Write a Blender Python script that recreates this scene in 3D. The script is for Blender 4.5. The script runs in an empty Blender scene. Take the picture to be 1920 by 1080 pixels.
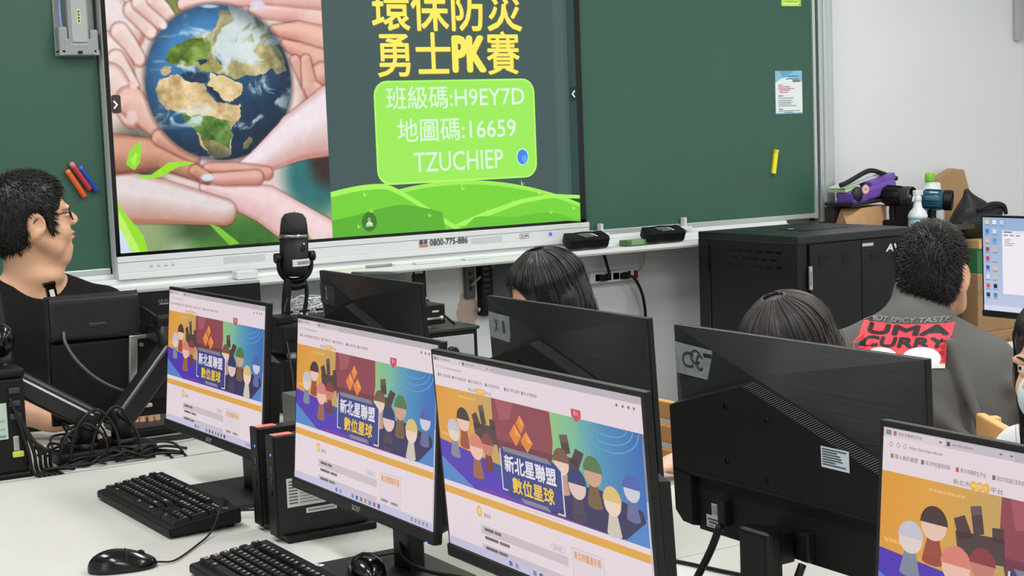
# Classroom with a chalkboard, an interactive display and two rows of computers.
# Metres; X runs along the front wall, Y towards it, Z up.
import bpy, bmesh, math, random
import numpy as np
from mathutils import Vector, Matrix, Euler
from mathutils.bvhtree import BVHTree

random.seed(7)
rng = np.random.default_rng(7)
SC = bpy.context.scene
COL = SC.collection

# ------------------------------------------------------------------ camera, light, exposure
cam_data = bpy.data.cameras.new('camera')
cam_data.sensor_width = 36.0
cam_data.lens = 2916.75 / 1920 * 36.0
cam_data.clip_start = 0.05
camera = bpy.data.objects.new('camera', cam_data)
COL.objects.link(camera)
PITCH, YAW, ROLL = math.radians(5.6935), math.radians(30.972), math.radians(-2.1751)
fwd0 = Vector((math.sin(YAW), math.cos(YAW), 0)); right0 = Vector((math.cos(YAW), -math.sin(YAW), 0)); up0 = Vector((0, 0, 1))
fwd = math.cos(PITCH) * fwd0 - math.sin(PITCH) * up0
up1 = math.cos(PITCH) * up0 + math.sin(PITCH) * fwd0
rgt = math.cos(ROLL) * right0 + math.sin(ROLL) * up1
upv = math.cos(ROLL) * up1 - math.sin(ROLL) * right0
camera.matrix_world = Matrix(((rgt.x, upv.x, -fwd.x, 0), (rgt.y, upv.y, -fwd.y, 0), (rgt.z, upv.z, -fwd.z, 1.5), (0, 0, 0, 1)))
SC.camera = camera

SC.view_settings.view_transform = 'Standard'
SC.view_settings.look = 'None'
SC.view_settings.exposure = 0.0
SC.view_settings.gamma = 1.0
SC.view_settings.use_curve_mapping = False

world = bpy.data.worlds.new('world'); SC.world = world
world.use_nodes = True
world.node_tree.nodes['Background'].inputs[0].default_value = (0.9, 0.95, 1, 1)
world.node_tree.nodes['Background'].inputs[1].default_value = 0.3

def area_light(name, loc, sx, sy, power, color=(1, 0.995, 0.985), rot=(0, 0, 0)):
    d = bpy.data.lights.new(name, 'AREA'); d.shape = 'RECTANGLE'; d.size = sx; d.size_y = sy; d.energy = power; d.color = color
    o = bpy.data.objects.new(name, d); o.location = loc; o.rotation_euler = rot; COL.objects.link(o); return o
# rows of ceiling tubes
for lx in (0.2, 2.4, 4.7):
    for ly in (-1.2, 1.2, 3.6):
        area_light('ceiling_tube_light', (lx, ly, 2.96), 0.30, 1.25, 34)
# fill lamp added at the left wall to brighten the room; source unseen
area_light('left_fill_light', (-1.42, 0.5, 1.7), 3.0, 1.3, 22, (0.92, 0.97, 1.0), (0, -math.pi / 2, 0))

# ------------------------------------------------------------------ helpers
def lin(c):
    c = c / 255.0
    return c / 12.92 if c <= 0.04045 else ((c + 0.055) / 1.055) ** 2.4
def rgb(r, g=None, b=None):
    if g is None: r, g, b = r
    return (lin(r), lin(g), lin(b), 1.0)

MATS = {}
def mat(name, color, rough=0.5, metal=0.0, spec=0.5, bump=None, noise=None, coat=0.0, emit=None, alpha=1.0, trans=0.0, brushed=None, aniso=0.0):
    """procedural principled material; bump=(scale,strength), noise=(scale,amount) mottles the colour"""
    if name in MATS: return MATS[name]
    m = bpy.data.materials.new(name); m.use_nodes = True
    nt = m.node_tree; b = nt.nodes['Principled BSDF']
    b.inputs['Base Color'].default_value = rgb(color); b.inputs['Roughness'].default_value = rough
    b.inputs['Metallic'].default_value = metal; b.inputs['Specular IOR Level'].default_value = spec
    b.inputs['Coat Weight'].default_value = coat; b.inputs['Alpha'].default_value = alpha
    b.inputs['Transmission Weight'].default_value = trans; b.inputs['Anisotropic'].default_value = aniso
    if emit: b.inputs['Emission Color'].default_value = rgb(emit[0]); b.inputs['Emission Strength'].default_value = emit[1]
    tc = nt.nodes.new('ShaderNodeTexCoord')
    if noise:
        n = nt.nodes.new('ShaderNodeTexNoise'); n.inputs['Scale'].default_value = noise[0]; n.inputs['Detail'].default_value = 5
        nt.links.new(tc.outputs['Object'], n.inputs['Vector'])
        mr = nt.nodes.new('ShaderNodeMapRange'); mr.inputs['From Min'].default_value = 0.3; mr.inputs['From Max'].default_value = 0.7
        mr.inputs['To Min'].default_value = 1 - noise[1]; mr.inputs['To Max'].default_value = 1 + noise[1]
        nt.links.new(n.outputs['Fac'], mr.inputs['Value'])
        mx = nt.nodes.new('ShaderNodeVectorMath'); mx.operation = 'SCALE'; mx.inputs[0].default_value = rgb(color)[:3]
        nt.links.new(mr.outputs['Result'], mx.inputs['Scale']); nt.links.new(mx.outputs['Vector'], b.inputs['Base Color'])
    if bump:
        n = nt.nodes.new('ShaderNodeTexNoise'); n.inputs['Scale'].default_value = bump[0]; n.inputs['Detail'].default_value = 4
        nt.links.new(tc.outputs['Object'], n.inputs['Vector'])
        bp = nt.nodes.new('ShaderNodeBump'); bp.inputs['Strength'].default_value = bump[1]; bp.inputs['Distance'].default_value = 0.01
        nt.links.new(n.outputs['Fac'], bp.inputs['Height']); nt.links.new(bp.outputs['Normal'], b.inputs['Normal'])
    if brushed:
        mp = nt.nodes.new('ShaderNodeMapping'); mp.inputs['Scale'].default_value = brushed[0]
        nt.links.new(tc.outputs['Object'], mp.inputs['Vector'])
        n = nt.nodes.new('ShaderNodeTexNoise'); n.inputs['Scale'].default_value = 6; n.inputs['Detail'].default_value = 6
        nt.links.new(mp.outputs['Vector'], n.inputs['Vector'])
        mr = nt.nodes.new('ShaderNodeMapRange'); mr.inputs['To Min'].default_value = rough - brushed[1]; mr.inputs['To Max'].default_value = rough + brushed[1]
        nt.links.new(n.outputs['Fac'], mr.inputs['Value']); nt.links.new(mr.outputs['Result'], b.inputs['Roughness'])
        bp = nt.nodes.new('ShaderNodeBump'); bp.inputs['Strength'].default_value = 0.12; bp.inputs['Distance'].default_value = 0.003
        nt.links.new(n.outputs['Fac'], bp.inputs['Height']); nt.links.new(bp.outputs['Normal'], b.inputs['Normal'])
    if aniso:                                   # grain runs along X, the gloss spreads along Z
        vt = nt.nodes.new('ShaderNodeVectorTransform'); vt.vector_type = 'VECTOR'; vt.convert_from = 'OBJECT'; vt.convert_to = 'WORLD'; vt.inputs[0].default_value = (0, 0, 1)
        nt.links.new(vt.outputs[0], b.inputs['Tangent'])
    MATS[name] = m; return m

def attr_mat(name, emission, rough=0.35, spec=0.3, island=0.0):
    """colours come from the mesh attribute 'Col' (print on paper, or the pixels of a lit screen)"""
    if name in MATS: return MATS[name]
    m = bpy.data.materials.new(name); m.use_nodes = True; nt = m.node_tree; b = nt.nodes['Principled BSDF']
    a = nt.nodes.new('ShaderNodeAttribute'); a.attribute_name = 'Col'
    b.inputs['Roughness'].default_value = rough; b.inputs['Specular IOR Level'].default_value = spec
    if emission:
        b.inputs['Base Color'].default_value = (0.004, 0.004, 0.005, 1)
        nt.links.new(a.outputs['Color'], b.inputs['Emission Color']); b.inputs['Emission Strength'].default_value = emission
    else:
        nt.links.new(a.outputs['Color'], b.inputs['Base Color'])
    MATS[name] = m; return m

def hair_mat(name, c1, c2, rough=0.38):
    if name in MATS: return MATS[name]
    m = bpy.data.materials.new(name); m.use_nodes = True; nt = m.node_tree; b = nt.nodes['Principled BSDF']
    g = nt.nodes.new('ShaderNodeNewGeometry'); r = nt.nodes.new('ShaderNodeValToRGB')
    r.color_ramp.elements[0].color = rgb(c1); r.color_ramp.elements[1].color = rgb(c2)
    nt.links.new(g.outputs['Random Per Island'], r.inputs['Fac']); nt.links.new(r.outputs['Color'], b.inputs['Base Color'])
    b.inputs['Roughness'].default_value = rough; b.inputs['Specular IOR Level'].default_value = 0.5
    MATS[name] = m; return m

class MB:
    """collects shapes into one mesh"""
    def __init__(s): s.bm = bmesh.new(); s.M = Matrix.Identity(4); s.mi = 0; s.smooth = False
    def _add(s, tmp, M=None, smooth=None):
        me = bpy.data.meshes.new('tmp'); 
        for f in tmp.faces:
            f.material_index = s.mi; f.smooth = s.smooth if smooth is None else smooth
        tmp.transform(s.M @ (M or Matrix.Identity(4))); tmp.to_mesh(me); tmp.free(); s.bm.from_mesh(me); bpy.data.meshes.remove(me); return s
    def box(s, lo, hi, bev=0.0, seg=2, M=None):
        t = bmesh.new(); bmesh.ops.create_cube(t, size=1)
        lo = Vector(lo); hi = Vector(hi); c = (lo + hi) / 2; d = hi - lo
        for v in t.verts: v.co = Vector((v.co.x * d.x + c.x, v.co.y * d.y + c.y, v.co.z * d.z + c.z))
        if bev > 0: bmesh.ops.bevel(t, geom=list(t.edges), offset=min(bev, 0.49 * min(abs(x) for x in d)), segments=seg, profile=0.6, affect='EDGES')
        return s._add(t, M)
    def cyl(s, a, b, r, r2=None, n=20, cap=True):
        a = Vector(a); b = Vector(b); d = b - a; t = bmesh.new()
        bmesh.ops.create_cone(t, cap_ends=cap, segments=n, radius1=r, radius2=r if r2 is None else r2, depth=d.length)
        M = Matrix.Translation((a + b) / 2) @ d.to_track_quat('Z', 'Y').to_matrix().to_4x4()
        for f in t.faces: f.smooth = len(f.verts) == 4
        for f in t.faces: f.material_index = s.mi
        me = bpy.data.meshes.new('tmp'); t.transform(s.M @ M); t.to_mesh(me); t.free(); s.bm.from_mesh(me); bpy.data.meshes.remove(me); return s
    def sphere(s, c, r, n=20, M=None):
        t = bmesh.new(); bmesh.ops.create_uvsphere(t, u_segments=n, v_segments=max(8, n // 2), radius=1)
        r = (r, r, r) if not hasattr(r, '__len__') else r
        for v in t.verts: v.co = Vector((v.co.x * r[0] + c[0], v.co.y * r[1] + c[1], v.co.z * r[2] + c[2]))
        return s._add(t, M, True)
    def prism(s, pts, z0, z1, bev=0.0, M=None, top=None):
        """polygon in XY extruded z0..z1; top: optional other outline for the z1 end"""
        t = bmesh.new(); lo = [t.verts.new((p[0], p[1], z0)) for p in pts]; hi = [t.verts.new((p[0], p[1], z1)) for p in (top or pts)]
        n = len(pts); t.faces.new(lo[::-1]); t.faces.new(hi)
        for i in range(n): t.faces.new((lo[i], lo[(i + 1) % n], hi[(i + 1) % n], hi[i]))
        bmesh.ops.recalc_face_normals(t, faces=list(t.faces))
        if bev > 0: bmesh.ops.bevel(t, geom=list(t.edges), offset=bev, segments=2, profile=0.6, affect='EDGES')
        return s._add(t, M)
    def lathe(s, prof, n=24, M=None, smooth=True):
        t = bmesh.new(); rings = []
        for r, z in prof: rings.append([t.verts.new((r * math.cos(2 * math.pi * i / n), r * math.sin(2 * math.pi * i / n), z)) for i in range(n)])
        for a, b in zip(rings, rings[1:]):
            for i in range(n): t.faces.new((a[i], a[(i + 1) % n], b[(i + 1) % n], b[i]))
        t.faces.new(rings[0][::-1]); t.faces.new(rings[-1])
        return s._add(t, M, smooth)
    def tube(s, pts, r, n=8, sub=6, taper=None):
        P = spline(pts, sub) if sub > 1 else [Vector(p) for p in pts]
        t = bmesh.new(); rings = []; up = Vector((0, 0, 1)); m = len(P); nrm = None
        for i, p in enumerate(P):
            d = (P[min(i + 1, m - 1)] - P[max(i - 1, 0)]).normalized()
            if nrm is None: nrm = d.orthogonal().normalized()
            else: nrm = (nrm - d * nrm.dot(d)); nrm = nrm.normalized() if nrm.length > 1e-6 else d.orthogonal().normalized()
            bi = d.cross(nrm); rr = r if taper is None else r * taper(i / (m - 1))
            rings.append([t.verts.new(p + (nrm * math.cos(2 * math.pi * k / n) + bi * math.sin(2 * math.pi * k / n)) * rr) for k in range(n)])
        for a, b in zip(rings, rings[1:]):
            for k in range(n): t.faces.new((a[k], a[(k + 1) % n], b[(k + 1) % n], b[k]))
        t.faces.new(rings[0][::-1]); t.faces.new(rings[-1])
        return s._add(t, None, True)
    def quad(s, pts): 
        t = bmesh.new(); t.faces.new([t.verts.new(p) for p in pts]); return s._add(t)
    def raw(s, verts, faces, smooth=True):
        t = bmesh.new(); V = [t.verts.new(v) for v in verts]
        for f in faces: 
            try: t.faces.new([V[i] for i in f])
            except ValueError: pass
        return s._add(t, None, smooth)
    def build(s, name, mats, parent=None, loc=None):
        me = bpy.data.meshes.new(name); s.bm.to_mesh(me); s.bm.free()
        for m in (mats if isinstance(mats, (list, tuple)) else [mats]): me.materials.append(m)
        o = bpy.data.objects.new(name, me); COL.objects.link(o)
        if parent: o.parent = parent
        if loc is not None: o.location = loc
        return o

def spline(pts, sub):
    P = [Vector(p) for p in pts]; out = []
    for i in range(len(P) - 1):
        p0 = P[max(i - 1, 0)]; p1 = P[i]; p2 = P[i + 1]; p3 = P[min(i + 2, len(P) - 1)]
        for k in range(sub):
            t = k / sub
            out.append(0.5 * ((2 * p1) + (p2 - p0) * t + (2 * p0 - 5 * p1 + 4 * p2 - p3) * t * t + (3 * p1 - p0 - 3 * p2 + p3) * t ** 3))
    out.append(P[-1]); return out

def thing(name, label, cat, loc=(0, 0, 0), rotz=0.0, group=None):
    o = bpy.data.objects.new(name, None); COL.objects.link(o); o.empty_display_size = 0.1
    o.location = loc; o.rotation_euler = (0, 0, rotz); return tag(o, label, cat, group)
def tag(o, label, cat, group=None):
    o['label'] = label; o['category'] = cat
    if group: o['group'] = group
    return o
def struct(o): o['kind'] = 'structure'; return o
def dup(root, label, loc, rotz=0.0):
    r = root.copy(); COL.objects.link(r); r.location = loc; r.rotation_euler = (0, 0, rotz); r['label'] = label
    for ch in list(root.children):
        c = ch.copy(); COL.objects.link(c); c.parent = r
        for g in list(ch.children):
            d = g.copy(); COL.objects.link(d); d.parent = c
    return r

# ---------- flat artwork: coloured polygons and lettering in one plane (x right, y up)
_tc = {}
def text_polys(s, bold=0.0):
    if (s, bold) in _tc: return _tc[(s, bold)]
    c = bpy.data.curves.new('t', 'FONT'); c.body = s; c.resolution_u = 3; c.offset = bold
    o = bpy.data.objects.new('t', c); COL.objects.link(o); m = o.to_mesh()
    V = [(v.co.x, v.co.y) for v in m.vertices]; P = [[V[i] for i in p.vertices] for p in m.polygons]
    o.to_mesh_clear(); bpy.data.objects.remove(o); bpy.data.curves.remove(c)
    _tc[(s, bold)] = P; return P
class Art:
    def __init__(s): s.P = []
    def poly(s, pts, col, z=0): s.P.append((pts, col, z)); return s
    def rect(s, x0, y0, x1, y1, col, z=0, r=0.0):
        if r <= 0: return s.poly([(x0, y0), (x1, y0), (x1, y1), (x0, y1)], col, z)
        p = []
        for cx, cy, a0 in ((x1 - r, y0 + r, -90), (x1 - r, y1 - r, 0), (x0 + r, y1 - r, 90), (x0 + r, y0 + r, 180)):
            for k in range(7): a = math.radians(a0 + 15 * k); p.append((cx + r * math.cos(a), cy + r * math.sin(a)))
        return s.poly(p, col, z)
    def ell(s, cx, cy, rx, ry, col, z=0, n=28, a0=0, a1=360, rot=0):
        p = []; cr, sr = math.cos(math.radians(rot)), math.sin(math.radians(rot))
        for k in range(n if a1 - a0 == 360 else n + 1):
            a = math.radians(a0 + (a1 - a0) * k / n); x, y = rx * math.cos(a), ry * math.sin(a); p.append((cx + x * cr - y * sr, cy + x * sr + y * cr))
        return s.poly(p, col, z)
    def text(s, t, x0, y0, x1, y1, col, z=0, bold=0.0, shear=0.0):
        """lettering fitted to the box x0..x1, y0..y1"""
        P = text_polys(t); xs = [v[0] for p in P for v in p]; ys = [v[1] for p in P for v in p]
        ax, bx, ay, by = min(xs), max(xs), min(ys), max(ys)
        e = bold * (y1 - y0); ds = [(0, 0)] if bold <= 0 else [(e * math.cos(k * math.pi / 4), e * math.sin(k * math.pi / 4)) for k in range(8)]
        x0, x1, y0, y1 = x0 + e, x1 - e, y0 + e, y1 - e
        for n_, (dx, dy) in enumerate(ds):
            for p in P: s.poly([(dx + x0 + (v[0] - ax) / (bx - ax) * (x1 - x0) + shear * (v[1] - ay) / (by - ay), dy + y0 + (v[1] - ay) / (by - ay) * (y1 - y0)) for v in p], col, z + 0.055 * n_)
        return s
    def mesh(s, name, step=0.0003, sx=1.0, sy=1.0):
        V = []; F = []; C = []
        for pts, col, z in s.P:
            i = len(V); V += [(p[0] * sx, p[1] * sy, z * step) for p in pts]; F.append(list(range(i, i + len(pts)))); C += [rgb(col)] * len(pts)
        me = bpy.data.meshes.new(name); me.from_pydata(V, [], F); a = me.color_attributes.new('Col', 'FLOAT_COLOR', 'CORNER')
        L = np.zeros(len(me.loops), dtype=np.int32); me.loops.foreach_get('vertex_index', L)
        a.data.foreach_set('color', np.array(C, dtype=np.float32)[L].ravel())
        # face the +Z side
        flip = [p.index for p in me.polygons if p.normal.z < 0]
        if flip:
            bm = bmesh.new(); bm.from_mesh(me); bm.faces.ensure_lookup_table(); bmesh.ops.reverse_faces(bm, faces=[bm.faces[i] for i in flip]); bm.to_mesh(me); bm.free()
        return me
    def build(s, name, m, parent=None, M=None, step=0.0003, sx=1.0, sy=1.0):
        me = s.mesh(name, step, sx, sy)
        if M is not None: me.transform(M)
        me.materials.append(m); o = bpy.data.objects.new(name, me); COL.objects.link(o)
        if parent: o.parent = parent
        return o
def frame(o, x, y):
    """matrix of a plane with origin o, right x, up y"""
    x = Vector(x).normalized(); y = Vector(y).normalized(); z = x.cross(y)
    return Matrix(((x.x, y.x, z.x, o[0]), (x.y, y.y, z.y, o[1]), (x.z, y.z, z.z, o[2]), (0, 0, 0, 1)))
WALL = lambda x, y, z: frame((x, y, z), (1, 0, 0), (0, 0, 1))     # art on a face that looks towards -Y

# ---------- smooth bodies: blended round shapes meshed as one surface
class Body:
    def __init__(s): s.L = []
    def ell(s, c, r, k=0.02, R=None, sub=False): s.L.append(('e', np.array(c, float), np.array(r if hasattr(r, '__len__') else (r, r, r), float), k, R, sub)); return s
    def cap(s, a, b, ra, rb=None, k=0.02): s.L.append(('c', np.array(a, float), np.array(b, float), ra, ra if rb is None else rb, k)); return s
    def plane(s, n, d): s.L.append(('p', np.array(n, float), d)); return s      # keeps the side n.x < d
    def local(s, M):
        """returns a builder whose coordinates go through M"""
        return _LB(s, M)
    def surface(s, res):
        lo = np.full(3, 1e9); hi = -lo
        for q in s.L:
            if q[0] == 'e' and not q[5]: m = q[2].max(); lo = np.minimum(lo, q[1] - m); hi = np.maximum(hi, q[1] + m)
            if q[0] == 'c':
                m = max(q[3], q[4]); lo = np.minimum(lo, np.minimum(q[1], q[2]) - m); hi = np.maximum(hi, np.maximum(q[1], q[2]) + m)
        lo -= 0.03; hi += 0.03; n = np.ceil((hi - lo) / res).astype(int) + 1
        ax = [lo[i] + res * np.arange(n[i]) for i in range(3)]; D = np.full(n, 0.2, dtype=np.float32)
        for q in s.L:
            if q[0] == 'p':
                X = ax[0][:, None, None] * q[1][0] + ax[1][None, :, None] * q[1][1] + ax[2][None, None, :] * q[1][2] - q[2]; D = np.maximum(D, X.astype(np.float32)); continue
            if q[0] == 'e': k = q[3]; m = q[2].max() + k + 2 * res; a = q[1] - m; b = q[1] + m
            else: k = q[5]; m = max(q[3], q[4]) + k + 2 * res; a = np.minimum(q[1], q[2]) - m; b = np.maximum(q[1], q[2]) + m
            i0 = np.clip(np.floor((a - lo) / res).astype(int), 0, n); i1 = np.clip(np.ceil((b - lo) / res).astype(int) + 1, 0, n)
            if (i1 <= i0).any(): continue
            sl = tuple(slice(i0[i], i1[i]) for i in range(3)); X = ax[0][sl[0]][:, None, None]; Y = ax[1][sl[1]][None, :, None]; Z = ax[2][sl[2]][None, None, :]
            if q[0] == 'e':
                x, y, z = X - q[1][0], Y - q[1][1], Z - q[1][2]
                if q[4] is not None: R = q[4]; x, y, z = (R[0][0] * x + R[1][0] * y + R[2][0] * z, R[0][1] * x + R[1][1] * y + R[2][1] * z, R[0][2] * x + R[1][2] * y + R[2][2] * z)
                r = q[2]; k0 = np.sqrt((x / r[0]) ** 2 + (y / r[1]) ** 2 + (z / r[2]) ** 2) + 1e-9; k1 = np.sqrt((x / r[0] ** 2) ** 2 + (y / r[1] ** 2) ** 2 + (z / r[2] ** 2) ** 2) + 1e-9
                d = k0 * (k0 - 1) / k1
            else:
                p = q[1]; v = q[2] - p; L2 = max(v @ v, 1e-12); t = np.clip(((X - p[0]) * v[0] + (Y - p[1]) * v[1] + (Z - p[2]) * v[2]) / L2, 0, 1)
                d = np.sqrt((X - p[0] - t * v[0]) ** 2 + (Y - p[1] - t * v[1]) ** 2 + (Z - p[2] - t * v[2]) ** 2) - (q[3] + (q[4] - q[3]) * t)
            B = D[sl]
            if q[0] == 'e' and q[5]: h = np.clip(0.5 - 0.5 * (B + d) / k, 0, 1); D[sl] = B + (-d - B) * h + k * h * (1 - h)
            else: h = np.clip(0.5 + 0.5 * (B - d) / k, 0, 1); D[sl] = B + (d - B) * h - k * h * (1 - h)
        return nets(D, lo, res)
    def mb(s, res, w=None):
        V, F = s.surface(res); return V, F
class _LB:
    def __init__(s, b, M): s.b = b; s.M = M; s.R = M.to_3x3().normalized(); s.S = M.to_scale()[0]
    def pt(s, p): return tuple(s.M @ Vector(p))
    def ell(s, c, r, k=0.02, rot=None, sub=False):
        R = s.R @ (Euler(rot).to_matrix() if rot else Matrix.Identity(3)); r = r if hasattr(r, '__len__') else (r, r, r)
        s.b.ell(s.pt(c), [x * s.S for x in r], k * s.S, [list(q) for q in R], sub); return s
    def cap(s, a, b, ra, rb=None, k=0.02): s.b.cap(s.pt(a), s.pt(b), ra * s.S, (ra if rb is None else rb) * s.S, k * s.S); return s
    def plane(s, n, d):
        nw = s.R @ Vector(n); o = s.pt((0, 0, 0)); s.b.plane(tuple(nw), nw.dot(Vector(o)) + d * s.S); return s

def nets(D, lo, res):
    S = D < 0; n = D.shape
    cc = [(i, j, k) for i in (0, 1) for j in (0, 1) for k in (0, 1)]
    sub = lambda A, c: A[c[0]:n[0] - 1 + c[0], c[1]:n[1] - 1 + c[1], c[2]:n[2] - 1 + c[2]]
    cnt = sum(sub(S, c).astype(np.int8) for c in cc); act = (cnt > 0) & (cnt < 8)
    idx = np.argwhere(act); vid = np.full(act.shape, -1, dtype=np.int64); vid[act] = np.arange(len(idx))
    acc = np.zeros((len(idx), 3)); w = np.zeros(len(idx))
    val = {c: sub(D, c)[act] for c in cc}
    for a in cc:
        for ax in range(3):
            if a[ax] == 0:
                b = list(a); b[ax] = 1; b = tuple(b); va, vb = val[a], val[b]; m = (va < 0) != (vb < 0)
                t = np.where(m, va / np.where(m, va - vb, 1), 0); p = np.zeros((len(idx), 3)); p[:] = a; p[:, ax] += t
                acc[m] += p[m]; w[m] += 1
    V = lo + res * (idx + acc / w[:, None]); F = []
    for ax in range(3):
        u, v = (ax + 1) % 3, (ax + 2) % 3
        s0 = [slice(None)] * 3; s1 = [slice(None)] * 3; s0[ax] = slice(0, n[ax] - 1); s1[ax] = slice(1, n[ax])
        A, B = S[tuple(s0)], S[tuple(s1)]; e = np.argwhere(A != B); e = e[(e[:, u] > 0) & (e[:, v] > 0) & (e[:, u] < n[u] - 1) & (e[:, v] < n[v] - 1)]
        if not len(e): continue
        o = np.zeros((len(e), 4), dtype=np.int64)
        for q, (du, dv) in enumerate(((1, 1), (0, 1), (0, 0), (1, 0))):
            c = e.copy(); c[:, u] -= du; c[:, v] -= dv; o[:, q] = vid[c[:, 0], c[:, 1], c[:, 2]]
        ins = A[e[:, 0], e[:, 1], e[:, 2]]; o[~ins] = o[~ins][:, ::-1]; F.append(o)
    return V, np.concatenate(F)
def mesh_np(name, V, F, mats, parent=None, smooth=True):
    me = bpy.data.meshes.new(name); me.vertices.add(len(V)); me.vertices.foreach_set('co', np.asarray(V, dtype=np.float32).ravel())
    me.loops.add(F.size); me.loops.foreach_set('vertex_index', F.astype(np.int32).ravel()); me.polygons.add(len(F))
    me.polygons.foreach_set('loop_start', np.arange(0, F.size, F.shape[1], dtype=np.int32)); me.update(calc_edges=True); me.validate()
    if smooth: me.polygons.foreach_set('use_smooth', np.ones(len(me.polygons), dtype=bool))
    for m in (mats if isinstance(mats, (list, tuple)) else [mats]): me.materials.append(m)
    o = bpy.data.objects.new(name, me); COL.objects.link(o)
    if parent: o.parent = parent
    return o
def normals_of(V, F):
    n = np.cross(V[F[:, 1]] - V[F[:, 0]], V[F[:, 2]] - V[F[:, 0]]); N = np.zeros_like(V)
    for k in range(F.shape[1]): np.add.at(N, F[:, k], n)
    return N / (np.linalg.norm(N, axis=1)[:, None] + 1e-12)

# ------------------------------------------------------------------ materials
WHITE_WALL = mat('white_paint', (226, 229, 230), 0.6, bump=(60, 0.05), noise=(1.2, 0.03))
FLOOR = mat('terrazzo', (150, 146, 138), 0.35, noise=(60, 0.12))
CEIL = mat('ceiling_paint', (235, 235, 232), 0.8)
GREEN = mat('green_enamel', (56, 92, 77), 0.32, spec=0.35, noise=(0.9, 0.07))
ALU = mat('aluminium', (196, 203, 203), 0.38, metal=0.55, brushed=((1, 1, 30), 0.06))
ALU_DARK = mat('dark_aluminium', (118, 122, 120), 0.45, metal=0.5)
GAP = mat('dark_gap', (34, 50, 50), 0.6)
PLASTIC_WHITE = mat('white_plastic', (212, 216, 216), 0.4, bump=(90, 0.02))
LEDGE = mat('white_ledge', (210, 214, 213), 0.45, noise=(3, 0.03))
BLACK = mat('black_plastic', (11, 11, 12), 0.44, spec=0.3)
BLACK_SOFT = mat('matte_black_plastic', (11, 11, 12), 0.58, spec=0.28, bump=(400, 0.05))
BLACK_GLOSS = mat('glossy_black_plastic', (6, 6, 7), 0.16, spec=0.4)
BRUSHED = mat('brushed_black_back', (84, 84, 87), 0.32, metal=0.9, spec=0.5, brushed=((0.6, 2, 120), 0.10), aniso=0.92)
RUBBER = mat('cable_rubber', (10, 10, 11), 0.5, spec=0.35)
DESK = mat('white_laminate', (194, 193, 187), 0.42, noise=(5, 0.025))
STEEL = mat('bare_steel', (190, 190, 186), 0.32, metal=0.9)
PAPER = attr_mat('printed_paper', 0, 0.55, 0.3)
PRINT = attr_mat('printed_ink', 0, 0.5, 0.3)
SCREEN = attr_mat('display_pixels', 1.0, 0.30, 0.25)
WOOD = mat('varnished_wood', (222, 168, 104), 0.42, noise=(14, 0.10))
CARDBOARD = mat('cardboard', (176, 140, 100), 0.75, noise=(9, 0.06))

# ------------------------------------------------------------------ the room
WY, WXR = 5.40, 6.27
struct(MB().box((-1.6, -3.2, -0.1), (WXR + 0.1, WY + 0.1, 0.0)).build('floor', FLOOR))
struct(MB().box((-1.6, -3.2, 3.0), (WXR + 0.1, WY + 0.1, 3.1)).build('ceiling', CEIL))
struct(MB().box((-1.6, WY, 0), (WXR + 0.1, WY + 0.1, 3.0)).build('wall_front', WHITE_WALL))
struct(MB().box((WXR, -3.2, 0), (WXR + 0.1, WY, 3.0)).build('wall_right', WHITE_WALL))
struct(MB().box((-1.6, -3.2, 0), (-1.5, WY, 3.0)).build('wall_left', WHITE_WALL))
struct(MB().box((-1.5, -3.2, 0), (WXR, -3.1, 3.0)).build('wall_back', WHITE_WALL))
struct(MB().box((-1.5, WY - 0.012, 0), (WXR, WY, 0.10), 0.004).build('baseboard_front', mat('grey_skirting', (120, 120, 118), 0.6)))
# narrow cable trunking in the corner at the far right
struct(MB().box((6.20, WY - 0.03, 1.86), (6.245, WY, 2.99), 0.01).build('trim_1', mat('grey_trunking', (176, 178, 180), 0.5)))

# a patch where the paint has come off the wall, below the display
pt = []
for k in range(26):
    a = 2 * math.pi * k / 26; pt.append((0.052 * math.cos(a) * (1 + 0.25 * rng.uniform(-1, 1)), 0.066 * math.sin(a) * (1 + 0.22 * rng.uniform(-1, 1))))
pt2 = [(-0.05, -0.02), (-0.02, -0.03), (-0.025, -0.10), (-0.035, -0.135), (-0.045, -0.10)]
patch = Art().poly(pt, (196, 172, 158)).poly(pt2, (192, 170, 158), 0.3).build('paint_patch', mat('bare_plaster', (196, 172, 158), 0.8, noise=(40, 0.10)), M=WALL(3.03, WY - 0.0015, 0.80))
tag(patch, 'bare pinkish plaster patch where paint peeled off the wall under the display', 'paint patch')

# ------------------------------------------------------------------ green chalkboard with its frame and tray
BX0, BX1, BZ0, BZ1 = -1.2, 4.80, 1.088, 2.40
bd = thing('chalkboard', 'long green wall chalkboard with aluminium frame and white tray', 'chalkboard', (1.8, 5.36, 1.0))
L = Vector((1.8, 5.36, 1.0))
def rel(o, base=None): o.data.transform(Matrix.Translation(-(base or L))); return o
def q(mb, name, m, parent, base): o = mb.build(name, m, parent); o.data.transform(Matrix.Translation(-Vector(base))); return o
q(MB().box((BX0, 5.31, BZ0), (1.571, 5.335, BZ1), 0.001), 'writing_panel', GREEN, bd, L)
q(MB().box((3.52, 5.31, BZ0), (4.794, 5.335, BZ1), 0.001), 'writing_panel', GREEN, bd, L)
q(MB().box((1.571, 5.318, BZ0), (3.52, 5.336, BZ1)), 'back_panel', GREEN, bd, L)
q(MB().box((4.794, 5.300, BZ0 - 0.025), (4.811, 5.34, BZ1), 0.003), 'edge_trim', ALU, bd, L)
q(MB().box((3.535, 5.304, BZ0 - 0.022), (4.794, 5.34, BZ0), 0.003), 'edge_trim', ALU, bd, L)
q(MB().box((BX0, 5.304, BZ0 - 0.022), (1.572, 5.34, BZ0), 0.003), 'edge_trim', ALU, bd, L)
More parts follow.
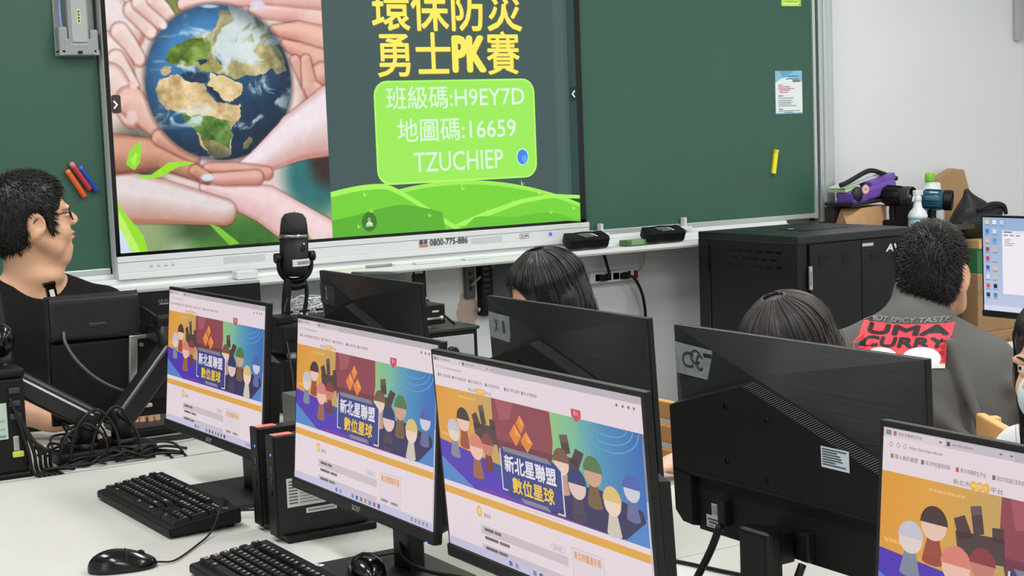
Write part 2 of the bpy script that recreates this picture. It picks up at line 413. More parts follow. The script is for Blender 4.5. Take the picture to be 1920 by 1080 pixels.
fr = MB(); fr.box((4.811, 5.33, 1.05), (4.828, 5.36, BZ1)); q(fr, 'frame_groove', GAP, bd, L)
fr = MB(); fr.box((4.828, 5.300, 1.046), (4.850, 5.383, BZ1), 0.002); fr.box((4.850, 5.290, 1.046), (4.880, 5.383, BZ1), 0.006); fr.box((4.880, 5.296, 1.046), (4.912, 5.383, BZ1), 0.008)
q(fr, 'outer_frame', ALU, bd, L)
# the tray: stepped aluminium section with a rounded front lip
prof = [(5.396, 1.066), (5.300, 1.066), (5.296, 1.052), (5.262, 1.050), (5.258, 1.036), (5.238, 1.033), (5.234, 1.024), (5.152, 1.020), (5.146, 1.023), (5.139, 1.020), (5.136, 1.008), (5.140, 1.000), (5.150, 0.998), (5.396, 0.998)]
tr = MB()
P0 = [(BX0, y, z) for y, z in prof]; P1 = [(4.62, y, z) for y, z in prof]; n_ = len(prof)
tr.raw(P0 + P1, [[i, (i + 1) % n_, n_ + (i + 1) % n_, n_ + i] for i in range(n_)] + [list(range(n_))[::-1], list(range(n_, 2 * n_))], False)
q(tr, 'chalk_tray', LEDGE, bd, L)
for x in (3.60, 4.03):      # little white clips on the rail below the right-hand panel
    c = MB(); c.box((x, 5.27, 1.062), (x + 0.012, 5.30, 1.115), 0.003); c.box((x - 0.028, 5.262, 1.062), (x + 0.034, 5.298, 1.078), 0.003)
    q(c, 'panel_clip', PLASTIC_WHITE, bd, L)

# things on the board
def marker(name, label, p0, p1, r, col, tip, group=None):
    """fat whiteboard pen held to the board by a magnet"""
    p0 = Vector(p0); p1 = Vector(p1); c = (p0 + p1) / 2; d = (p1 - p0); Ln = d.length
    t = thing(name, label, 'marker pen', c, 0, group); R = d.to_track_quat('Z', 'Y').to_matrix().to_4x4()
    b = MB(); b.M = R; b.lathe([(r * 0.75, -Ln / 2), (r, -Ln / 2 + 0.006), (r, Ln * 0.30), (r * 1.02, Ln * 0.31), (r * 1.02, Ln * 0.33)], 16); b.build('barrel', mat('pen_' + name + str(col[0]) + str(col[2]), col, 0.35), t)
    b = MB(); b.M = R; b.lathe([(r * 1.02, Ln * 0.33), (r * 0.98, Ln * 0.46), (r * 0.6, Ln * 0.49), (r * 0.35, Ln * 0.5)], 16); b.build('cap', mat('pencap_' + name + str(tip[0]) + str(tip[2]), tip, 0.35), t)
    return t
marker('marker_pen', 'orange marker pen leaning left, leftmost of three on the green board', (1.497, 5.298, 1.337), (1.441, 5.298, 1.432), 0.0095, (226, 96, 40), (232, 118, 62), 'marker pens stuck on the board')
marker('marker_pen', 'red marker pen between the orange and the blue one on the board', (1.517, 5.298, 1.360), (1.455, 5.298, 1.457), 0.0095, (184, 58, 66), (214, 130, 130), 'marker pens stuck on the board')
marker('marker_pen', 'blue marker pen on the board, next to the display edge', (1.540, 5.298, 1.353), (1.485, 5.298, 1.443), 0.0095, (36, 74, 168), (60, 104, 190), 'marker pens stuck on the board')
yl = thing('marker_pen', 'yellow flat magnetic pen stuck alone on the right green panel', 'marker pen', (4.56, 5.302, 1.329))
b = MB(); b.M = Matrix.Rotation(math.radians(10), 4, 'Y'); b.box((-0.010, -0.009, -0.054), (0.010, 0.008, 0.042), 0.005, 3); b.build('barrel', mat('pen_yellow', (240, 226, 40), 0.4), yl)
b = MB(); b.M = Matrix.Rotation(math.radians(10), 4, 'Y'); b.box((-0.0108, -0.010, 0.040), (0.0108, 0.008, 0.054), 0.004, 3); b.build('cap', mat('pen_yellow_cap', (226, 208, 30), 0.4), yl)

po = Art(); W_, H_ = 0.156, 0.190
po.rect(0, 0, W_, H_, (226, 234, 236)).poly([(0, H_), (0, H_ - 0.055), (0.028, H_ - 0.036), (0.06, H_ - 0.028), (0.1, H_ - 0.04), (W_, H_ - 0.05), (W_, H_)], (138, 190, 214), 1).poly([(0.02, H_), (0.05, H_ - 0.03), (0.09, H_ - 0.012), (0.11, H_)], (104, 166, 200), 2)
po.rect(0.10, H_ - 0.050, 0.142, H_ - 0.040, (120, 124, 130), 3, 0.002)
for i, (x0, x1, y, c) in enumerate([(0.07, 0.135, 0.022, (60, 110, 150)), (0.06, 0.138, 0.034, (90, 130, 160)), (0.016, 0.045, 0.060, (190, 150, 70)), (0.016, 0.085, 0.068, (140, 140, 146)), (0.016, 0.11, 0.076, (196, 120, 140)), (0.022, 0.085, 0.083, (206, 100, 130)), (0.022, 0.075, 0.092, (206, 100, 130)), (0.016, 0.045, 0.108, (110, 110, 116)), (0.016, 0.105, 0.118, (150, 150, 156)), (0.016, 0.09, 0.128, (150, 150, 156)), (0.016, 0.10, 0.136, (150, 150, 156)), (0.016, 0.09, 0.144, (150, 150, 156)), (0.016, 0.12, 0.152, (150, 150, 156)), (0.016, 0.042, 0.166, (110, 110, 116)), (0.016, 0.138, 0.174, (150, 150, 156)), (0.05, 0.10, 0.181, (150, 150, 156))]):
    po.rect(x0, H_ - y - 0.0035, x1, H_ - y, c, 3)
po.rect(0, 0, W_, 0.006, (120, 184, 210), 3)
pp = po.build('poster', PAPER, M=WALL(4.578, 5.3085, 1.537)); tag(pp, 'small white and pale blue notice taped on the right green panel', 'notice')
gn = Art().rect(0, 0, 0.113, 0.10, (188, 226, 96)).rect(0.012, 0.008, 0.10, 0.014, (224, 244, 170), 1).rect(0.02, 0.018, 0.09, 0.021, (120, 170, 60), 1).rect(0.015, 0.026, 0.095, 0.04, (206, 238, 120), 1).ell(0.106, 0.008, 0.004, 0.004, (110, 150, 70), 2)
g2 = gn.build('sticky_note', PAPER, M=WALL(4.623, 5.3085, 2.010)); tag(g2, 'bright green note high on the right green panel, cut by the photo edge', 'note')

# remote receiver in its grey wall holder
hd = thing('remote_holder', 'grey plastic wall holder on the green board left of the display', 'holder', (1.50, 5.285, 1.88))
GREY = mat('grey_plastic', (146, 150, 150), 0.5); GREY2 = mat('light_grey_plastic', (166, 170, 170), 0.45)
b = MB(); b.box((-0.070, 0.015, -0.068), (0.066, 0.024, 0.20), 0.004); b.build('back_plate', GREY, hd)
b = MB(); b.prism([(-0.068, -0.030), (0.066, -0.030), (0.066, 0.016), (-0.068, 0.016)], -0.066, -0.050); b.box((-0.068, -0.03, -0.066), (-0.036, 0.018, 0.030), 0.010, 3); b.box((0.036, -0.03, -0.066), (0.066, 0.018, 0.020), 0.010, 3); b.box((-0.05, -0.032, -0.066), (0.05, -0.02, -0.012), 0.004); b.build('cup', GREY, hd)
b = MB(); b.prism([(-0.008, -0.0335), (0.008, -0.0335), (0, -0.0335 + 0.0001)], -0.062, -0.052); b.build('arrow_mark', BLACK, hd)
rc = thing('remote_control', 'rounded grey handheld device standing in the wall holder', 'remote', (1.50, 5.262, 1.90))
b = MB(); b.box((-0.034, -0.012, -0.062), (0.034, 0.016, 0.20), 0.012, 4); b.box((-0.027, -0.018, -0.045), (0.027, -0.008, 0.19), 0.008, 3); b.build('shell', GREY2, rc)
a = Art().rect(-0.006, -0.012, 0.006, 0.036, (206, 216, 150), 0, 0.003)
for k in range(4): a.ell(0, -0.004 + k * 0.0105, 0.0032, 0.0042, (60, 66, 50), 1)
a.build('indicator_strip', PRINT, rc, M=WALL(0, -0.0186, 0.03))
pn = thing('stylus_cable', 'white plug on a pale blue cable standing in the grey holder', 'cable', (1.452, 5.27, 1.86))
MB().box((-0.006, -0.006, -0.03), (0.006, 0.006, 0.03), 0.002).build('plug', PLASTIC_WHITE, pn)
MB().tube([(0, 0, 0.03), (-0.006, 0.004, 0.07), (-0.004, 0.01, 0.13), (0.0, 0.012, 0.20)], 0.0045).build('cable', mat('blue_cable', (120, 150, 196), 0.45), pn)

# woven hat that hangs on the wall behind the board frame
ht = thing('straw_hat', 'beige woven round hat edge peeking out behind the board frame', 'hat', (4.83, 5.388, 1.50))
b = MB(); b.lathe([(0.20, 0.0), (0.205, 0.003), (0.15, 0.006), (0.08, 0.009), (0.01, 0.010)], 48, M=Matrix.Rotation(math.radians(90), 4, 'X') @ Matrix.Scale(1, 4)); b.build('brim', mat('straw', (206, 192, 150), 0.8, bump=(220, 0.4), noise=(150, 0.25)), ht)
ht.location = (4.728, 5.398, 1.50)

# made-up window frame, added around the fill lamp on the left wall
wn = MB()
for lo, hi in (((-1.5, -1.05, 1.0), (-1.44, 2.05, 1.05)), ((-1.5, -1.05, 2.35), (-1.44, 2.05, 2.40)), ((-1.5, -1.05, 1.05), (-1.44, -1.0, 2.35)), ((-1.5, 2.0, 1.05), (-1.44, 2.05, 2.35)), ((-1.5, 0.48, 1.05), (-1.46, 0.52, 2.35))): wn.box(lo, hi, 0.004)
struct(wn.build('added_window_1', mat('added_frame_aluminium', (190, 194, 196), 0.4, metal=0.5)))

# ------------------------------------------------------------------ interactive flat panel in the middle of the board
DX, DY, DZ = 1.595, 5.257, 1.139            # lower left corner of the lit area
dp = thing('interactive_display', 'large interactive display showing a slide with hands around a globe', 'display', (2.55, 5.28, 1.0))
L = Vector((2.55, 5.28, 1.0))
def dart(a, name, m, z=0.0, step=0.0003): o = a.build(name, m, dp, M=WALL(DX, DY - z, DZ), step=step); o.data.transform(Matrix.Translation(-L)); return o
q(MB().box((1.579, 5.262, 1.040), (3.522, 5.318, 2.26), 0.004), 'housing', mat('display_housing', (196, 202, 200), 0.45), dp, L)
bz = MB()
bz.box((1.581, 5.256, 1.127), (1.596, 5.263, 2.245)); bz.box((3.489, 5.256, 1.127), (3.519, 5.263, 2.245)); bz.box((1.581, 5.256, 1.127), (3.519, 5.263, 1.1395)); bz.box((1.581, 5.256, 2.205), (3.519, 5.263, 2.245))
q(bz, 'bezel', BLACK_GLOSS, dp, L)
ch = MB()
ch.box((1.581, 5.250, 1.107), (3.530, 5.300, 1.1275), 0.002); ch.box((1.581, 5.252, 1.070), (3.530, 5.300, 1.106), 0.002); ch.box((1.581, 5.246, 1.048), (3.530, 5.300, 1.070), 0.003)
q(ch, 'lower_panel', PLASTIC_WHITE, dp, L)
GR = mat('speaker_mesh', (188, 194, 196), 0.6, noise=(900, 0.2))
for x0, x1 in ((1.962, 2.12), (2.975, 3.115)):
    q(MB().box((x0, 5.2508, 1.076), (x1, 5.256, 1.100), 0.002), 'speaker_grille', GR, dp, L)
st = Art()
st.text('盛源', 0.034, 0.012, 0.070, 0.030, (44, 44, 46), 1, 0.02).rect(0.034, 0.003, 0.072, 0.009, (206, 96, 70), 1).text('0800-775-886', 0.080, 0.004, 0.246, 0.028, (38, 38, 40), 1, 0.012)
o = st.build('phone_number', PRINT, dp, M=WALL(2.712, 5.2485, 1.078)); o.data.transform(Matrix.Translation(-L))
ic = Art()
for i in range(4): ic.rect(0.026 * i, 0, 0.026 * i + 0.012, 0.003, (150, 154, 156), 1); ic.rect(0.026 * i + 0.002, 0.003, 0.026 * i + 0.009, 0.010, (196, 200, 200), 1)
o = ic.build('port_icons', PRINT, dp, M=WALL(1.693, 5.2515, 1.084)); o.data.transform(Matrix.Translation(-L))
ic = Art().rect(0, 0, 0.044, 0.020, (140, 146, 150), 0, 0.002).rect(0.003, 0.003, 0.041, 0.017, (214, 218, 220), 1).rect(0.006, 0.005, 0.020, 0.009, (110, 116, 120), 2).rect(0.022, 0.008, 0.038, 0.014, (90, 96, 102), 2).rect(0.006, 0.012, 0.018, 0.0155, (120, 124, 130), 2)
o = ic.build('energy_label', PRINT, dp, M=WALL(3.196, 5.2515, 1.080)); o.data.transform(Matrix.Translation(-L))
pw = Art().ell(0, 0, 0.010, 0.010, (150, 160, 240), 0).ell(0, 0, 0.006, 0.006, (86, 96, 250), 1)
o = pw.build('power_light', attr_mat('power_led', 1.0), dp, M=WALL(3.341, 5.2513, 1.090)); o.data.transform(Matrix.Translation(-L))

# ---- the slide on its screen: right half
SW, SH = 1.895, 1.066; SP = 0.796
sl = Art(); Z0 = 0
sl.rect(SP, 0, SW, SH, (66, 88, 86))
sl.rect(SW - 0.10, 0, SW - 0.055, SH, (72, 96, 94), 0.5).rect(SW - 0.038, 0, SW, SH, (38, 68, 68), 0.5)
def wave(f, x0, x1, n=40): return [(x0 + (x1 - x0) * k / n, f((x0 + (x1 - x0) * k / n))) for k in range(n + 1)]
back = lambda x: 0.186 - 0.23 * ((x - 1.315) / 0.55) ** 2 * 0.5 if x < 1.315 else 0.186 - 0.118 * ((x - 1.315) / 0.58) ** 2
g1 = lambda x: max(0.165 + 0.03 * math.sin((x - 0.80) * 7.5), 0.0)
sl.poly([(SP, 0), (SW, 0)] + wave(back, SP, SW)[::-1], (160, 238, 84), 1)
sl.poly([(SP, 0), (SW, 0)] + wave(lambda x: back(x) - 0.016, SP, SW)[::-1], (120, 214, 56), 1.5)
fl = lambda x: 0.170 - 0.0 * x + 0.02 * math.sin((x - 0.80) * 9) - 0.62 * max(0, x - 1.02) ** 1.25
sl.poly([(SP, 0)] + [(x, y) for x, y in [(1.55, 0.0)]] + [(x, max(fl(x), 0)) for x in np.linspace(1.42, SP, 34)], (168, 244, 92), 2)
sl.poly([(SP, 0), (1.50, 0.0)] + [(x, max(fl(x) - 0.02, 0)) for x in np.linspace(1.40, SP, 34)], (118, 210, 56), 2.5)
sl.poly([(SP, 0), (1.27, 0.0)] + [(x, max(0.085 + 0.022 * math.sin((x - 0.93) * 9) - 0.12 * max(0, x - 1.08), 0)) for x in np.linspace(1.26, SP, 26)], (92, 178, 48), 3)
# paler path climbing to the right, and a darker fold below it
sl.poly([(1.30, 0.012), (1.45, 0.06), (1.62, 0.10), (1.76, 0.112), (SW, 0.10), (SW, 0.086), (1.75, 0.096), (1.62, 0.082), (1.46, 0.040), (1.36, 0.010)], (168, 244, 92), 3.2)
sl.poly([(1.35, 0)] + [(x, 0.015 + 0.028 * math.sin((x - 1.33) * 6.5) + 0.012 * math.sin((x - 1.3) * 17)) for x in np.linspace(1.40, SW, 30)] + [(SW, 0)], (104, 196, 52), 3.4)
for gx, gy, s in ((0.93, 0.148, 1), (1.02, 0.186, 0.8), (0.955, 0.085, 1), (0.90, 0.03, 0.9), (1.20, 0.055, 0.8), (1.35, 0.150, 1), (1.46, 0.05, 1), (1.62, 0.155, 0.9), (1.75, 0.034, 0.8), (1.70, 0.112, 0.9), (1.58, 0.085, 0.8), (1.86, 0.045, 0.8)):
    sl.poly([(gx, gy), (gx - 0.012 * s, gy + 0.018 * s), (gx - 0.002, gy + 0.004)], (196, 250, 120), 4).poly([(gx, gy), (gx + 0.001, gy + 0.024 * s), (gx + 0.005, gy)], (196, 250, 120), 4).poly([(gx + 0.004, gy), (gx + 0.018 * s, gy + 0.013 * s), (gx + 0.006, gy - 0.002)], (196, 250, 120), 4)
# title
YE = (252, 238, 96)
for z, c, e in ((5, (120, 92, 50), 0.004), (6, YE, 0.0)):
    sl.text('環保防災', 0.997 + e, 0.755 - e, 1.650 + e, 0.932 - e, c, z, 0.016)
    sl.text('勇士', 1.012 + e, 0.585 - e, 1.325 + e, 0.752 - e, c, z, 0.014)
    sl.text('PK', 1.330 + e, 0.598 - e, 1.482 + e, 0.740 - e, c, z, 0.055)
    sl.text('賽', 1.484 + e, 0.588 - e, 1.634 + e, 0.756 - e, c, z, 0.014)
sl.rect(0.990, 0.183, 1.696, 0.572, (178, 250, 104), 7, 0.055).rect(0.997, 0.190, 1.689, 0.565, (158, 236, 90), 7.5, 0.050)
PALE = (222, 250, 226)
sl.text('班級碼:H9EY7D', 1.041, 0.464, 1.648, 0.550, PALE, 8, 0.006)
sl.text('地圖碼:16659', 1.082, 0.340, 1.604, 0.428, PALE, 8, 0.006)
sl.text('TZUCHIEP', 1.146, 0.225, 1.540, 0.300, PALE, 8, 0.004)
sl.ell(1.630, 0.265, 0.028, 0.033, (190, 236, 240), 8).ell(1.630, 0.265, 0.024, 0.029, (66, 132, 226), 8.5).ell(1.638, 0.258, 0.012, 0.015, (104, 164, 240), 9)
sl.ell(0.948, 0.050, 0.031, 0.036, (60, 122, 40), 8).ell(0.948, 0.058, 0.006, 0.007, (214, 240, 196), 9).ell(0.948, 0.058, 0.0035, 0.0045, (60, 122, 40), 9.3)
sl.poly([(0.934, 0.038), (0.962, 0.038), (0.960, 0.046), (0.948, 0.052), (0.936, 0.046)], (214, 240, 196), 9).rect(0.932, 0.033, 0.964, 0.036, (214, 240, 196), 9)
sl.rect(SW - 0.032, 0.478, SW, 0.536, (26, 44, 44), 8, 0.008).poly([(SW - 0.010, 0.522), (SW - 0.023, 0.507), (SW - 0.010, 0.492), (SW - 0.006, 0.496), (SW - 0.016, 0.507), (SW - 0.006, 0.518)], (240, 244, 244), 9)
sl.rect(0.0, 0.478, 0.033, 0.540, (66, 54, 52), 8, 0.008).poly([(0.010, 0.522), (0.023, 0.507), (0.010, 0.492), (0.006, 0.496), (0.016, 0.507), (0.006, 0.518)], (250, 250, 250), 9)
dart(sl, 'screen_image', SCREEN, 0.0022, 0.0001)

# ---- left half: the picture of many hands holding a globe, drawn on a fine grid of coloured points
GU, GV = 330, 520
u = np.linspace(0, SP, GU); v = np.linspace(0, SH, GV); UU, VV = np.meshgrid(u, v, indexing='ij')
img = np.zeros((GU, GV, 3)); img[:] = (226, 206, 200)
def smooth(a, b, x): t = np.clip((x - a) / (b - a), 0, 1); return t * t * (3 - 2 * t)
def noise2(x, y, s, oct=5, seed=0):
    r = np.random.default_rng(seed); out = np.zeros_like(x); amp = 1; tot = 0
    for o in range(oct):
        g = r.uniform(-1, 1, (64, 64)); X = (x * s) % 63; Y = (y * s) % 63; i = X.astype(int); j = Y.astype(int); fx = X - i; fy = Y - j
        fx = fx * fx * (3 - 2 * fx); fy = fy * fy * (3 - 2 * fy)
        out += amp * ((g[i, j] * (1 - fx) + g[i + 1, j] * fx) * (1 - fy) + (g[i, j + 1] * (1 - fx) + g[i + 1, j + 1] * fx) * fy); tot += amp; amp *= 0.55; s *= 2.1
    return out / tot
def lay(a, c): 
    global img
    a = a[..., None]; img = img * (1 - a) + np.array(c, float) * a
U0, V0 = UU, VV; WX = 0.016 * noise2(UU, VV, 22, 5, 31); WY_ = 0.016 * noise2(UU, VV, 22, 5, 32)
def blob(cx, cy, rx, ry, c, soft=0.5): d = np.sqrt(((UU - cx) / rx) ** 2 + ((VV - cy) / ry) ** 2); lay(1 - smooth(1 - soft, 1 + soft, d), c)
def inpoly(P, rough=False):
    P = np.array(P); r = np.zeros_like(U0, bool); UU = U0 + (WX if rough else 0); VV = V0 + (WY_ if rough else 0)
    for i in range(len(P)):
        (x0, y0), (x1, y1) = P[i - 1], P[i]; c = ((y0 > VV) != (y1 > VV)) & (UU < (x1 - x0) * (VV - y0) / (y1 - y0 + 1e-12) + x0); r ^= c
    return r
def limb(pts, c, dark, shade=0.010):
    """one finger or arm: pts = (u, v, radius), rounded tone across it and a soft contact line"""
    best = np.full_like(UU, 9.0); rr = np.full_like(UU, 0.02); side = np.zeros_like(UU)
    for (x0, y0, r0), (x1, y1, r1) in zip(pts, pts[1:]):
        dx, dy = x1 - x0, y1 - y0; t = np.clip(((UU - x0) * dx + (VV - y0) * dy) / (dx * dx + dy * dy), 0, 1)
        R = r0 + (r1 - r0) * t; d = np.hypot(UU - x0 - t * dx, VV - y0 - t * dy) / R; m = d < best
        best = np.where(m, d, best); rr = np.where(m, R, rr); side = np.where(m, ((UU - x0 - t * dx) * 0.4 - (VV - y0 - t * dy)) / R, side)
    lay(0.42 * (1 - smooth(1.0, 1.0 + shade / rr, best)) * (best > 0.9), (104, 58, 48))
    tone = np.clip(0.15 + 0.75 * np.clip(side, -0.2, 1) + 0.5 * smooth(0.72, 1.0, best), 0, 1)[..., None]
    colr = np.array(c, float) * (1 - tone) + np.array(dark, float) * tone
    global img
    a = (1 - smooth(0.96, 1.03, best))[..., None]; img = img * (1 - a) + colr * a
ART_DATA = {'pre': [('b', 0.032, 0.823, 0.129, 0.129, (236, 222, 220), 0.8), ('b', 0.23, 0.852, 0.065, 0.047, (120, 140, 70), 0.6), ('b', 0.759, 0.829, 0.097, 0.065, (120, 84, 66), 0.6), ('b', 0.775, 0.54, 0.065, 0.172, (170, 110, 90), 0.5), ('b', 0.737, 0.231, 0.118, 0.151, (44, 110, 112), 0.4), ('b', 0.786, 0.278, 0.065, 0.086, (60, 44, 40), 0.5), ('b', 0.375, 0.021, 0.387, 0.129, (88, 140, 66), 0.5), ('b', 0.475, 0.014, 0.129, 0.065, (60, 110, 40), 0.7), ('b', 0.199, 0.024, 0.047, 0.065, (170, 190, 160), 0.9), ('b', 0.24, 0.068, 0.129, 0.043, (56, 84, 50), 0.8), ('b', 0.074, 0.317, 0.086, 0.108, (60, 56, 40), 0.7), ('b', 0.066, 0.042, 0.129, 0.108, (150, 170, 120), 0.8), ('b', 0.004, 0.064, 0.047, 0.129, (206, 222, 240), 0.5), ('l', [(0.745, -0.004, 0.086), (0.544, 0.135, 0.069), (0.327, 0.213, 0.03)], (240, 212, 214), (204, 150, 146)), ('l', [(-0.053, 0.205, 0.099), (0.15, 0.17, 0.077), (0.381, 0.119, 0.047)], (226, 214, 214), (176, 116, 92)), ('l', [(-0.026, 0.339, 0.073), (0.16, 0.332, 0.052), (0.325, 0.245, 0.024)], (214, 160, 134), (132, 78, 58)), ('l', [(-0.016, 0.788, 0.129), (0.065, 0.752, 0.065)], (236, 222, 222), (196, 134, 116)), ('l', [(-0.005, 0.663, 0.09), (0.015, 0.555, 0.073)], (240, 222, 218), (196, 134, 116)), ('l', [(0.027, 0.662, 0.03), (0.057, 0.608, 0.026), (0.083, 0.568, 0.019)], (240, 220, 214), (196, 134, 116)), ('l', [(0.046, 0.752, 0.032), (0.08, 0.707, 0.026), (0.109, 0.656, 0.022)], (240, 220, 214), (196, 134, 116)), ('l', [(0.097, 0.824, 0.034), (0.128, 0.785, 0.028), (0.156, 0.747, 0.022)], (240, 220, 214), (196, 134, 116)), ('l', [(0.127, 0.851, 0.034), (0.171, 0.806, 0.028), (0.199, 0.774, 0.022)], (240, 220, 214), (196, 134, 116)), ('l', [(0.174, 0.861, 0.028), (0.206, 0.828, 0.024), (0.227, 0.803, 0.019)], (240, 220, 214), (196, 134, 116)), ('l', [(-0.001, 0.591, 0.056), (0.038, 0.536, 0.047), (0.069, 0.463, 0.037)], (240, 216, 210), (190, 124, 104)), ('l', [(0.068, 0.517, 0.052), (0.147, 0.433, 0.037), (0.228, 0.353, 0.026)], (236, 196, 182), (176, 110, 90)), ('l', [(0.164, 0.39, 0.03), (0.247, 0.339, 0.024), (0.286, 0.314, 0.019)], (226, 172, 154), (168, 100, 84)), ('l', [(0.831, 0.791, 0.099), (0.707, 0.84, 0.056), (0.543, 0.831, 0.028)], (244, 210, 204), (206, 146, 136)), ('l', [(0.793, 0.877, 0.043), (0.586, 0.877, 0.026), (0.278, 0.847, 0.024)], (244, 210, 204), (206, 146, 136)), ('l', [(0.826, 0.704, 0.065), (0.703, 0.752, 0.039), (0.608, 0.758, 0.019)], (236, 188, 170), (182, 112, 92)), ('l', [(0.801, 0.637, 0.052), (0.699, 0.686, 0.03), (0.646, 0.707, 0.019)], (232, 182, 164), (178, 108, 90)), ('l', [(0.789, 0.598, 0.047), (0.724, 0.58, 0.03), (0.682, 0.651, 0.019)], (230, 180, 164), (176, 108, 92)), ('l', [(0.773, 0.511, 0.047), (0.734, 0.56, 0.03), (0.724, 0.653, 0.019)], (230, 184, 170), (180, 112, 96))], 'post': [('l', [(0.833, 0.432, 0.133), (0.682, 0.379, 0.09), (0.532, 0.298, 0.047), (0.466, 0.278, 0.024)], (240, 226, 232), (198, 140, 128)), ('l', [(0.55, 0.249, 0.024), (0.43, 0.268, 0.026), (0.331, 0.276, 0.019)], (226, 170, 156), (170, 104, 90)), ('l', [(0.509, 0.236, 0.028), (0.388, 0.236, 0.024), (0.309, 0.244, 0.017)], (228, 178, 166), (176, 110, 96)), ('l', [(0.283, 0.271, 0.022), (0.325, 0.245, 0.019)], (214, 160, 134), (132, 78, 58)), ('b', 0.069, 0.463, 0.019, 0.024, (226, 196, 196), 0.3), ('b', 0.327, 0.245, 0.024, 0.013, (214, 222, 236), 0.35), ('b', 0.548, 0.848, 0.028, 0.015, (214, 216, 236), 0.3), ('b', 0.109, 0.658, 0.013, 0.015, (240, 206, 200), 0.4), ('b', 0.156, 0.747, 0.013, 0.013, (246, 220, 214), 0.4), ('b', 0.199, 0.774, 0.013, 0.013, (246, 220, 214), 0.4), ('b', 0.081, 0.571, 0.013, 0.015, (240, 206, 200), 0.4), ('b', 0.37, 0.841, 0.03, 0.006, (170, 200, 220), 0.4), ('p', [(0.038, 0.304), (0.056, 0.354), (0.091, 0.382), (0.095, 0.353), (0.087, 0.307), (0.066, 0.281)], (146, 220, 50)), ('p', [(0.054, 0.318), (0.074, 0.344), (0.081, 0.335), (0.067, 0.295)], (176, 236, 80)), ('p', [(0.073, 0.262), (0.127, 0.265), (0.187, 0.303), (0.254, 0.306), (0.285, 0.297), (0.224, 0.287), (0.155, 0.254), (0.102, 0.25)], (156, 226, 52)), ('p', [(-0.006, 0.189), (0.013, 0.152), (0.082, 0.059), (0.097, -0.005), (0.067, -0.01), (0.026, 0.063), (-0.006, 0.135)], (150, 224, 44)), ('p', [(0.002, 0.147), (0.056, 0.033), (0.071, -0.006), (0.044, -0.008), (-0.005, 0.102)], (192, 240, 110)), ('p', [(0.635, 0.1), (0.65, 0.109), (0.713, -0.002), (0.692, -0.005)], (110, 190, 50)), ('p', [(0.323, 0.081), (0.358, 0.069), (0.434, 0.005), (0.394, 0.001)], (124, 196, 56))], 'land': [([(0.212, 0.661), (0.253, 0.709), (0.313, 0.74), (0.386, 0.765), (0.416, 0.826), (0.502, 0.821), (0.58, 0.765), (0.629, 0.676), (0.653, 0.613), (0.611, 0.601), (0.592, 0.626), (0.543, 0.602), (0.502, 0.596), (0.455, 0.584), (0.416, 0.597), (0.371, 0.619), (0.325, 0.617), (0.306, 0.629), (0.281, 0.63), (0.243, 0.636)], (170, 160, 110), 3, 0.9), ([(0.199, 0.661), (0.247, 0.709), (0.306, 0.734), (0.365, 0.74), (0.376, 0.703), (0.347, 0.66), (0.294, 0.636), (0.269, 0.648), (0.237, 0.642), (0.211, 0.649)], (112, 140, 50), 4, 0.8), ([(0.515, 0.815), (0.579, 0.759), (0.635, 0.657), (0.646, 0.613), (0.614, 0.658), (0.565, 0.74)], (140, 150, 80), 6, 0.9), ([(0.313, 0.623), (0.352, 0.635), (0.411, 0.634), (0.417, 0.616), (0.371, 0.616), (0.325, 0.614)], (150, 150, 70), 5, 0.8), ([(0.181, 0.622), (0.198, 0.64), (0.22, 0.636), (0.216, 0.618), (0.193, 0.609)], (204, 180, 130), 5, 0.6), ([(0.161, 0.552), (0.18, 0.594), (0.215, 0.609), (0.244, 0.605), (0.259, 0.584), (0.29, 0.577), (0.336, 0.58), (0.353, 0.542), (0.377, 0.504), (0.423, 0.491), (0.466, 0.496), (0.457, 0.459), (0.425, 0.409), (0.429, 0.365), (0.413, 0.328), (0.379, 0.314), (0.34, 0.318), (0.316, 0.35), (0.299, 0.395), (0.288, 0.432), (0.271, 0.464), (0.232, 0.471), (0.189, 0.484), (0.168, 0.509)], (216, 188, 138), 7, 0.8), ([(0.239, 0.471), (0.29, 0.469), (0.362, 0.461), (0.419, 0.434), (0.43, 0.39), (0.414, 0.341), (0.369, 0.367), (0.323, 0.369), (0.3, 0.407), (0.269, 0.439)], (84, 122, 50), 8, 0.9), ([(0.317, 0.375), (0.369, 0.373), (0.414, 0.347), (0.406, 0.322), (0.366, 0.312), (0.334, 0.325)], (132, 120, 70), 9, 0.7), ([(0.349, 0.573), (0.364, 0.616), (0.409, 0.597), (0.454, 0.578), (0.481, 0.568), (0.468, 0.527), (0.423, 0.5), (0.404, 0.51), (0.374, 0.554)], (222, 196, 146), 10, 0.6), ([(0.487, 0.388), (0.497, 0.382), (0.484, 0.344), (0.467, 0.339), (0.467, 0.364)], (140, 130, 80), 12, 0.6), ([(0.314, 0.651), (0.347, 0.66), (0.356, 0.647), (0.326, 0.634)], (30, 56, 80), 13, 0.1), ([(0.384, 0.672), (0.401, 0.678), (0.422, 0.64), (0.411, 0.631), (0.396, 0.647)], (34, 60, 86), 14, 0.1), ([(0.247, 0.602), (0.28, 0.62), (0.312, 0.611), (0.351, 0.61), (0.349, 0.579), (0.29, 0.577), (0.265, 0.584)], (26, 54, 80), 15, 0.1), ([(0.348, 0.561), (0.368, 0.567), (0.404, 0.51), (0.416, 0.497), (0.39, 0.504)], (24, 48, 74), 16, 0.1)], 'globe': (0.392, 0.576, 0.27, 0.272)}
for k in ART_DATA['pre']: 
    if k[0] == 'b': blob(*k[1:])
    elif k[0] == 'l': limb(k[1], k[2], k[3])
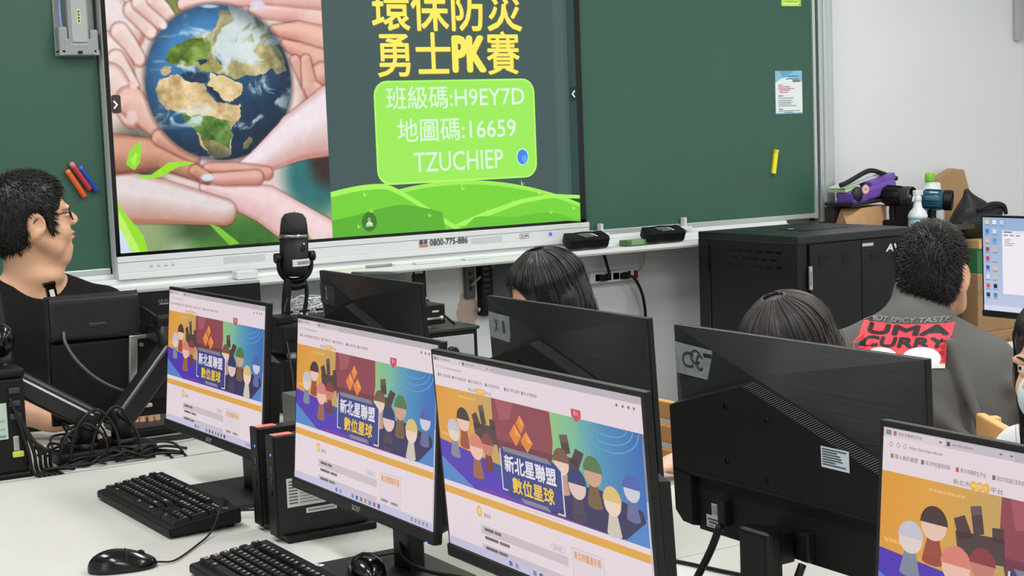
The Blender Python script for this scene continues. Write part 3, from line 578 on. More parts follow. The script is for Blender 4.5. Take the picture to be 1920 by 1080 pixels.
def ART_DATA_CLOUD(x, y):
    g = lambda a, b, s, t: np.exp(-((x - a) / s) ** 2 - ((y - b) / t) ** 2)
    return 1.3 * g(0.35, 0.55, 0.35, 0.4) + 0.9 * g(0.72, -0.2, 0.18, 0.4) + 0.7 * g(-0.1, -0.45, 0.6, 0.12) - 1.6 * g(-0.25, -0.05, 0.45, 0.2) - 1.2 * g(0.3, 0.0, 0.2, 0.15) - 1.3 * g(-0.45, 0.4, 0.25, 0.18) - 1.2 * g(0.45, -0.45, 0.25, 0.3)
# globe
EX, EY, ERX, ERY = ART_DATA['globe']
gx = (UU - EX) / ERX; gy = (VV - EY) / ERY; rad = np.hypot(gx, gy); disc = 1 - smooth(0.985, 1.012, rad)
lay(0.5 * (1 - smooth(1.0, 1.07, rad)), (60, 40, 40))
base = np.zeros_like(img); tl = smooth(-0.9, 1.0, -0.55 * gx + 0.85 * gy)[..., None]
base[:] = (22, 46, 70); base = base * (1 - tl) + np.array((62, 132, 190)) * tl
keep = img.copy(); img = base
for P, c, ns, am in ART_DATA['land']:
    m = inpoly(P, True).astype(float); nn = noise2(UU + 3, VV + 2, 26, 5, int(ns))[..., None]
    cc = np.clip(np.array(c, float) + am * nn * 90, 0, 255); img = img * (1 - m[..., None]) + cc * m[..., None]
nz = noise2(UU + 1.3 * noise2(UU, VV, 6, 3, 5) * 0.12, VV, 16, 6, 11); cl = noise2(UU, VV, 4, 3, 21)
cover = smooth(-0.06, 0.36, nz + 0.45 * cl + 0.35 * ART_DATA_CLOUD(gx, gy) - 0.12)
img = img * (1 - 0.85 * cover[..., None]) + np.array((214, 232, 240)) * 0.85 * cover[..., None]
img = img * (1 - 0.45 * smooth(0.75, 1.0, rad)[..., None]) + np.array((16, 32, 48)) * 0.45 * smooth(0.75, 1.0, rad)[..., None]
img = keep * (1 - disc[..., None]) + img * disc[..., None]
for k in ART_DATA['post']:
    if k[0] == 'b': blob(*k[1:])
    elif k[0] == 'l': limb(k[1], k[2], k[3])
    elif k[0] == 'p': lay(inpoly(k[1]).astype(float), k[2])
img += (noise2(UU, VV, 40, 3, 3) * 7)[..., None]
V = np.stack([UU.ravel(), VV.ravel(), np.zeros(UU.size)], 1)
ii, jj = np.meshgrid(np.arange(GU - 1), np.arange(GV - 1), indexing='ij'); a_ = (ii * GV + jj).ravel(); F = np.stack([a_, a_ + GV, a_ + GV + 1, a_ + 1], 1)
Mw = WALL(DX, DY - 0.0015, DZ); Vw = V @ np.array(Mw.to_3x3()).T + np.array(Mw.translation) - np.array(L)
ph = mesh_np('screen_picture', Vw, F, SCREEN, dp, False)
ca = ph.data.color_attributes.new('Col', 'FLOAT_COLOR', 'POINT'); s_ = np.clip(img.reshape(-1, 3), 0, 255) / 255
ln = np.where(s_ <= 0.04045, s_ / 12.92, ((s_ + 0.055) / 1.055) ** 2.4); ca.data.foreach_set('color', np.concatenate([ln, np.ones((len(ln), 1))], 1).astype(np.float32).ravel())

# ------------------------------------------------------------------ the two rows of desks
DT = 0.74
def desk(label, x0, x1, y0, y1):
    t = thing('computer_desk', label, 'desk', ((x0 + x1) / 2, (y0 + y1) / 2, 0)); hx, hy = (x1 - x0) / 2, (y1 - y0) / 2
    MB().box((-hx, -hy, DT - 0.025), (hx, hy, DT), 0.002).build('tabletop', DESK, t)
    for sx in (-1, 1):
        for sy in (-1, 1):
            MB().box((sx * (hx - 0.06) - 0.02, sy * (hy - 0.06) - 0.02, 0), (sx * (hx - 0.06) + 0.02, sy * (hy - 0.06) + 0.02, DT - 0.025), 0.003).build('leg', mat('grey_leg', (120, 122, 124), 0.4, metal=0.4), t)
    MB().box((-hx + 0.08, -0.01, 0.35), (hx - 0.08, 0.01, DT - 0.025)).build('modesty_panel', mat('grey_panel', (170, 172, 172), 0.5), t)
    return t
desk('white desk under the two left monitors with keyboards and mini computers', 0.42, 1.398, 2.170, 3.645)
desk('white desk under the two right lit monitors in the foreground', 0.42, 1.398, 0.55, 2.166)
desk('white desk behind, under the two left monitors seen from the back', 1.402, 2.02, 2.170, 3.645)
desk('white desk behind, under the large monitor back at the right', 1.402, 2.02, 0.55, 2.166)

# ------------------------------------------------------------------ web page shown on the lit monitors
PW, PH = 0.526, 0.294
def page():
    A = Art(); tone = lambda c: tuple(0.86 * x + 0.14 * y for x, y in zip(c, (168, 150, 158)))
    _p = A.poly; A.poly = lambda pts, col, z=0: _p(pts, tone(col), z)
    X = lambda u: u * PW; Yv = lambda v: (1 - v) * PH
    def R(u0, v0, u1, v1, c, z, r=0): A.rect(X(u0), Yv(v1), X(u1), Yv(v0), c, z, r)
    def T(t, u0, v0, u1, v1, c, z, b=0.0): A.text(t, X(u0), Yv(v1), X(u1), Yv(v0), c, z, b)
    def Pl(p, c, z): A.poly([(X(a), Yv(b)) for a, b in p], c, z)
    def El(u, v, ru, rv, c, z, **k): A.ell(X(u), Yv(v), ru * PW, rv * PH, c, z, **k)
    W0 = (232, 218, 224)
    R(0, 0, 1, 1, W0, 0); R(0, 0, 1, 0.033, (186, 178, 186), 1); R(0.004, 0.004, 0.165, 0.033, (220, 208, 214), 2); R(0.165, 0.005, 0.335, 0.033, (200, 190, 198), 1.5)
    G = (112, 102, 112); TX = (84, 74, 84)
    R(0.007, 0.008, 0.022, 0.026, (128, 120, 130), 3); R(0.028, 0.009, 0.036, 0.025, (196, 90, 70), 3); T('新北市親師生平台', 0.042, 0.010, 0.105, 0.024, TX, 3); R(0.170, 0.010, 0.178, 0.025, (60, 56, 62), 3); T('pts.ntpc.edu.tw', 0.184, 0.011, 0.235, 0.024, TX, 3)
    for u in (0.150, 0.300, 0.325): R(u, 0.014, u + 0.007, 0.020, G, 3)
    T('https://pts.ntpc.edu.tw', 0.072, 0.052, 0.160, 0.067, TX, 3)
    for u in (0.022, 0.042, 0.060): A.ell(X(u), Yv(0.058), 0.0024, 0.0024, G, 3).ell(X(u), Yv(0.058), 0.0018, 0.0018, W0, 4)
    for i, (u, t, c) in enumerate(((0.022, '匯入我的最愛', (150, 120, 60)), (0.105, '新北市校園資訊網', G), (0.195, '新北市親師生平台', (196, 90, 70)), (0.285, '新北市校園行政系統', G), (0.385, '國小學生資源', (70, 90, 180)), (0.470, '新北市教育局', G))):
        R(u, 0.092, u + 0.008, 0.108, c, 3); T(t, u + 0.012, 0.091, u + 0.075, 0.108, TX, 3)
    for u in (0.90, 0.925, 0.948, 0.970): A.ell(X(u), Yv(0.056), 0.0022, 0.0022, (150, 110, 120) if u > 0.96 else G, 3)
    # site header
    T('新北市', 0.190, 0.133, 0.232, 0.152, (90, 84, 92), 3); T('平台', 0.282, 0.133, 0.312, 0.152, (90, 84, 92), 3)
    for k in range(3): A.ell(X(0.241 + 0.0155 * k), Yv(0.1425), 0.0048, 0.0048, (234, 176, 60), 3)
    T('親師生', 0.236, 0.135, 0.277, 0.150, (250, 226, 160), 4)
    Pl([(0.70, 0.118), (0.743, 0.118), (0.743, 0.152), (0.7215, 0.176), (0.70, 0.152)], (206, 66, 84), 6); T('登入', 0.711, 0.127, 0.732, 0.146, (250, 220, 220), 7)
    # banner: orange plain on the left, green to blue sky on the right
    t0, t1 = 0.158, 0.655; N = 48
    stops = [(0, (222, 150, 46)), (0.12, (226, 158, 54)), (0.30, (196, 160, 84)), (0.42, (176, 170, 96)), (0.60, (140, 196, 120)), (0.70, (116, 186, 150)), (0.82, (66, 140, 184)), (1.0, (40, 96, 180))]
    for i in range(N):
        m = (i + 0.5) / N
        for (a, ca), (b_, cb) in zip(stops, stops[1:]):
            if a <= m <= b_: w = (m - a) / (b_ - a); col = tuple(ca[j] + (cb[j] - ca[j]) * w for j in range(3))
        R(i / N, t0, (i + 1) / N + 0.0005, t1, col, 2)
    for k in range(3):                                                # arcs in the sky
        for e, c in ((0, (96, 168, 196)), (0.006, None)):
            if c: Pl([(0.855 + (0.10 + 0.03 * k) * math.cos(a) * 0.8, t0 + (0.05 + 0.035 * k) * math.sin(a)) for a in np.linspace(0.05, math.pi - 0.4, 18)] + [(0.855 + (0.094 + 0.03 * k) * math.cos(a) * 0.8, t0 + (0.044 + 0.035 * k) * math.sin(a)) for a in np.linspace(math.pi - 0.4, 0.05, 18)], (82, 156, 196), 2.5)
    for k in range(8): Pl([(0.13 + 0.012 * k, 0.185), (0.139 + 0.012 * k, 0.185), (0.134 + 0.012 * k, 0.195), (0.125 + 0.012 * k, 0.195)], (236, 186, 100), 2.6)
    for k in range(4): Pl([(0.012 + 0.012 * k, 0.40), (0.020 + 0.012 * k, 0.40), (0.026 + 0.012 * k, 0.415), (0.018 + 0.012 * k, 0.415)], (236, 186, 100), 2.6)
    Pl([(0, 0.44), (0.40, 0.50), (0.62, 0.55), (1.0, 0.60), (1.0, t1), (0, t1)], (40, 66, 150), 3)
    Pl([(0, 0.44), (0.25, 0.48), (0.40, 0.655), (0.18, 0.655), (0.04, 0.56), (0, 0.53)], (68, 40, 176), 3.2)
    Pl([(0, 0.53), (0.04, 0.56), (0.18, 0.655), (0, 0.655)], (72, 126, 196), 3.3)
    Pl([(0.56, 0.48), (0.80, 0.46), (0.975, 0.50), (0.985, 0.545), (0.90, 0.648), (0.86, 0.655), (0.50, 0.655)], (38, 34, 78), 3.4)
    Pl([(0.985, 0.53), (1.0, 0.52), (1.0, t1), (0.885, t1)], (66, 126, 196), 3.3)
    Pl([(0.20, 0.655), (0.24, 0.63), (0.55, 0.645), (0.86, 0.652), (0.86, 0.655)], (104, 40, 160), 3.6)
    # big rounded maroon boulder behind the sign
    Pl([(0.31, t0), (0.598, t0), (0.603, 0.30), (0.590, 0.40), (0.55, 0.47), (0.36, 0.47), (0.322, 0.40), (0.308, 0.30)], (136, 58, 68), 4)
    Pl([(0.33, t0), (0.42, t0), (0.40, 0.24), (0.345, 0.26)], (160, 78, 86), 4.2); Pl([(0.315, 0.36), (0.60, 0.36), (0.585, 0.42), (0.55, 0.47), (0.36, 0.47), (0.325, 0.42)], (104, 44, 56), 4.2)
    
    for cu, cv, su, sv in ((0.42, 0.315, 0.030, 0.055), (0.475, 0.335, 0.030, 0.052), (0.45, 0.255, 0.022, 0.045)): Pl([(cu, cv - sv), (cu + su, cv), (cu, cv + sv), (cu - su, cv)], (232, 126, 40), 4.5); Pl([(cu, cv - sv), (cu + su, cv), (cu, cv)], (240, 160, 70), 4.6)
    # dark stone blocks on either side
    for p in ([(0.235, 0.215), (0.262, 0.205), (0.272, 0.30), (0.246, 0.31)], [(0.195, 0.27), (0.222, 0.25), (0.245, 0.32), (0.21, 0.34)], [(0.29, 0.27), (0.318, 0.265), (0.32, 0.315), (0.292, 0.315)], [(0.20, 0.31), (0.32, 0.30), (0.325, 0.39), (0.21, 0.40)],
              [(0.635, 0.255), (0.672, 0.245), (0.682, 0.33), (0.645, 0.345)], [(0.705, 0.30), (0.742, 0.315), (0.715, 0.39), (0.678, 0.37)], [(0.61, 0.35), (0.71, 0.35), (0.72, 0.43), (0.62, 0.44)]): Pl(p, (66, 50, 48), 4.6)
    for p in ([(0.235, 0.215), (0.262, 0.205), (0.264, 0.235), (0.24, 0.245)], [(0.635, 0.255), (0.672, 0.245), (0.675, 0.28), (0.64, 0.29)]): Pl(p, (92, 74, 68), 4.7)
    # plain rounded game pieces in the colours of the crowd
    def piece(u, v, s, body, head, cap=None):
        Pl([(u - 0.026 * s, v + 0.115 * s), (u + 0.026 * s, v + 0.115 * s), (u + 0.013 * s, v + 0.03 * s), (u - 0.013 * s, v + 0.03 * s)], body, 5); El(u, v + 0.115 * s, 0.026 * s, 0.014 * s, body, 5)
        El(u, v, 0.030 * s, 0.048 * s, head, 5.2)
        if cap: Pl([(u + 0.033 * s * math.cos(a), v - 0.006 * s - 0.058 * s * math.sin(a)) for a in np.linspace(0, math.pi, 12)], cap, 5.4)
    piece(0.085, 0.385, 1.05, (120, 130, 150), (226, 210, 200), (196, 196, 206)); piece(0.145, 0.315, 1.1, (150, 66, 50), (236, 196, 176), (60, 40, 38)); piece(0.27, 0.41, 1.0, (110, 44, 50), (196, 120, 100), (130, 50, 50))
    piece(0.205, 0.44, 1.2, (150, 90, 60), (238, 190, 170), (216, 124, 104)); piece(0.635, 0.39, 1.15, (190, 150, 120), (236, 204, 184), (110, 78, 54)); piece(0.70, 0.475, 1.3, (60, 50, 70), (226, 196, 190), (36, 44, 96))
    piece(0.775, 0.395, 1.25, (110, 84, 50), (206, 160, 130), (72, 112, 62)); piece(0.935, 0.42, 1.1, (92, 100, 150), (206, 206, 220), (64, 92, 170)); piece(0.85, 0.505, 1.2, (206, 196, 180), (238, 214, 190), (222, 190, 110))
    # title sign
    Pl([(0.338, 0.398), (0.60, 0.398), (0.63, 0.43), (0.63, 0.60), (0.60, 0.632), (0.36, 0.632), (0.338, 0.60)], (44, 52, 128), 6); Pl([(0.345, 0.388), (0.57, 0.388), (0.59, 0.412), (0.355, 0.412)], (120, 122, 136), 6.2); Pl([(0.42, 0.622), (0.55, 0.622), (0.57, 0.642), (0.44, 0.642)], (128, 128, 140), 6.2)
    for p in ([(0.332, 0.40), (0.337, 0.40), (0.337, 0.60), (0.332, 0.60)], [(0.332, 0.60), (0.36, 0.60), (0.36, 0.607), (0.332, 0.607)], [(0.63, 0.41), (0.636, 0.41), (0.636, 0.64), (0.63, 0.64)], [(0.60, 0.633), (0.636, 0.633), (0.636, 0.641), (0.60, 0.641)]): Pl(p, (214, 216, 230), 6.4)
    for z, c, e in ((7, (30, 34, 90), 0.004), (8, None, 0)):
        T('新北星聯盟', 0.352 + e, 0.424 + e, 0.606 + e, 0.512 + e, c or (226, 226, 236), z, 0.03); T('數位星球', 0.385 + e, 0.525 + e, 0.590 + e, 0.607 + e, c or (238, 196, 62), z, 0.03)
    for k in range(24): R(0.36 + 0.011 * k, 0.664, 0.366 + 0.011 * k, 0.672, (206, 192, 204), 3)
    R(0, 0.683, 1, 0.722, (226, 164, 56), 3)
    A.ell(X(0.190), Yv(0.765), 0.0075, 0.0085, (226, 172, 60), 4).ell(X(0.190), Yv(0.765), 0.0048, 0.0055, (244, 210, 120), 5); T('最新消息', 0.214, 0.765, 0.250, 0.787, (60, 52, 58), 4)
    R(0.555, 0.793, 0.618, 0.822, (150, 140, 148), 4, 0.004); R(0.5565, 0.795, 0.6165, 0.820, W0, 5, 0.0036); T('更多消息', 0.568, 0.800, 0.604, 0.815, (90, 82, 90), 6)
    for j, v in enumerate((0.832, 0.930)): R(0.192, v, 0.63, v + 0.045, (202, 190, 198), 4)
    for v, w in ((0.842, 0.30), (0.885, 0.34), (0.938, 0.325)): R(0.21, v, 0.21 + (w - 0.21) * 0.55, v + 0.016, (96, 88, 96), 5); R(0.21 + (w - 0.21) * 0.6, v, w, v + 0.016, (110, 100, 108), 5)
    R(0.650, 0.775, 0.792, 0.972, (180, 168, 176), 4); R(0.6515, 0.777, 0.7905, 0.970, (226, 214, 220), 5); T('新北校園通手冊', 0.660, 0.788, 0.780, 0.828, (224, 146, 60), 6, 0.02)
    for u in (0.662, 0.728): R(u, 0.925, u + 0.045, 0.940, (140, 130, 138), 6)
    R(0, 0.955, 1, 1, (196, 194, 222), 7)
    for k in range(9): R(0.33 + 0.031 * k + (0.06 if k > 1 else 0), 0.966, 0.347 + 0.031 * k + (0.06 if k > 1 else 0), 0.990, ((60, 110, 200), (150, 140, 160), (110, 130, 180), (80, 80, 110), (120, 100, 140), (190, 120, 60), (80, 140, 110), (150, 90, 100), (60, 60, 90))[k], 8)
    for k in range(5): R(0.86 + 0.024 * k, 0.968, 0.874 + 0.024 * k, 0.975, (110, 104, 130), 8); R(0.86 + 0.024 * k, 0.980, 0.872 + 0.024 * k, 0.986, (110, 104, 130), 8)
    R(0.993, 0.19, 1.0, 0.955, (206, 194, 202), 9); R(0.9935, 0.16, 0.9995, 0.45, (130, 122, 132), 9.5)
    return A
def desktop():
    A = Art(); W, H = PW, PH; R = lambda u0, v0, u1, v1, c, z, r=0: A.rect(u0 * W, (1 - v1) * H, u1 * W, (1 - v0) * H, c, z, r)
    for i in range(24): f = i / 23; R(0, i / 24, 1, (i + 1) / 24 + 0.0005, (150 + 40 * f, 176 + 22 * f, 214 + 8 * f), 0)
    for k in range(9):
        a = math.radians(200 - 24 * k); A.ell(W * 0.60 + 0.06 * math.cos(a), H * 0.30 + 0.055 * math.sin(a), 0.062, 0.036, (24 + 5 * k, 70 + 12 * k, 214), 1 + 0.1 * k, rot=200 - 24 * k)
    cs = [(230, 210, 120), (230, 236, 244), (200, 206, 216), (60, 130, 196), (210, 220, 232), (226, 196, 120), (90, 150, 210), (190, 60, 60), (224, 180, 130), (200, 70, 80), (170, 190, 220), (90, 80, 190), (226, 200, 130), (220, 220, 230), (230, 190, 120), (210, 90, 80), (40, 40, 60), (40, 60, 90), (60, 150, 160)]
    k = 0
    for r in range(9):
        for c in range(3 if r == 0 else 2):
            R(0.02 + 0.055 * c, 0.025 + 0.098 * r, 0.048 + 0.055 * c, 0.070 + 0.098 * r, cs[k % len(cs)], 3, 0.003); R(0.016 + 0.055 * c, 0.078 + 0.098 * r, 0.052 + 0.055 * c, 0.088 + 0.098 * r, (120, 140, 176), 3); k += 1
    R(0.145, 0.13, 0.90, 0.815, (196, 190, 206), 4); R(0.147, 0.135, 0.90, 0.81, (238, 232, 240), 5); R(0.147, 0.135, 0.40, 0.165, (226, 224, 238), 6); R(0.40, 0.135, 0.90, 0.165, (206, 204, 226), 6); R(0.16, 0.143, 0.22, 0.156, (110, 108, 120), 7)
    for k in range(3): R(0.16 + 0.045 * k, 0.178, 0.19 + 0.045 * k, 0.190, (130, 128, 138), 7)
    for k, w in enumerate((0.05, 0.035, 0.075, 0.06)): R(0.165, 0.225 + 0.02 * k, 0.165 + w, 0.234 + 0.02 * k, (170, 164, 172), 7)
    R(0.40, 0.815, 0.90, 0.835, (220, 216, 200), 5); R(0, 0.945, 1, 1, (214, 216, 236), 8)
    return A

MON_W, MON_H = 0.54, 0.322
def back_pt(u, v, y): return ((0.5 - u) * MON_W, y, -v * MON_H)
def make_monitor(name, label, screen_art, back, sticker=None):
    """screen faces -Y; the root stands on the desk under the panel"""
    t = thing(name, label, 'monitor')
    h = MB(); h.box((-MON_W / 2, 0, -MON_H), (MON_W / 2, 0.012, 0), 0.0025); h.box((-MON_W / 2, -0.004, -MON_H), (MON_W / 2, 0.012, -MON_H + 0.020), 0.003)
    hs = h.build('housing', BLACK, t)
    M = frame((-PW / 2, -0.0008, -0.007 - PH), (1, 0, 0), (0, 0, 1))
    sc = screen_art.build('screen', SCREEN, hs, M=M, step=0.00005)
    lg = Art().text('acer', -0.016, -0.0045, 0.016, 0.0045, (150, 152, 154)); lg.build('logo', PRINT, hs, M=frame((0, -0.0045, -MON_H + 0.010), (1, 0, 0), (0, 0, 1)))
    MB().box((0.246, -0.0046, -MON_H - 0.001), (0.250, 0.002, -MON_H + 0.003)).build('power_light', mat('blue_led', (60, 120, 255), 0.4, emit=((60, 140, 255), 2.0)), hs)
    b = MB(); TL, TR = back_pt(0.002, 0.002, 0.0125), back_pt(0.998, 0.002, 0.0125); RT, PK, LL, L_ = back_pt(0.47, 0.002, 0.0155), back_pt(0.38, 0.185, 0.026), back_pt(0.03, 0.36, 0.016), back_pt(0.002, 0.36, 0.0125); RM, RL, R_ = back_pt(0.80, 0.41, 0.020), back_pt(0.97, 0.50, 0.016), back_pt(0.998, 0.50, 0.0125)
    BL, BR = back_pt(0.002, 0.99, 0.0125), back_pt(0.998, 0.99, 0.0125)
    V = [TL, TR, RT, PK, LL, L_, RM, RL, R_, BL, BR]
    b.raw(V, [(0, 3, 2), (0, 4, 3), (0, 5, 4), (2, 3, 1), (1, 3, 6), (1, 6, 7), (1, 7, 8), (5, 9, 4), (8, 7, 10), (9, 10, 7, 6, 3, 4)], False)
    bmesh.ops.recalc_face_normals(b.bm, faces=list(b.bm.faces)); b.build('back_cover', BRUSHED, hs)
    F_ = lambda L: [((0.5 - u) * MON_W, -v * MON_H) for u, v in L]
    RX = Matrix(((1, 0, 0, 0), (0, 0, 1, 0), (0, 1, 0, 0), (0, 0, 0, 1)))
    b = MB()
    b.prism(F_([(0.03, 0.365), (0.38, 0.195), (0.97, 0.505), (0.97, 0.72), (0.03, 0.72)]), 0.013, 0.043, M=RX, top=F_([(0.034, 0.385), (0.366, 0.226), (0.955, 0.535), (0.955, 0.715), (0.034, 0.715)]))
    b.prism(F_([(0.03, 0.70), (0.12, 0.70), (0.12, 0.99), (0.06, 0.99), (0.03, 0.93)]), 0.013, 0.043, M=RX, top=F_([(0.035, 0.70), (0.115, 0.70), (0.115, 0.965), (0.07, 0.96), (0.036, 0.91)]))
    b.prism(F_([(0.12, 0.70), (0.97, 0.70), (0.97, 0.93), (0.93, 0.99), (0.12, 0.99)]), 0.013, 0.031, M=RX)
    b.box((back_pt(0.945, 0, 0)[0], 0.038, -0.705 * MON_H), (back_pt(0.10, 0, 0)[0], 0.0450, -0.695 * MON_H), 0.002)
    bmesh.ops.recalc_face_normals(b.bm, faces=list(b.bm.faces)); bc = b.build('rear_housing', BLACK_SOFT, hs)
    v = MB(); n = 64
    for k in range(n):
        f = (k + 0.5) / n; u0, v0, u1, v1 = 0.388 + f * 0.55, 0.209 + f * 0.292, 0.376 + f * 0.55, 0.228 + f * 0.292
        a = Vector(back_pt(u0, v0, 0.022)); c = Vector(back_pt(u1, v1, 0.0420)); d = Vector((0.0011, 0, 0))
        nn = (c - a).cross(Vector((1, 0, 0))).normalized() * 0.0012
        if nn.y < 0: nn = -nn
        v.raw([a - d + nn, a + d + nn, c + d + nn, c - d + nn], [(0, 1, 2, 3)], False)
    v.build('vent_grille', mat('vent_slats', (88, 90, 92), 0.4, spec=0.6), hs)
    for u_, v_ in ((0.295, 0.335), (0.47, 0.36), (0.29, 0.60), (0.46, 0.64)):
        MB().cyl(back_pt(u_, v_, 0.0420), back_pt(u_, v_, 0.0442), 0.004, n=12).build('screw_cap', BLACK_GLOSS, hs)
    if back:
        BK = lambda u, v, y: frame(back_pt(u, v, y), (-1, 0, 0), (0, 0, 1))
        lb = Art().rect(0, 0, 0.056, 0.030, (176, 186, 192))
        for k in range(7): lb.rect(0.003, 0.0255 - 0.0036 * k, 0.003 + (0.048, 0.030, 0.036, 0.038, 0.040, 0.026, 0.046)[k], 0.0275 - 0.0036 * k, (70, 74, 80), 1)
        lb.build('asset_label', PRINT, hs, M=BK(0.68, 0.515, 0.0435))
        lb = Art().rect(0.0, 0.0, 0.040, 0.020, (176, 178, 178)).rect(0.014, 0.020, 0.040, 0.040, (166, 168, 168)).rect(0.003, 0.012, 0.036, 0.015, (70, 70, 74), 1).rect(0.006, 0.007, 0.026, 0.010, (60, 60, 64), 1).rect(0.003, 0.002, 0.018, 0.0045, (110, 110, 114), 1)
        for k in range(5): lb.rect(0.017, 0.023 + 0.003 * k, 0.036, 0.0245 + 0.003 * k, (120, 122, 124), 1)
        lb.build('rating_label', PRINT, hs, M=BK(0.155, 0.965, 0.0316))
        for u_, v_ in ((0.255, 0.83), (0.60, 0.88)):
            c = MB(); c.box((back_pt(u_, 0, 0)[0] - 0.009, 0.030, -v_ * MON_H - 0.03), (back_pt(u_, 0, 0)[0] + 0.009, 0.046, -v_ * MON_H + 0.012), 0.003); c.build('cable_plug', RUBBER, hs)
        if sticker: sticker(hs, BK)
    hs.location = (0, 0, 0.445)
    n_ = MB(); n_.box((-0.034, 0.054, 0.006), (0.034, 0.084, 0.178), 0.009, 3); n_.box((-0.026, 0.026, 0.125), (0.026, 0.062, 0.172), 0.004); n_.build('neck', BLACK, t)
    b = MB(); pts = []
    for cx, cy, a0 in ((0.115, -0.055, -90), (0.115, 0.120, 0), (-0.115, 0.120, 90), (-0.115, -0.055, 180)):
        for k in range(6): a = math.radians(a0 + 18 * k); pts.append((cx + 0.015 * math.cos(a), cy + 0.015 * math.sin(a)))
    b.prism(pts, 0.0, 0.011, 0.002); b.build('base', mat('base_black', (20, 21, 22), 0.45, noise=(30, 0.15)), t)
    return t
def pose(t, x, y, rotz, ztop, tilt):
    t.location = (x, y, DT); t.rotation_euler = (0, 0, math.radians(rotz))
    h = [c for c in t.children if c.name.startswith('housing')][0]; h.location = (0, 0, ztop - DT); h.rotation_euler = (math.radians(-tilt), 0, 0)
    return t
pg = page()
m2 = pose(make_monitor('monitor', 'lit monitor with web page, second from the left, mini computers at its left edge', pg, False), 1.132, 2.384, -89.1, 1.182, 4.5)
pose(dup(m2, 'lit monitor with web page, leftmost, narrowest and farthest from the camera', (0, 0, 0)), 1.155, 3.155, -88.1, 1.182, 5.2)
pose(dup(m2, 'lit monitor with web page in the middle foreground, third from the left', (0, 0, 0)), 1.093, 1.793, -89.4, 1.180, -3.3)
pose(dup(m2, 'lit monitor cropped by the lower right corner of the photo, largest letters', (0, 0, 0)), 1.180, 0.940, -90, 1.180, 4.0)

off = Art().rect(0, 0, PW, PH, (30, 32, 36))
TAPE = mat('frosted_tape', (120, 124, 126), 0.35, spec=0.6, noise=(60, 0.25))
def st_x1(h, BK):
    MB().quad([(0, 0, 0), (0.078, -0.006, 0), (0.080, 0.046, 0), (0, 0.050, 0)]).build('name_sticker', TAPE, h).data.transform(BK(0.025, 0.245, 0.0195))
    Art().text('X', 0.022, 0.012, 0.034, 0.036, (40, 40, 42)).text('1', 0.052, 0.012, 0.060, 0.036, (60, 60, 62)).build('sticker_writing', PRINT, h, M=BK(0.025, 0.245, 0.0203))
def st_x2(h, BK):
    MB().quad([(0, 0, 0), (0.085, -0.004, 0), (0.085, 0.046, 0), (0, 0.050, 0)]).build('name_sticker', mat('dark_tape', (54, 56, 56), 0.4, noise=(40, 0.3)), h).data.transform(BK(0.02, 0.25, 0.0195))
    Art().text('X', 0.012, 0.012, 0.026, 0.042, (24, 24, 24)).text('2', 0.030, 0.012, 0.044, 0.042, (132, 124, 60)).build('sticker_writing', PRINT, h, M=BK(0.02, 0.25, 0.0203))
def st_swirl(h, BK):
    MB().quad([(0, 0, 0), (0.088, -0.004, 0), (0.094, 0.044, 0), (0, 0.050, 0)]).build('name_sticker', TAPE, h).data.transform(BK(0.02, 0.235, 0.0195))
    a = Art()
    for cx, cy, rx, ry in ((0.034, 0.024, 0.017, 0.013), (0.052, 0.030, 0.014, 0.012), (0.062, 0.022, 0.010, 0.013)):
        ring = [(cx + rx * math.cos(t), cy + ry * math.sin(t)) for t in np.linspace(0.6, 5.6, 22)] + [(cx + (rx - 0.004) * math.cos(t), cy + (ry - 0.004) * math.sin(t)) for t in np.linspace(5.6, 0.6, 22)]; a.poly(ring, (52, 54, 56), 0)
    a.rect(0.072, 0.032, 0.092, 0.038, (30, 30, 32)).build('sticker_writing', PRINT, h, M=BK(0.02, 0.235, 0.0203))
pose(make_monitor('monitor', 'dark monitor seen from behind, below the microphone, at left of the back row', off, True, st_x2), 1.611, 3.334, 90.2, 1.174, 3)
pose(make_monitor('monitor', 'monitor seen from behind with a girl with long black hair behind it', off, True, st_x1), 1.538, 2.373, 89.6, 1.183, 3)
pose(make_monitor('monitor', 'largest monitor seen from behind, silver tape at its top corner, right foreground', off, True, st_swirl), 1.500, 1.712, 90, 1.187, 2)

# thick cables hanging from the big monitor back, and lying on the white desk
def cable(label, pts, r, group=None, name='cable', m=None):
    P = [Vector(p) for p in pts]; base = P[0].copy(); o = MB().tube([p - base for p in P], r, 8, 7).build(name, m or RUBBER); o.location = base
    return tag(o, label, 'cable', group)
cable('thick black cable dropping from the big monitor back, left of its stand', [(1.462, 1.844, 0.890), (1.448, 1.852, 0.85), (1.432, 1.872, 0.80), (1.420, 1.890, 0.758), (1.40, 1.93, 0.747), (1.36, 2.00, 0.747)], 0.006)
cable('thick black cable from the big monitor back, right of its stand', [(1.462, 1.658, 0.870), (1.448, 1.668, 0.83), (1.430, 1.700, 0.785), (1.418, 1.745, 0.753), (1.40, 1.79, 0.747), (1.36, 1.84, 0.747)], 0.006)
cable('thin black cable lying across the white desk below the big monitor back', [(1.56, 2.24, 0.744), (1.60, 2.14, 0.744), (1.625, 2.04, 0.744), (1.66, 1.92, 0.744), (1.69, 1.80, 0.744), (1.72, 1.66, 0.744)], 0.0035)
cable('black cable curving over the stand base of the second lit monitor', [(1.19, 2.395, 0.80), (1.18, 2.36, 0.775), (1.20, 2.31, 0.760), (1.24, 2.25, 0.7545), (1.27, 2.18, 0.745), (1.30, 2.10, 0.7445), (1.33, 2.02, 0.7445)], 0.0035)

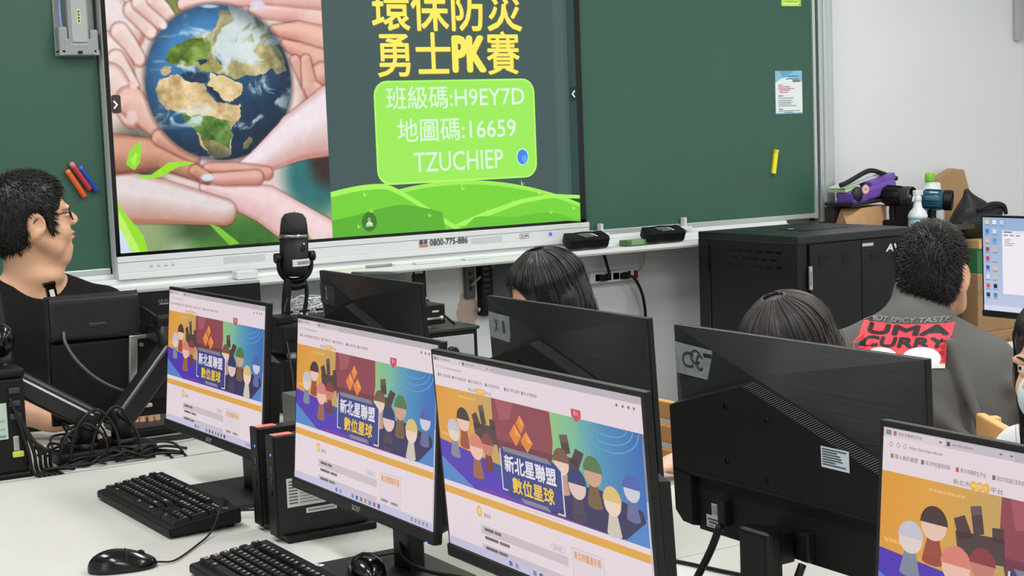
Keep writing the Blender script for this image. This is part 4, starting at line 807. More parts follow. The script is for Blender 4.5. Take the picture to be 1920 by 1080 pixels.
# ------------------------------------------------------------------ keyboards
def make_keyboard(label):
    t = thing('keyboard', label, 'keyboard'); KW, KD = 0.445, 0.150; hf, hb = 0.020, 0.040
    b = MB(); x = KW / 2
    V = [(-x, 0, 0.004), (x, 0, 0.004), (x, KD, 0.010), (-x, KD, 0.010), (-x, 0, hf), (x, 0, hf), (x, KD, hb), (-x, KD, hb)]
    b.raw(V, [(0, 3, 2, 1), (4, 5, 6, 7), (0, 1, 5, 4), (1, 2, 6, 5), (2, 3, 7, 6), (3, 0, 4, 7)], False)
    bmesh.ops.bevel(b.bm, geom=list(b.bm.edges), offset=0.0022, segments=2, affect='EDGES'); b.build('case', BLACK_SOFT, t)
    for sx in (-1, 1): MB().box((sx * 0.19 - 0.015, KD - 0.02, 0.0), (sx * 0.19 + 0.015, KD - 0.008, 0.012), 0.002).build('foot', BLACK, t)
    for sx in (-1, 1): MB().box((sx * 0.19 - 0.02, 0.010, 0.0), (sx * 0.19 + 0.02, 0.018, 0.0055), 0.001).build('foot', BLACK, t)
    sl = math.atan2(hb - hf, KD); KR = Matrix.Translation((0, 0, hf)) @ Matrix.Rotation(sl, 4, 'X'); U = 0.0187; x0 = -22.5 * U / 2; y0 = 0.014
    ink = attr_mat('key_legend', 0)
    WH = mat('white_ink', (214, 216, 216), 0.5)
    def key(leg, cx, cy, w, h):
        k = MB(); ax, ay = w * U / 2 - 0.0008, h * U / 2 - 0.0008; tx, ty = ax - 0.0026, ay - 0.0024
        V = [(-ax, -ay, 0), (ax, -ay, 0), (ax, ay, 0), (-ax, ay, 0), (-tx, -ty + 0.0005, 0.0085), (tx, -ty + 0.0005, 0.0085), (tx, ty + 0.0005, 0.0085), (-tx, ty + 0.0005, 0.0085)]
        k.raw(V, [(4, 5, 6, 7), (0, 1, 5, 4), (1, 2, 6, 5), (2, 3, 7, 6), (3, 0, 4, 7)], False)
        if leg:
            k.mi = 1; P = text_polys(leg); xs = [v[0] for p in P for v in p]; ys = [v[1] for p in P for v in p]; s = min(0.0058 / max(max(ys) - min(ys), 0.5), (2 * tx - 0.001) / (max(xs) - min(xs)))
            for p in P: k.raw([(-tx + 0.0012 + (v[0] - min(xs)) * s, ty - 0.0012 - (max(ys) - v[1]) * s, 0.0087) for v in p], [list(range(len(p)))], False)
        o = k.build('key', [BLACK, WH], t); o.matrix_basis = KR @ Matrix.Translation((x0 + cx * U, y0 + cy * U, 0.0002)); return o
    rows = [(0, [('Ctrl', 1.25), ('', 1.25), ('Alt', 1.25), ('', 6.25), ('Alt', 1.25), ('', 1.25), ('', 1.25), ('Ctrl', 1.25)]), (1, [('Shift', 2.25)] + [(c, 1) for c in 'ZXCVBNM,./'] + [('Shift', 2.75)]),
            (2, [('Caps', 1.75)] + [(c, 1) for c in "ASDFGHJKL;'"] + [('Enter', 2.25)]), (3, [('Tab', 1.5)] + [(c, 1) for c in 'QWERTYUIOP[]'] + [('\\', 1.5)]), (4, [(c, 1) for c in '`1234567890-='] + [('<-', 2)])]
    for r, ks in rows:
        cx = 0
        for leg, w in ks: key(leg, cx + w / 2, r + 0.5, w, 1); cx += w
    for i, c in enumerate([0] + [2, 3, 4, 5] + [6.5, 7.5, 8.5, 9.5] + [11, 12, 13, 14]): key('Esc' if i == 0 else 'F%d' % i, c + 0.5, 5.75, 1, 1)
    for i, s in enumerate(('Prt', 'Scr', 'Brk')): key(s, 15.75 + i, 5.75, 1, 1)
    for r, ss in ((4, ('Ins', 'Hm', 'Up')), (3, ('Del', 'End', 'Dn'))):
        for i, s in enumerate(ss): key(s, 15.75 + i, r + 0.5, 1, 1)
    key('', 16.75, 1.5, 1, 1); [key('', 15.75 + i, 0.5, 1, 1) for i in range(3)]
    for r, ss in ((4, 'N/*-'), (3, '789'), (2, '456'), (1, '123')):
        for i, s in enumerate(ss): key(s, 19.0 + i, r + 0.5, 1, 1)
    key('+', 22.0, 3.0, 1, 2); key('E', 22.0, 1.0, 1, 2); key('0', 19.5, 0.5, 2, 1); key('.', 21.0, 0.5, 1, 1)
    lt = Art()
    for k in range(3): lt.rect(0.012 * k, 0, 0.012 * k + 0.006, 0.003, (206, 210, 210))
    o = lt.build('indicator_lights', PRINT, t); o.matrix_basis = KR @ Matrix.Translation((x0 + 18.8 * U, y0 + 5.8 * U, 0.0012))
    o = Art().rect(0, 0, 0.018, 0.008, (120, 122, 122)).rect(0.002, 0.002, 0.016, 0.006, (70, 72, 72), 1).build('badge', PRINT, t); o.matrix_basis = KR @ Matrix.Translation((x0 + 21.3 * U, y0 + 5.9 * U, 0.0012))
    return t
kb = make_keyboard('black keyboard on the white desk, nearer the far left, in front of the leftmost monitor'); kb.location = (0.930, 3.105, DT); kb.rotation_euler = (0, 0, math.radians(-88.5))
kb2 = dup(kb, 'black keyboard cut by the lower photo edge, in front of the second monitor', (0.885, 2.400, DT), math.radians(-89.5))
cable('thin black cable from the farther keyboard to the desk by the mini computers', [(1.078, 2.975, 0.765), (1.10, 2.965, 0.757), (1.135, 2.955, 0.7545), (1.16, 2.93, 0.7545), (1.18, 2.90, 0.7545)], 0.0022)

# ------------------------------------------------------------------ mice
def make_mouse(label, loc, rotz, tail):
    """nose with the cable towards +X"""
    t = thing('computer_mouse', label, 'mouse', loc, rotz)
    B = Body(); B.ell((-0.012, 0, 0.010), (0.048, 0.031, 0.029), 0.012); B.ell((0.026, 0, 0.006), (0.036, 0.028, 0.020), 0.018); B.ell((0.0, 0, 0.0), (0.058, 0.0305, 0.016), 0.01); B.plane((0, 0, -1), -0.0015)
    V, F = B.surface(0.0022); o = mesh_np('shell', V, F, BLACK_GLOSS, t)
    b = MB(); b.tube([(0.060, 0, 0.012), (0.045, 0, 0.0222), (0.030, 0, 0.0275), (0.014, 0, 0.034), (0.008, 0, 0.0372)], 0.0012, 6, 4); b.tube([(0.008, 0.029, 0.018), (0.008, 0.018, 0.0335), (0.008, 0, 0.0375), (0.008, -0.018, 0.0335), (0.008, -0.029, 0.018)], 0.0009, 6, 4); b.build('button_seam', RUBBER, t)
    b = MB(); b.cyl((0.034, -0.004, 0.0235), (0.034, 0.004, 0.0235), 0.0085, n=18); b.build('scroll_wheel', RUBBER, t)
    R = Matrix.Rotation(-rotz, 3, 'Z'); pts = [(0.058, 0, 0.008), (0.068, 0, 0.006)] + [tuple(R @ (Vector(p) - Vector(loc))) for p in tail]
    MB().tube(pts, 0.0019, 8, 7).build('cable', RUBBER, t); return t
make_mouse('black mouse lying alone on the white desk at the lower left', (0.797, 2.737, DT), math.radians(-14), [(0.892, 2.722, 0.744), (0.962, 2.80, 0.744), (1.010, 2.855, 0.750), (1.042, 2.885, 0.783), (1.055, 2.915, 0.7905), (1.068, 2.945, 0.7905), (1.085, 2.965, 0.780), (1.11, 2.975, 0.757), (1.14, 2.98, 0.7545)])
make_mouse('shiny black mouse on the stand base of the second lit monitor', (1.118, 2.385, DT + 0.011), math.radians(72), [(1.150, 2.450, 0.757), (1.170, 2.448, 0.762), (1.20, 2.455, 0.760), (1.24, 2.47, 0.757)])
wt = Art().rect(0, 0, 0.020, 0.012, (214, 216, 214), 0, 0.003).ell(0.010, 0.006, 0.003, 0.003, (96, 140, 120), 1).build('paper_tag', PAPER, M=Matrix.Translation((1.067, 2.502, DT + 0.0118)) @ Matrix.Rotation(math.radians(-60), 4, 'Z')); tag(wt, 'tiny white tag on the corner of the second monitor stand base', 'tag')

# ------------------------------------------------------------------ mini computers on their stands
def make_mini(label, loc):
    """narrow front faces -X; the side with the label faces -Y"""
    t = thing('mini_computer', label, 'computer', loc)
    MB().box((0.0, -0.018, 0.014), (0.185, 0.018, 0.205), 0.002).build('case', mat('mini_case', (11, 11, 12), 0.45, bump=(300, 0.04)), t)
    f = MB(); f.box((-0.006, -0.018, 0.012), (0.001, 0.018, 0.206), 0.002); f.build('front_panel', BLACK, t)
    for z in (0.09, 0.115, 0.135): MB().box((-0.0068, -0.010, z), (-0.005, -0.004, z + 0.013)).build('usb_port', BLACK_GLOSS, t)
    MB().cyl((-0.0072, -0.007, 0.170), (-0.005, -0.007, 0.170), 0.0024, n=10).build('power_light', mat('blue_led2', (60, 100, 240), 0.4, emit=((60, 110, 255), 1.6)), t)
    MB().box((0.000, -0.011, 0.2055), (0.040, 0.011, 0.2068), 0.0004).build('red_sticker', mat('pink_red_label', (236, 120, 116), 0.4), t)
    l = Art().rect(0, 0, 0.080, 0.056, (184, 188, 182)); 
    for k in range(8): l.rect(0.004, 0.048 - 0.006 * k, 0.022, 0.051 - 0.006 * k, (90, 94, 92), 1); l.rect(0.026, 0.048 - 0.006 * k, 0.026 + (0.044, 0.03, 0.048, 0.036, 0.046, 0.04, 0.03, 0.044)[k], 0.0505 - 0.006 * k, (128, 132, 128), 1)
    l.rect(0.038, -0.016, 0.102, -0.006, (196, 198, 196)).rect(0.042, -0.013, 0.098, -0.009, (130, 132, 130), 1)
    l.build('white_label', PRINT, t, M=frame((0.018, -0.0185, 0.066), (1, 0, 0), (0, 0, 1)))
    MB().prism([(0.010, -0.034), (0.195, -0.034), (0.200, -0.026), (0.200, 0.026), (0.195, 0.034), (0.010, 0.034)], 0.0, 0.014, 0.002).build('stand', BLACK, t)
    return t
make_mini('slim black mini computer nearer the camera, white label on its side', (1.098, 2.738, DT))
mm = make_mini('slim black mini computer standing behind its twin, by the leftmost monitor', (1.108, 2.842, DT))

# ------------------------------------------------------------------ teacher's desk with monitor arms and cables
def teacher_desk():
    x0, x1, y0, y1 = -0.10, 1.98, 3.665, 4.27; t = thing('teacher_desk', 'white teacher desk full of cables below the monitor arms', 'desk', ((x0 + x1) / 2, (y0 + y1) / 2, 0)); hx, hy = (x1 - x0) / 2, (y1 - y0) / 2
    MB().box((-hx, -hy, DT - 0.03), (hx, hy, DT), 0.003).build('tabletop', DESK, t)
    for sx in (-1, 1): MB().box((sx * (hx - 0.03) - 0.015, -hy + 0.03, 0), (sx * (hx - 0.03) + 0.015, hy - 0.03, DT - 0.03), 0.003).build('side_panel', mat('grey_panel', (170, 172, 172), 0.5), t)
teacher_desk()
# monitor with its back to the class
t = thing('teacher_monitor', 'black monitor back held on an arm in front of the teacher', 'monitor', (1.278, 3.94, 0.968), math.radians(-2))
TB = mat('grey_black_back', (15, 16, 17), 0.40, spec=0.45)
MB().box((-0.285, -0.016, -0.165), (0.285, 0, 0.165), 0.004).build('panel', BLACK, t)
MB().box((-0.279, 0.0002, -0.158), (0.279, 0.0008, 0.160)).build('screen', BLACK_GLOSS, t)
b = MB(); b.box((-0.283, -0.045, 0.050), (-0.050, -0.010, 0.163), 0.016, 4); b.build('rear_bulge', TB, t)
b = MB(); b.box((-0.279, -0.030, -0.150), (0.278, -0.010, 0.048), 0.010, 3); b.build('rear_cover', BLACK_SOFT, t)
MB().box((-0.185, -0.0475, 0.085), (-0.140, -0.043, 0.094), 0.002).build('rear_latch', mat('latch_grey', (40, 41, 43), 0.3), t)
MB().box((-0.050, -0.018, 0.158), (0.283, 0.0, 0.1665), 0.001).build('top_edge', mat('satin_silver', (180, 184, 186), 0.35, metal=0.5), t)
Art().text('CE-FC', 0, 0.006, 0.026, 0.013, (130, 132, 134)).rect(0.002, 0, 0.026, 0.004, (120, 122, 124)).build('marking', PRINT, t, M=frame((0.005, -0.0165, 0.122), (1, 0, 0), (0, 0, 1)))
b = MB(); b.box((-0.080, -0.040, -0.120), (0.075, -0.030, 0.045), 0.003); b.build('mount_plate', BLACK, t)
b = MB(); b.M = Matrix.Translation((-0.05, 0, 0.02)); b.prism([(-0.045, -0.150), (-0.026, -0.150), (-0.012, 0.030), (-0.034, 0.030)], 0.030, 0.044, 0.002, M=Matrix(((1, 0, 0, 0), (0, 0, -1, 0), (0, 1, 0, 0), (0, 0, 0, 1)))); b.box((-0.034, -0.044, 0.022), (0.045, -0.030, 0.032), 0.002); b.box((-0.060, -0.044, -0.158), (0.015, -0.030, -0.148), 0.002); b.build('mount_bracket', STEEL, t)
for x, z in ((-0.004, 0.006), (-0.014, -0.085)): MB().cyl((x - 0.05, -0.044, z + 0.02), (x - 0.05, -0.039, z + 0.02), 0.0055, n=14).build('screw', STEEL, t)
# second teacher's monitor, mostly out of the picture on the left
t = thing('teacher_monitor', 'edge of a dark monitor at the far left photo border, before the teacher', 'monitor', (0.640, 3.95, 1.06), math.radians(8))
b = MB(); b.M = Matrix.Rotation(math.radians(-6), 4, 'X') @ Matrix.Rotation(math.radians(-5), 4, 'Y'); b.box((-0.265, -0.02, -0.16), (0.265, 0, 0.16), 0.004); b.box((-0.20, -0.045, -0.12), (0.20, -0.015, 0.12), 0.012); b.build('panel', TB, t)
b = MB(); b.M = Matrix.Rotation(math.radians(-6), 4, 'X') @ Matrix.Rotation(math.radians(-5), 4, 'Y'); b.box((-0.26, 0.0002, -0.15), (0.26, 0.001, 0.155)); b.build('screen', BLACK_GLOSS, t)

# two-armed monitor mount
t = thing('monitor_mount', 'black two-armed monitor mount on the teacher desk', 'monitor mount', (1.085, 3.765, DT)); B0 = Vector((1.085, 3.765, DT))
def A(p): return tuple(Vector(p) - B0)
b = MB(); b.box((-0.135, -0.040, 0.0), (0.110, 0.050, 0.030), 0.012, 3); b.box((0.0, -0.055, -0.005), (0.095, -0.038, 0.020), 0.004); b.build('base_plate', BLACK, t)
for px in (1.030, 1.120): b = MB(); b.cyl(A((px, 3.77, 0.765)), A((px, 3.77, 0.862)), 0.027, n=24); b.cyl(A((px, 3.77, 0.765)), A((px, 3.77, 0.785)), 0.030, n=24); b.build('pole', BLACK, t)
def slab(a, c, w, h):
    a = Vector(a); c = Vector(c); d = c - a; M = Matrix.Translation(a) @ frame((0, 0, 0), d, Vector((0, 0, 1)) - d.normalized() * d.normalized().z) ; return M, d.length
M, Ln = slab(A((1.040, 3.765, 0.845)), A((0.850, 3.80, 0.970)), 0, 0)
b = MB(); b.M = M; b.box((-0.02, -0.030, -0.028), (Ln + 0.02, 0.028, 0.028), 0.012, 4); b.build('arm', mat('arm_grey', (22, 23, 24), 0.34, spec=0.45), t)
b = MB(); b.M = M; b.box((0.0, 0.010, -0.0300), (Ln + 0.005, 0.0150, -0.0275)); b.build('arm_trim', mat('bright_trim', (220, 222, 224), 0.25, metal=0.6), t)
M, Ln = slab(A((1.125, 3.765, 0.845)), A((1.252, 3.80, 0.975)), 0, 0)
b = MB(); b.M = M; b.box((-0.02, -0.030, -0.026), (Ln + 0.02, 0.026, 0.026), 0.012, 4); b.build('arm', mat('arm_grey', (22, 23, 24), 0.34, spec=0.45), t)
b = MB(); b.cyl(A((0.852, 3.80, 0.955)), A((0.852, 3.80, 1.035)), 0.022, n=20); b.build('arm_joint', BLACK, t)
b = MB(); b.sphere(A((0.845, 3.785, 1.055)), (0.034, 0.034, 0.040), 28); b.build('ball_joint', BLACK_GLOSS, t)
b = MB(); b.cyl(A((1.255, 3.80, 0.955)), A((1.255, 3.80, 1.050)), 0.022, n=20); b.box(A((1.235, 3.79, 1.005)), A((1.285, 3.90, 1.045)), 0.006); b.box(A((1.232, 3.785, 1.045)), A((1.288, 3.83, 1.075)), 0.006); b.build('arm_joint', BLACK, t)

# tower computer at the left border, rear side with ports towards the class
t = thing('tower_computer', 'black tower computer with plugged cables cut by the left photo border', 'computer', (0.80, 3.722, DT))
MB().box((-0.10, -0.045, 0.012), (0.068, 0.042, 0.235), 0.006).build('case', BLACK_SOFT, t)
MB().box((-0.09, -0.048, 0.236), (0.072, 0.042, 0.258), 0.010, 3).build('top_grip', BLACK, t)
Art().rect(-0.05, 0, 0.036, 0.085, (176, 196, 182)).rect(-0.05, 0.004, 0.03, 0.010, (120, 130, 124), 1).rect(-0.05, 0.02, 0.03, 0.026, (150, 164, 154), 1).rect(-0.05, 0.04, 0.03, 0.046, (150, 164, 154), 1).build('label_sheet', PRINT, t, M=frame((-0.012, -0.0462, 0.095), (1, 0, 0), (0, 0, 1)))
b = MB(); b.box((0.034, -0.049, 0.065), (0.048, -0.043, 0.10), 0.002); b.build('monitor_port', STEEL, t)
for z, c in ((0.05, (190, 196, 70)), (0.17, (40, 44, 48)), (0.20, (40, 44, 48)), (0.14, (46, 50, 52))): MB().box((0.030, -0.053, z), (0.056, -0.044, z + 0.014), 0.003).build('plug', mat('plug%d' % c[0], c, 0.5), t)
MB().box((-0.105, -0.052, 0.0), (0.075, 0.045, 0.014), 0.005).build('foot_frame', BLACK, t)

# cables
CG = 'cables tangled under the monitor arms'
r_ = random.Random(5)
for k in range(5):
    x = 0.842 + 0.012 * k; cable('black cable hanging from the tower computer down over the desk edge', [(x - 0.01, 3.672, 0.93 - 0.03 * k), (x + 0.004, 3.664, 0.88 - 0.02 * k), (x + 0.022, 3.662, 0.80), (x + 0.03, 3.668 + 0.004 * k, 0.752), (x + 0.05, 3.655, 0.735), (x + 0.055, 3.655, 0.70)], 0.0042, 'cables hanging from the tower computer')
for k in range(13):
    x = r_.uniform(0.90, 1.10); y = r_.uniform(3.675, 3.71); a = r_.uniform(-0.9, 0.9); pts = [(x, y, 0.746)]
    for s in range(4): a += r_.uniform(-0.9, 0.9); x += 0.055 * math.cos(a); y = min(max(y + 0.035 * math.sin(a), 3.672), 3.72); x = min(max(x, 0.88), 1.28); pts.append((x, y, 0.745 + abs(r_.gauss(0, 0.012)) * (s < 3)))
    cable('black cable in the tangle on the teacher desk below the monitor arms', pts, r_.choice((0.0028, 0.0035, 0.0042)), CG)
for k in range(14):
    x = r_.uniform(0.90, 1.08); y = r_.uniform(3.84, 3.95); pts = [(x, y, 0.747)]
    for s in range(4): x = min(max(x + r_.uniform(-0.03, 0.09), 0.90), 1.42); y = min(max(y + r_.uniform(-0.05, 0.05), 3.835), 3.99); pts.append((x, y, 0.746 + abs(r_.gauss(0, 0.02)) * (s < 3)))
    cable('black cable in the tangle behind the monitor arms', pts, r_.choice((0.0028, 0.0035, 0.0045)), 'cables tangled behind the monitor arms')
for i, (x, z) in enumerate(((0.99, 0.84), (1.02, 0.86), (1.07, 0.85))):
    cable('black cable looping in an arch between the two poles of the monitor mount', [(x - 0.05, 3.70 + 0.004 * i, 0.75), (x - 0.03, 3.705 + 0.004 * i, z - 0.03), (x + 0.02, 3.715, z + 0.012 * i), (x + 0.055, 3.71, z - 0.02), (x + 0.07, 3.70, 0.79), (x + 0.065, 3.70, 0.75)], 0.0038, 'arched cables at the monitor mount')
cable('grey cable drooping across the back of the teacher monitor', [(1.028, 3.905, 1.045), (1.025, 3.885, 1.02), (1.045, 3.865, 0.975), (1.09, 3.85, 0.925), (1.15, 3.845, 0.89), (1.20, 3.85, 0.885), (1.26, 3.86, 0.90)], 0.0042, None, 'cable', mat('grey_rubber', (66, 68, 70), 0.5))
cable('short cable above the mount plate of the teacher monitor', [(1.225, 3.922, 1.095), (1.245, 3.90, 1.08), (1.265, 3.89, 1.062)], 0.0035)
for i, (xe, ye) in enumerate(((1.20, 3.658), (1.235, 3.658))):
    cable('black cable running over the front edge of the teacher desk, right of the mount', [(1.10 + 0.02 * i, 3.90, 0.747), (1.14 + 0.02 * i, 3.83, 0.747), (1.18 + 0.02 * i, 3.74, 0.747), (xe, 3.69, 0.745), (xe + 0.008, ye, 0.735), (xe + 0.01, ye - 0.002, 0.70)], 0.0036, 'cables over the front edge of the teacher desk')
for i in range(3):
    cable('thin black cable lying towards the leftmost lit monitor', [(1.16, 3.86 + 0.02 * i, 0.746), (1.22 + 0.01 * i, 3.88 + 0.01 * i, 0.746), (1.28, 3.83 + 0.03 * i, 0.750 - 0.001 * i), (1.36, 3.86 + 0.02 * i, 0.746), (1.44, 3.92, 0.746)], 0.003, 'thin cables lying beside the mount')
lp = thing('laptop', 'dark closed laptop lying on the teacher desk behind the mount', 'laptop', (1.36, 4.06, DT))
MB().box((-0.17, -0.10, 0.004), (0.17, 0.12, 0.022), 0.004).build('base', BLACK, lp); MB().box((-0.17, -0.10, 0.022), (0.17, 0.12, 0.030), 0.003).build('lid', mat('dark_blue_lid', (26, 28, 40), 0.4), lp)

# microphone on its swivel stand, on a stack of dark devices
def device(label, lo, hi, name='device_box'):
    c = ((lo[0] + hi[0]) / 2, (lo[1] + hi[1]) / 2, lo[2]); t = thing(name, label, 'device', c)
    MB().box(Vector(lo) - Vector(c), Vector(hi) - Vector(c), 0.004).build('case', BLACK_SOFT, t)
    w = hi[0] - c[0]
    for k in range(4): MB().box((-w + 0.02 + k * 0.05, lo[1] - c[1] - 0.002, 0.03), (-w + 0.05 + k * 0.05, lo[1] - c[1] + 0.002, 0.036)).build('slot', BLACK_GLOSS, t)
    return t
device('black device box standing on the teacher desk at the bottom of the stack', (1.655, 4.00, DT + 0.0), (1.97, 4.25, 0.895))
device('black device box on top of the stack under the microphone', (1.655, 4.00, 0.915), (1.97, 4.25, 0.990))
for x in (1.69, 1.93):
    for y in (4.03, 4.22): tag(MB().cyl((0, 0, 0), (0, 0, 0.02), 0.014, n=14).build('spacer', PLASTIC_WHITE, None, (x, y, 0.895)), 'small white spacer between the two stacked device boxes', 'spacer', 'white spacers')
sm = device('small silver-topped box on the device stack beside the microphone foot', (1.655, 4.04, 0.990), (1.705, 4.12, 1.012)); 
MZ = 1.005
t = thing('microphone', 'black condenser microphone on a curved swivel stand before the display', 'microphone', (1.757, 4.13, MZ))
RT2 = Matrix.Translation((0, 0, 0.20)) @ Matrix.Rotation(math.radians(2.5), 4, 'Y') @ Matrix.Translation((0, 0, -0.20))
b = MB(); b.M = RT2; b.lathe([(0.012, 0.292), (0.026, 0.288), (0.035, 0.276), (0.0385, 0.255), (0.0405, 0.229)], 32); b.build('grille_head', mat('mesh_black', (34, 34, 35), 0.5, metal=0.3, bump=(900, 0.5)), t)
b = MB(); b.M = RT2; b.lathe([(0.0415, 0.220), (0.043, 0.222), (0.043, 0.228), (0.0415, 0.230)], 32); b.build('ring', mat('chrome_ring', (150, 152, 152), 0.2, metal=0.9), t)
b = MB(); b.M = RT2; b.lathe([(0.034, 0.110), (0.040, 0.116), (0.0405, 0.13), (0.0412, 0.221)], 32); b.build('body', BLACK_SOFT, t)
b = MB(); b.M = RT2; b.cyl((0.010, -0.038, 0.190), (0.010, -0.0435, 0.190), 0.0065, n=18); b.build('mute_button', BLACK_GLOSS, t)
MB().sphere((0.013, -0.0410, 0.203), 0.0026, 10).build('indicator_light', mat('white_dot', (225, 226, 228), 0.3), t)
st = MB()
for k in range(14):
    a0, a1 = math.radians(-122 + 6.4 * k), math.radians(-115.6 + 6.4 * k); R_ = 0.0418
    st.raw([(R_ * math.cos(a0), R_ * math.sin(a0), 0.140), (R_ * math.cos(a1), R_ * math.sin(a1), 0.140), (R_ * math.cos(a1), R_ * math.sin(a1), 0.160), (R_ * math.cos(a0), R_ * math.sin(a0), 0.160)], [(0, 1, 2, 3)])
st.build('paper_label', mat('label_white', (214, 216, 216), 0.5), t)
a = Art()
for k in range(6): a.rect(-0.021 + 0.0075 * k, -0.004, -0.0155 + 0.0075 * k, 0.005, (120, 122, 126))
a.build('label_print', PRINT, t, M=frame((0.010, -0.0426, 0.150), (1, 0.2, 0), (0, 0, 1)))
for s in (-1, 1): b = MB(); b.cyl((s * 0.042, 0, 0.165), (s * 0.060, 0, 0.165), 0.0145, n=22); b.build('knob', BLACK, t)
arc = [(-0.047, 0, 0.172), (-0.0495, 0, 0.150), (-0.046, 0, 0.125), (-0.030, 0, 0.105), (0, 0, 0.098), (0.030, 0, 0.105), (0.046, 0, 0.125), (0.0495, 0, 0.150), (0.047, 0, 0.172)]
b = MB(); b.tube(arc, 0.0075, 12, 5); b.build('yoke', BLACK, t)
b = MB(); b.tube([(-0.022, 0, 0.104), (-0.028, 0, 0.075), (-0.034, 0, 0.035), (-0.036, 0, -0.006)], 0.013, 12, 5); b.tube([(0.024, 0, 0.104), (0.032, 0, 0.072), (0.028, 0, 0.03), (0.018, 0, -0.006)], 0.006, 10, 5); b.tube([(-0.026, 0, 0.085), (0.0, 0, 0.080), (0.028, 0, 0.085)], 0.012, 10, 5); b.build('stand_leg', BLACK, t)
b = MB(); b.lathe([(0.060, -0.015), (0.060, -0.010), (0.053, -0.005), (0.01, -0.003)], 32); b.build('foot', BLACK, t)
cable('black microphone cable curving down along the device stack', [(1.722, 4.115, 1.055), (1.700, 4.09, 1.02), (1.672, 4.02, 0.96), (1.655, 3.96, 0.90), (1.648, 3.93, 0.84), (1.640, 3.92, 0.78), (1.635, 3.92, 0.745)], 0.0035)
for k in range(9):
    r2 = random.Random(40 + k); pts = []; 
    for s in range(7): pts.append((1.80 + r2.uniform(-0.045, 0.055), 4.16 + r2.uniform(-0.04, 0.06), 0.996 + r2.uniform(0.0, 0.055)))
    cable('white thin cable in the loose bundle on the device stack', pts, 0.0018, 'white cables bundled beside the microphone foot', 'cable', PLASTIC_WHITE)
# grey metal box with dark cables seen between the two left lit monitors
device('grey metal box on the teacher desk between the two left lit monitors', (1.60, 3.70, DT), (1.90, 3.90, 0.825), 'metal_box').children[0].data.materials[0] = mat('grey_metal_box', (112, 114, 110), 0.45, metal=0.3)

# ------------------------------------------------------------------ black charging cabinet in front of the wall
CX, CY, CW, CD, CH = 3.930, 4.449, 0.610, 0.605, 1.07
cb = thing('charging_cabinet', 'big black steel cabinet with louvred doors under the chalkboard corner', 'cabinet', (CX + CW / 2, CY + CD / 2, 0)); L = Vector(cb.location)
STEELB = mat('black_powder_coat', (15, 17, 19), 0.46, spec=0.32, bump=(500, 0.05)); STEELT = mat('black_steel_top', (24, 26, 28), 0.36, spec=0.45)
q(MB().box((CX + 0.004, CY + 0.012, 0.06), (CX + CW - 0.004, CY + CD, CH - 0.03), 0.003), 'carcass', STEELB, cb, L)
q(MB().box((CX, CY, CH - 0.032), (CX + CW, CY + CD, CH), 0.006), 'top', STEELT, cb, L)
for lo, hi in (((CX - 0.001, CY + 0.004, 0.06), (CX + 0.050, CY + 0.055, CH - 0.03)), ((CX + CW - 0.02, CY + 0.004, 0.06), (CX + CW, CY + 0.03, CH - 0.03)), ((CX, CY + CD - 0.06, 0.06), (CX + 0.01, CY + CD, CH - 0.03))): q(MB().box(lo, hi, 0.003), 'corner_post', STEELB, cb, L)
q(MB().box((CX + 0.001, CY + CD - 0.072, 0.06), (CX + 0.0045, CY + CD - 0.058, CH - 0.05)), 'panel_groove', BLACK_GLOSS, cb, L)
for k in range(2):
    x0 = CX + 0.056 + k * 0.265; x1 = x0 + (0.262 if k == 0 else 0.280)
    d = q(MB().box((x0, CY - 0.004, 0.08), (x1, CY + 0.012, CH - 0.034), 0.002), 'door', STEELB, cb, L)
    for u in (0.047, 0.165):
        for s in range(3): lv = MB().box((x0 + u, CY - 0.0075, 0.985 - 0.016 * s), (x0 + u + 0.053, CY - 0.003, 0.991 - 0.016 * s), 0.001); o = q(lv, 'louvre', BLACK_GLOSS, d, L)
    for s in range(2):
        if s == 0 and k == 0:
            o = q(MB().box((x0 - 0.010, CY - 0.012, 0.865), (x0 + 0.006, CY - 0.003, 0.955), 0.002), 'hinge', STEEL, d, L); q(MB().box((x0 - 0.004, CY - 0.0135, 0.882), (x0 - 0.001, CY - 0.011, 0.935)), 'hinge_pin', ALU_DARK, d, L)
    q(MB().box((x0 + 0.10, CY - 0.012, 0.50), (x0 + 0.115, CY - 0.003, 0.62), 0.003), 'handle', ALU_DARK, d, L)
    if k == 1:
        a = Art().rect(0, 0, 0.060, 0.014, (130, 132, 134)); 
        for j in range(6): a.rect(0.003 + 0.009 * j, 0.003, 0.010 + 0.009 * j, 0.011, (210, 212, 214), 1)
        o = a.build('name_plate', PRINT, d, M=WALL(x0 + 0.003, CY - 0.0045, 1.010)); o.data.transform(Matrix.Translation(-L))
        o = Art().text('AVer', 0, 0, 0.125, 0.030, (214, 216, 218), 0, 0.05, 0.006).build('maker_lettering', PRINT, d, M=WALL(x0 + 0.128, CY - 0.0045, 0.982)); o.data.transform(Matrix.Translation(-L))
for r, (z, n, o_) in enumerate(((1.000, 6, 0.0), (0.970, 5, -0.03), (0.941, 6, 0.0))):
    for k in range(n): q(MB().box((CX + 0.0025, 4.545 + o_ * -1 + 0.058 * k, z), (CX + 0.005, 4.578 + o_ * -1 + 0.058 * k, z + 0.008)), 'side_slot', BLACK_GLOSS, cb, L)
tp = MB(); tp.M = Matrix.Translation((4.27, 4.74, CH)) @ Matrix.Rotation(math.radians(0), 4, 'Z'); tp.box((-0.11, -0.085, 0), (0.11, 0.085, 0.0025), 0.001); q(tp, 'top_cover_plate', mat('cover_plate', (20, 22, 24), 0.5), cb, L)
q(MB().box((4.175, 4.775, CH + 0.0025), (4.20, 4.785, CH + 0.004)), 'top_sticker', mat('sticker_grey', (170, 174, 174), 0.5), cb, L)
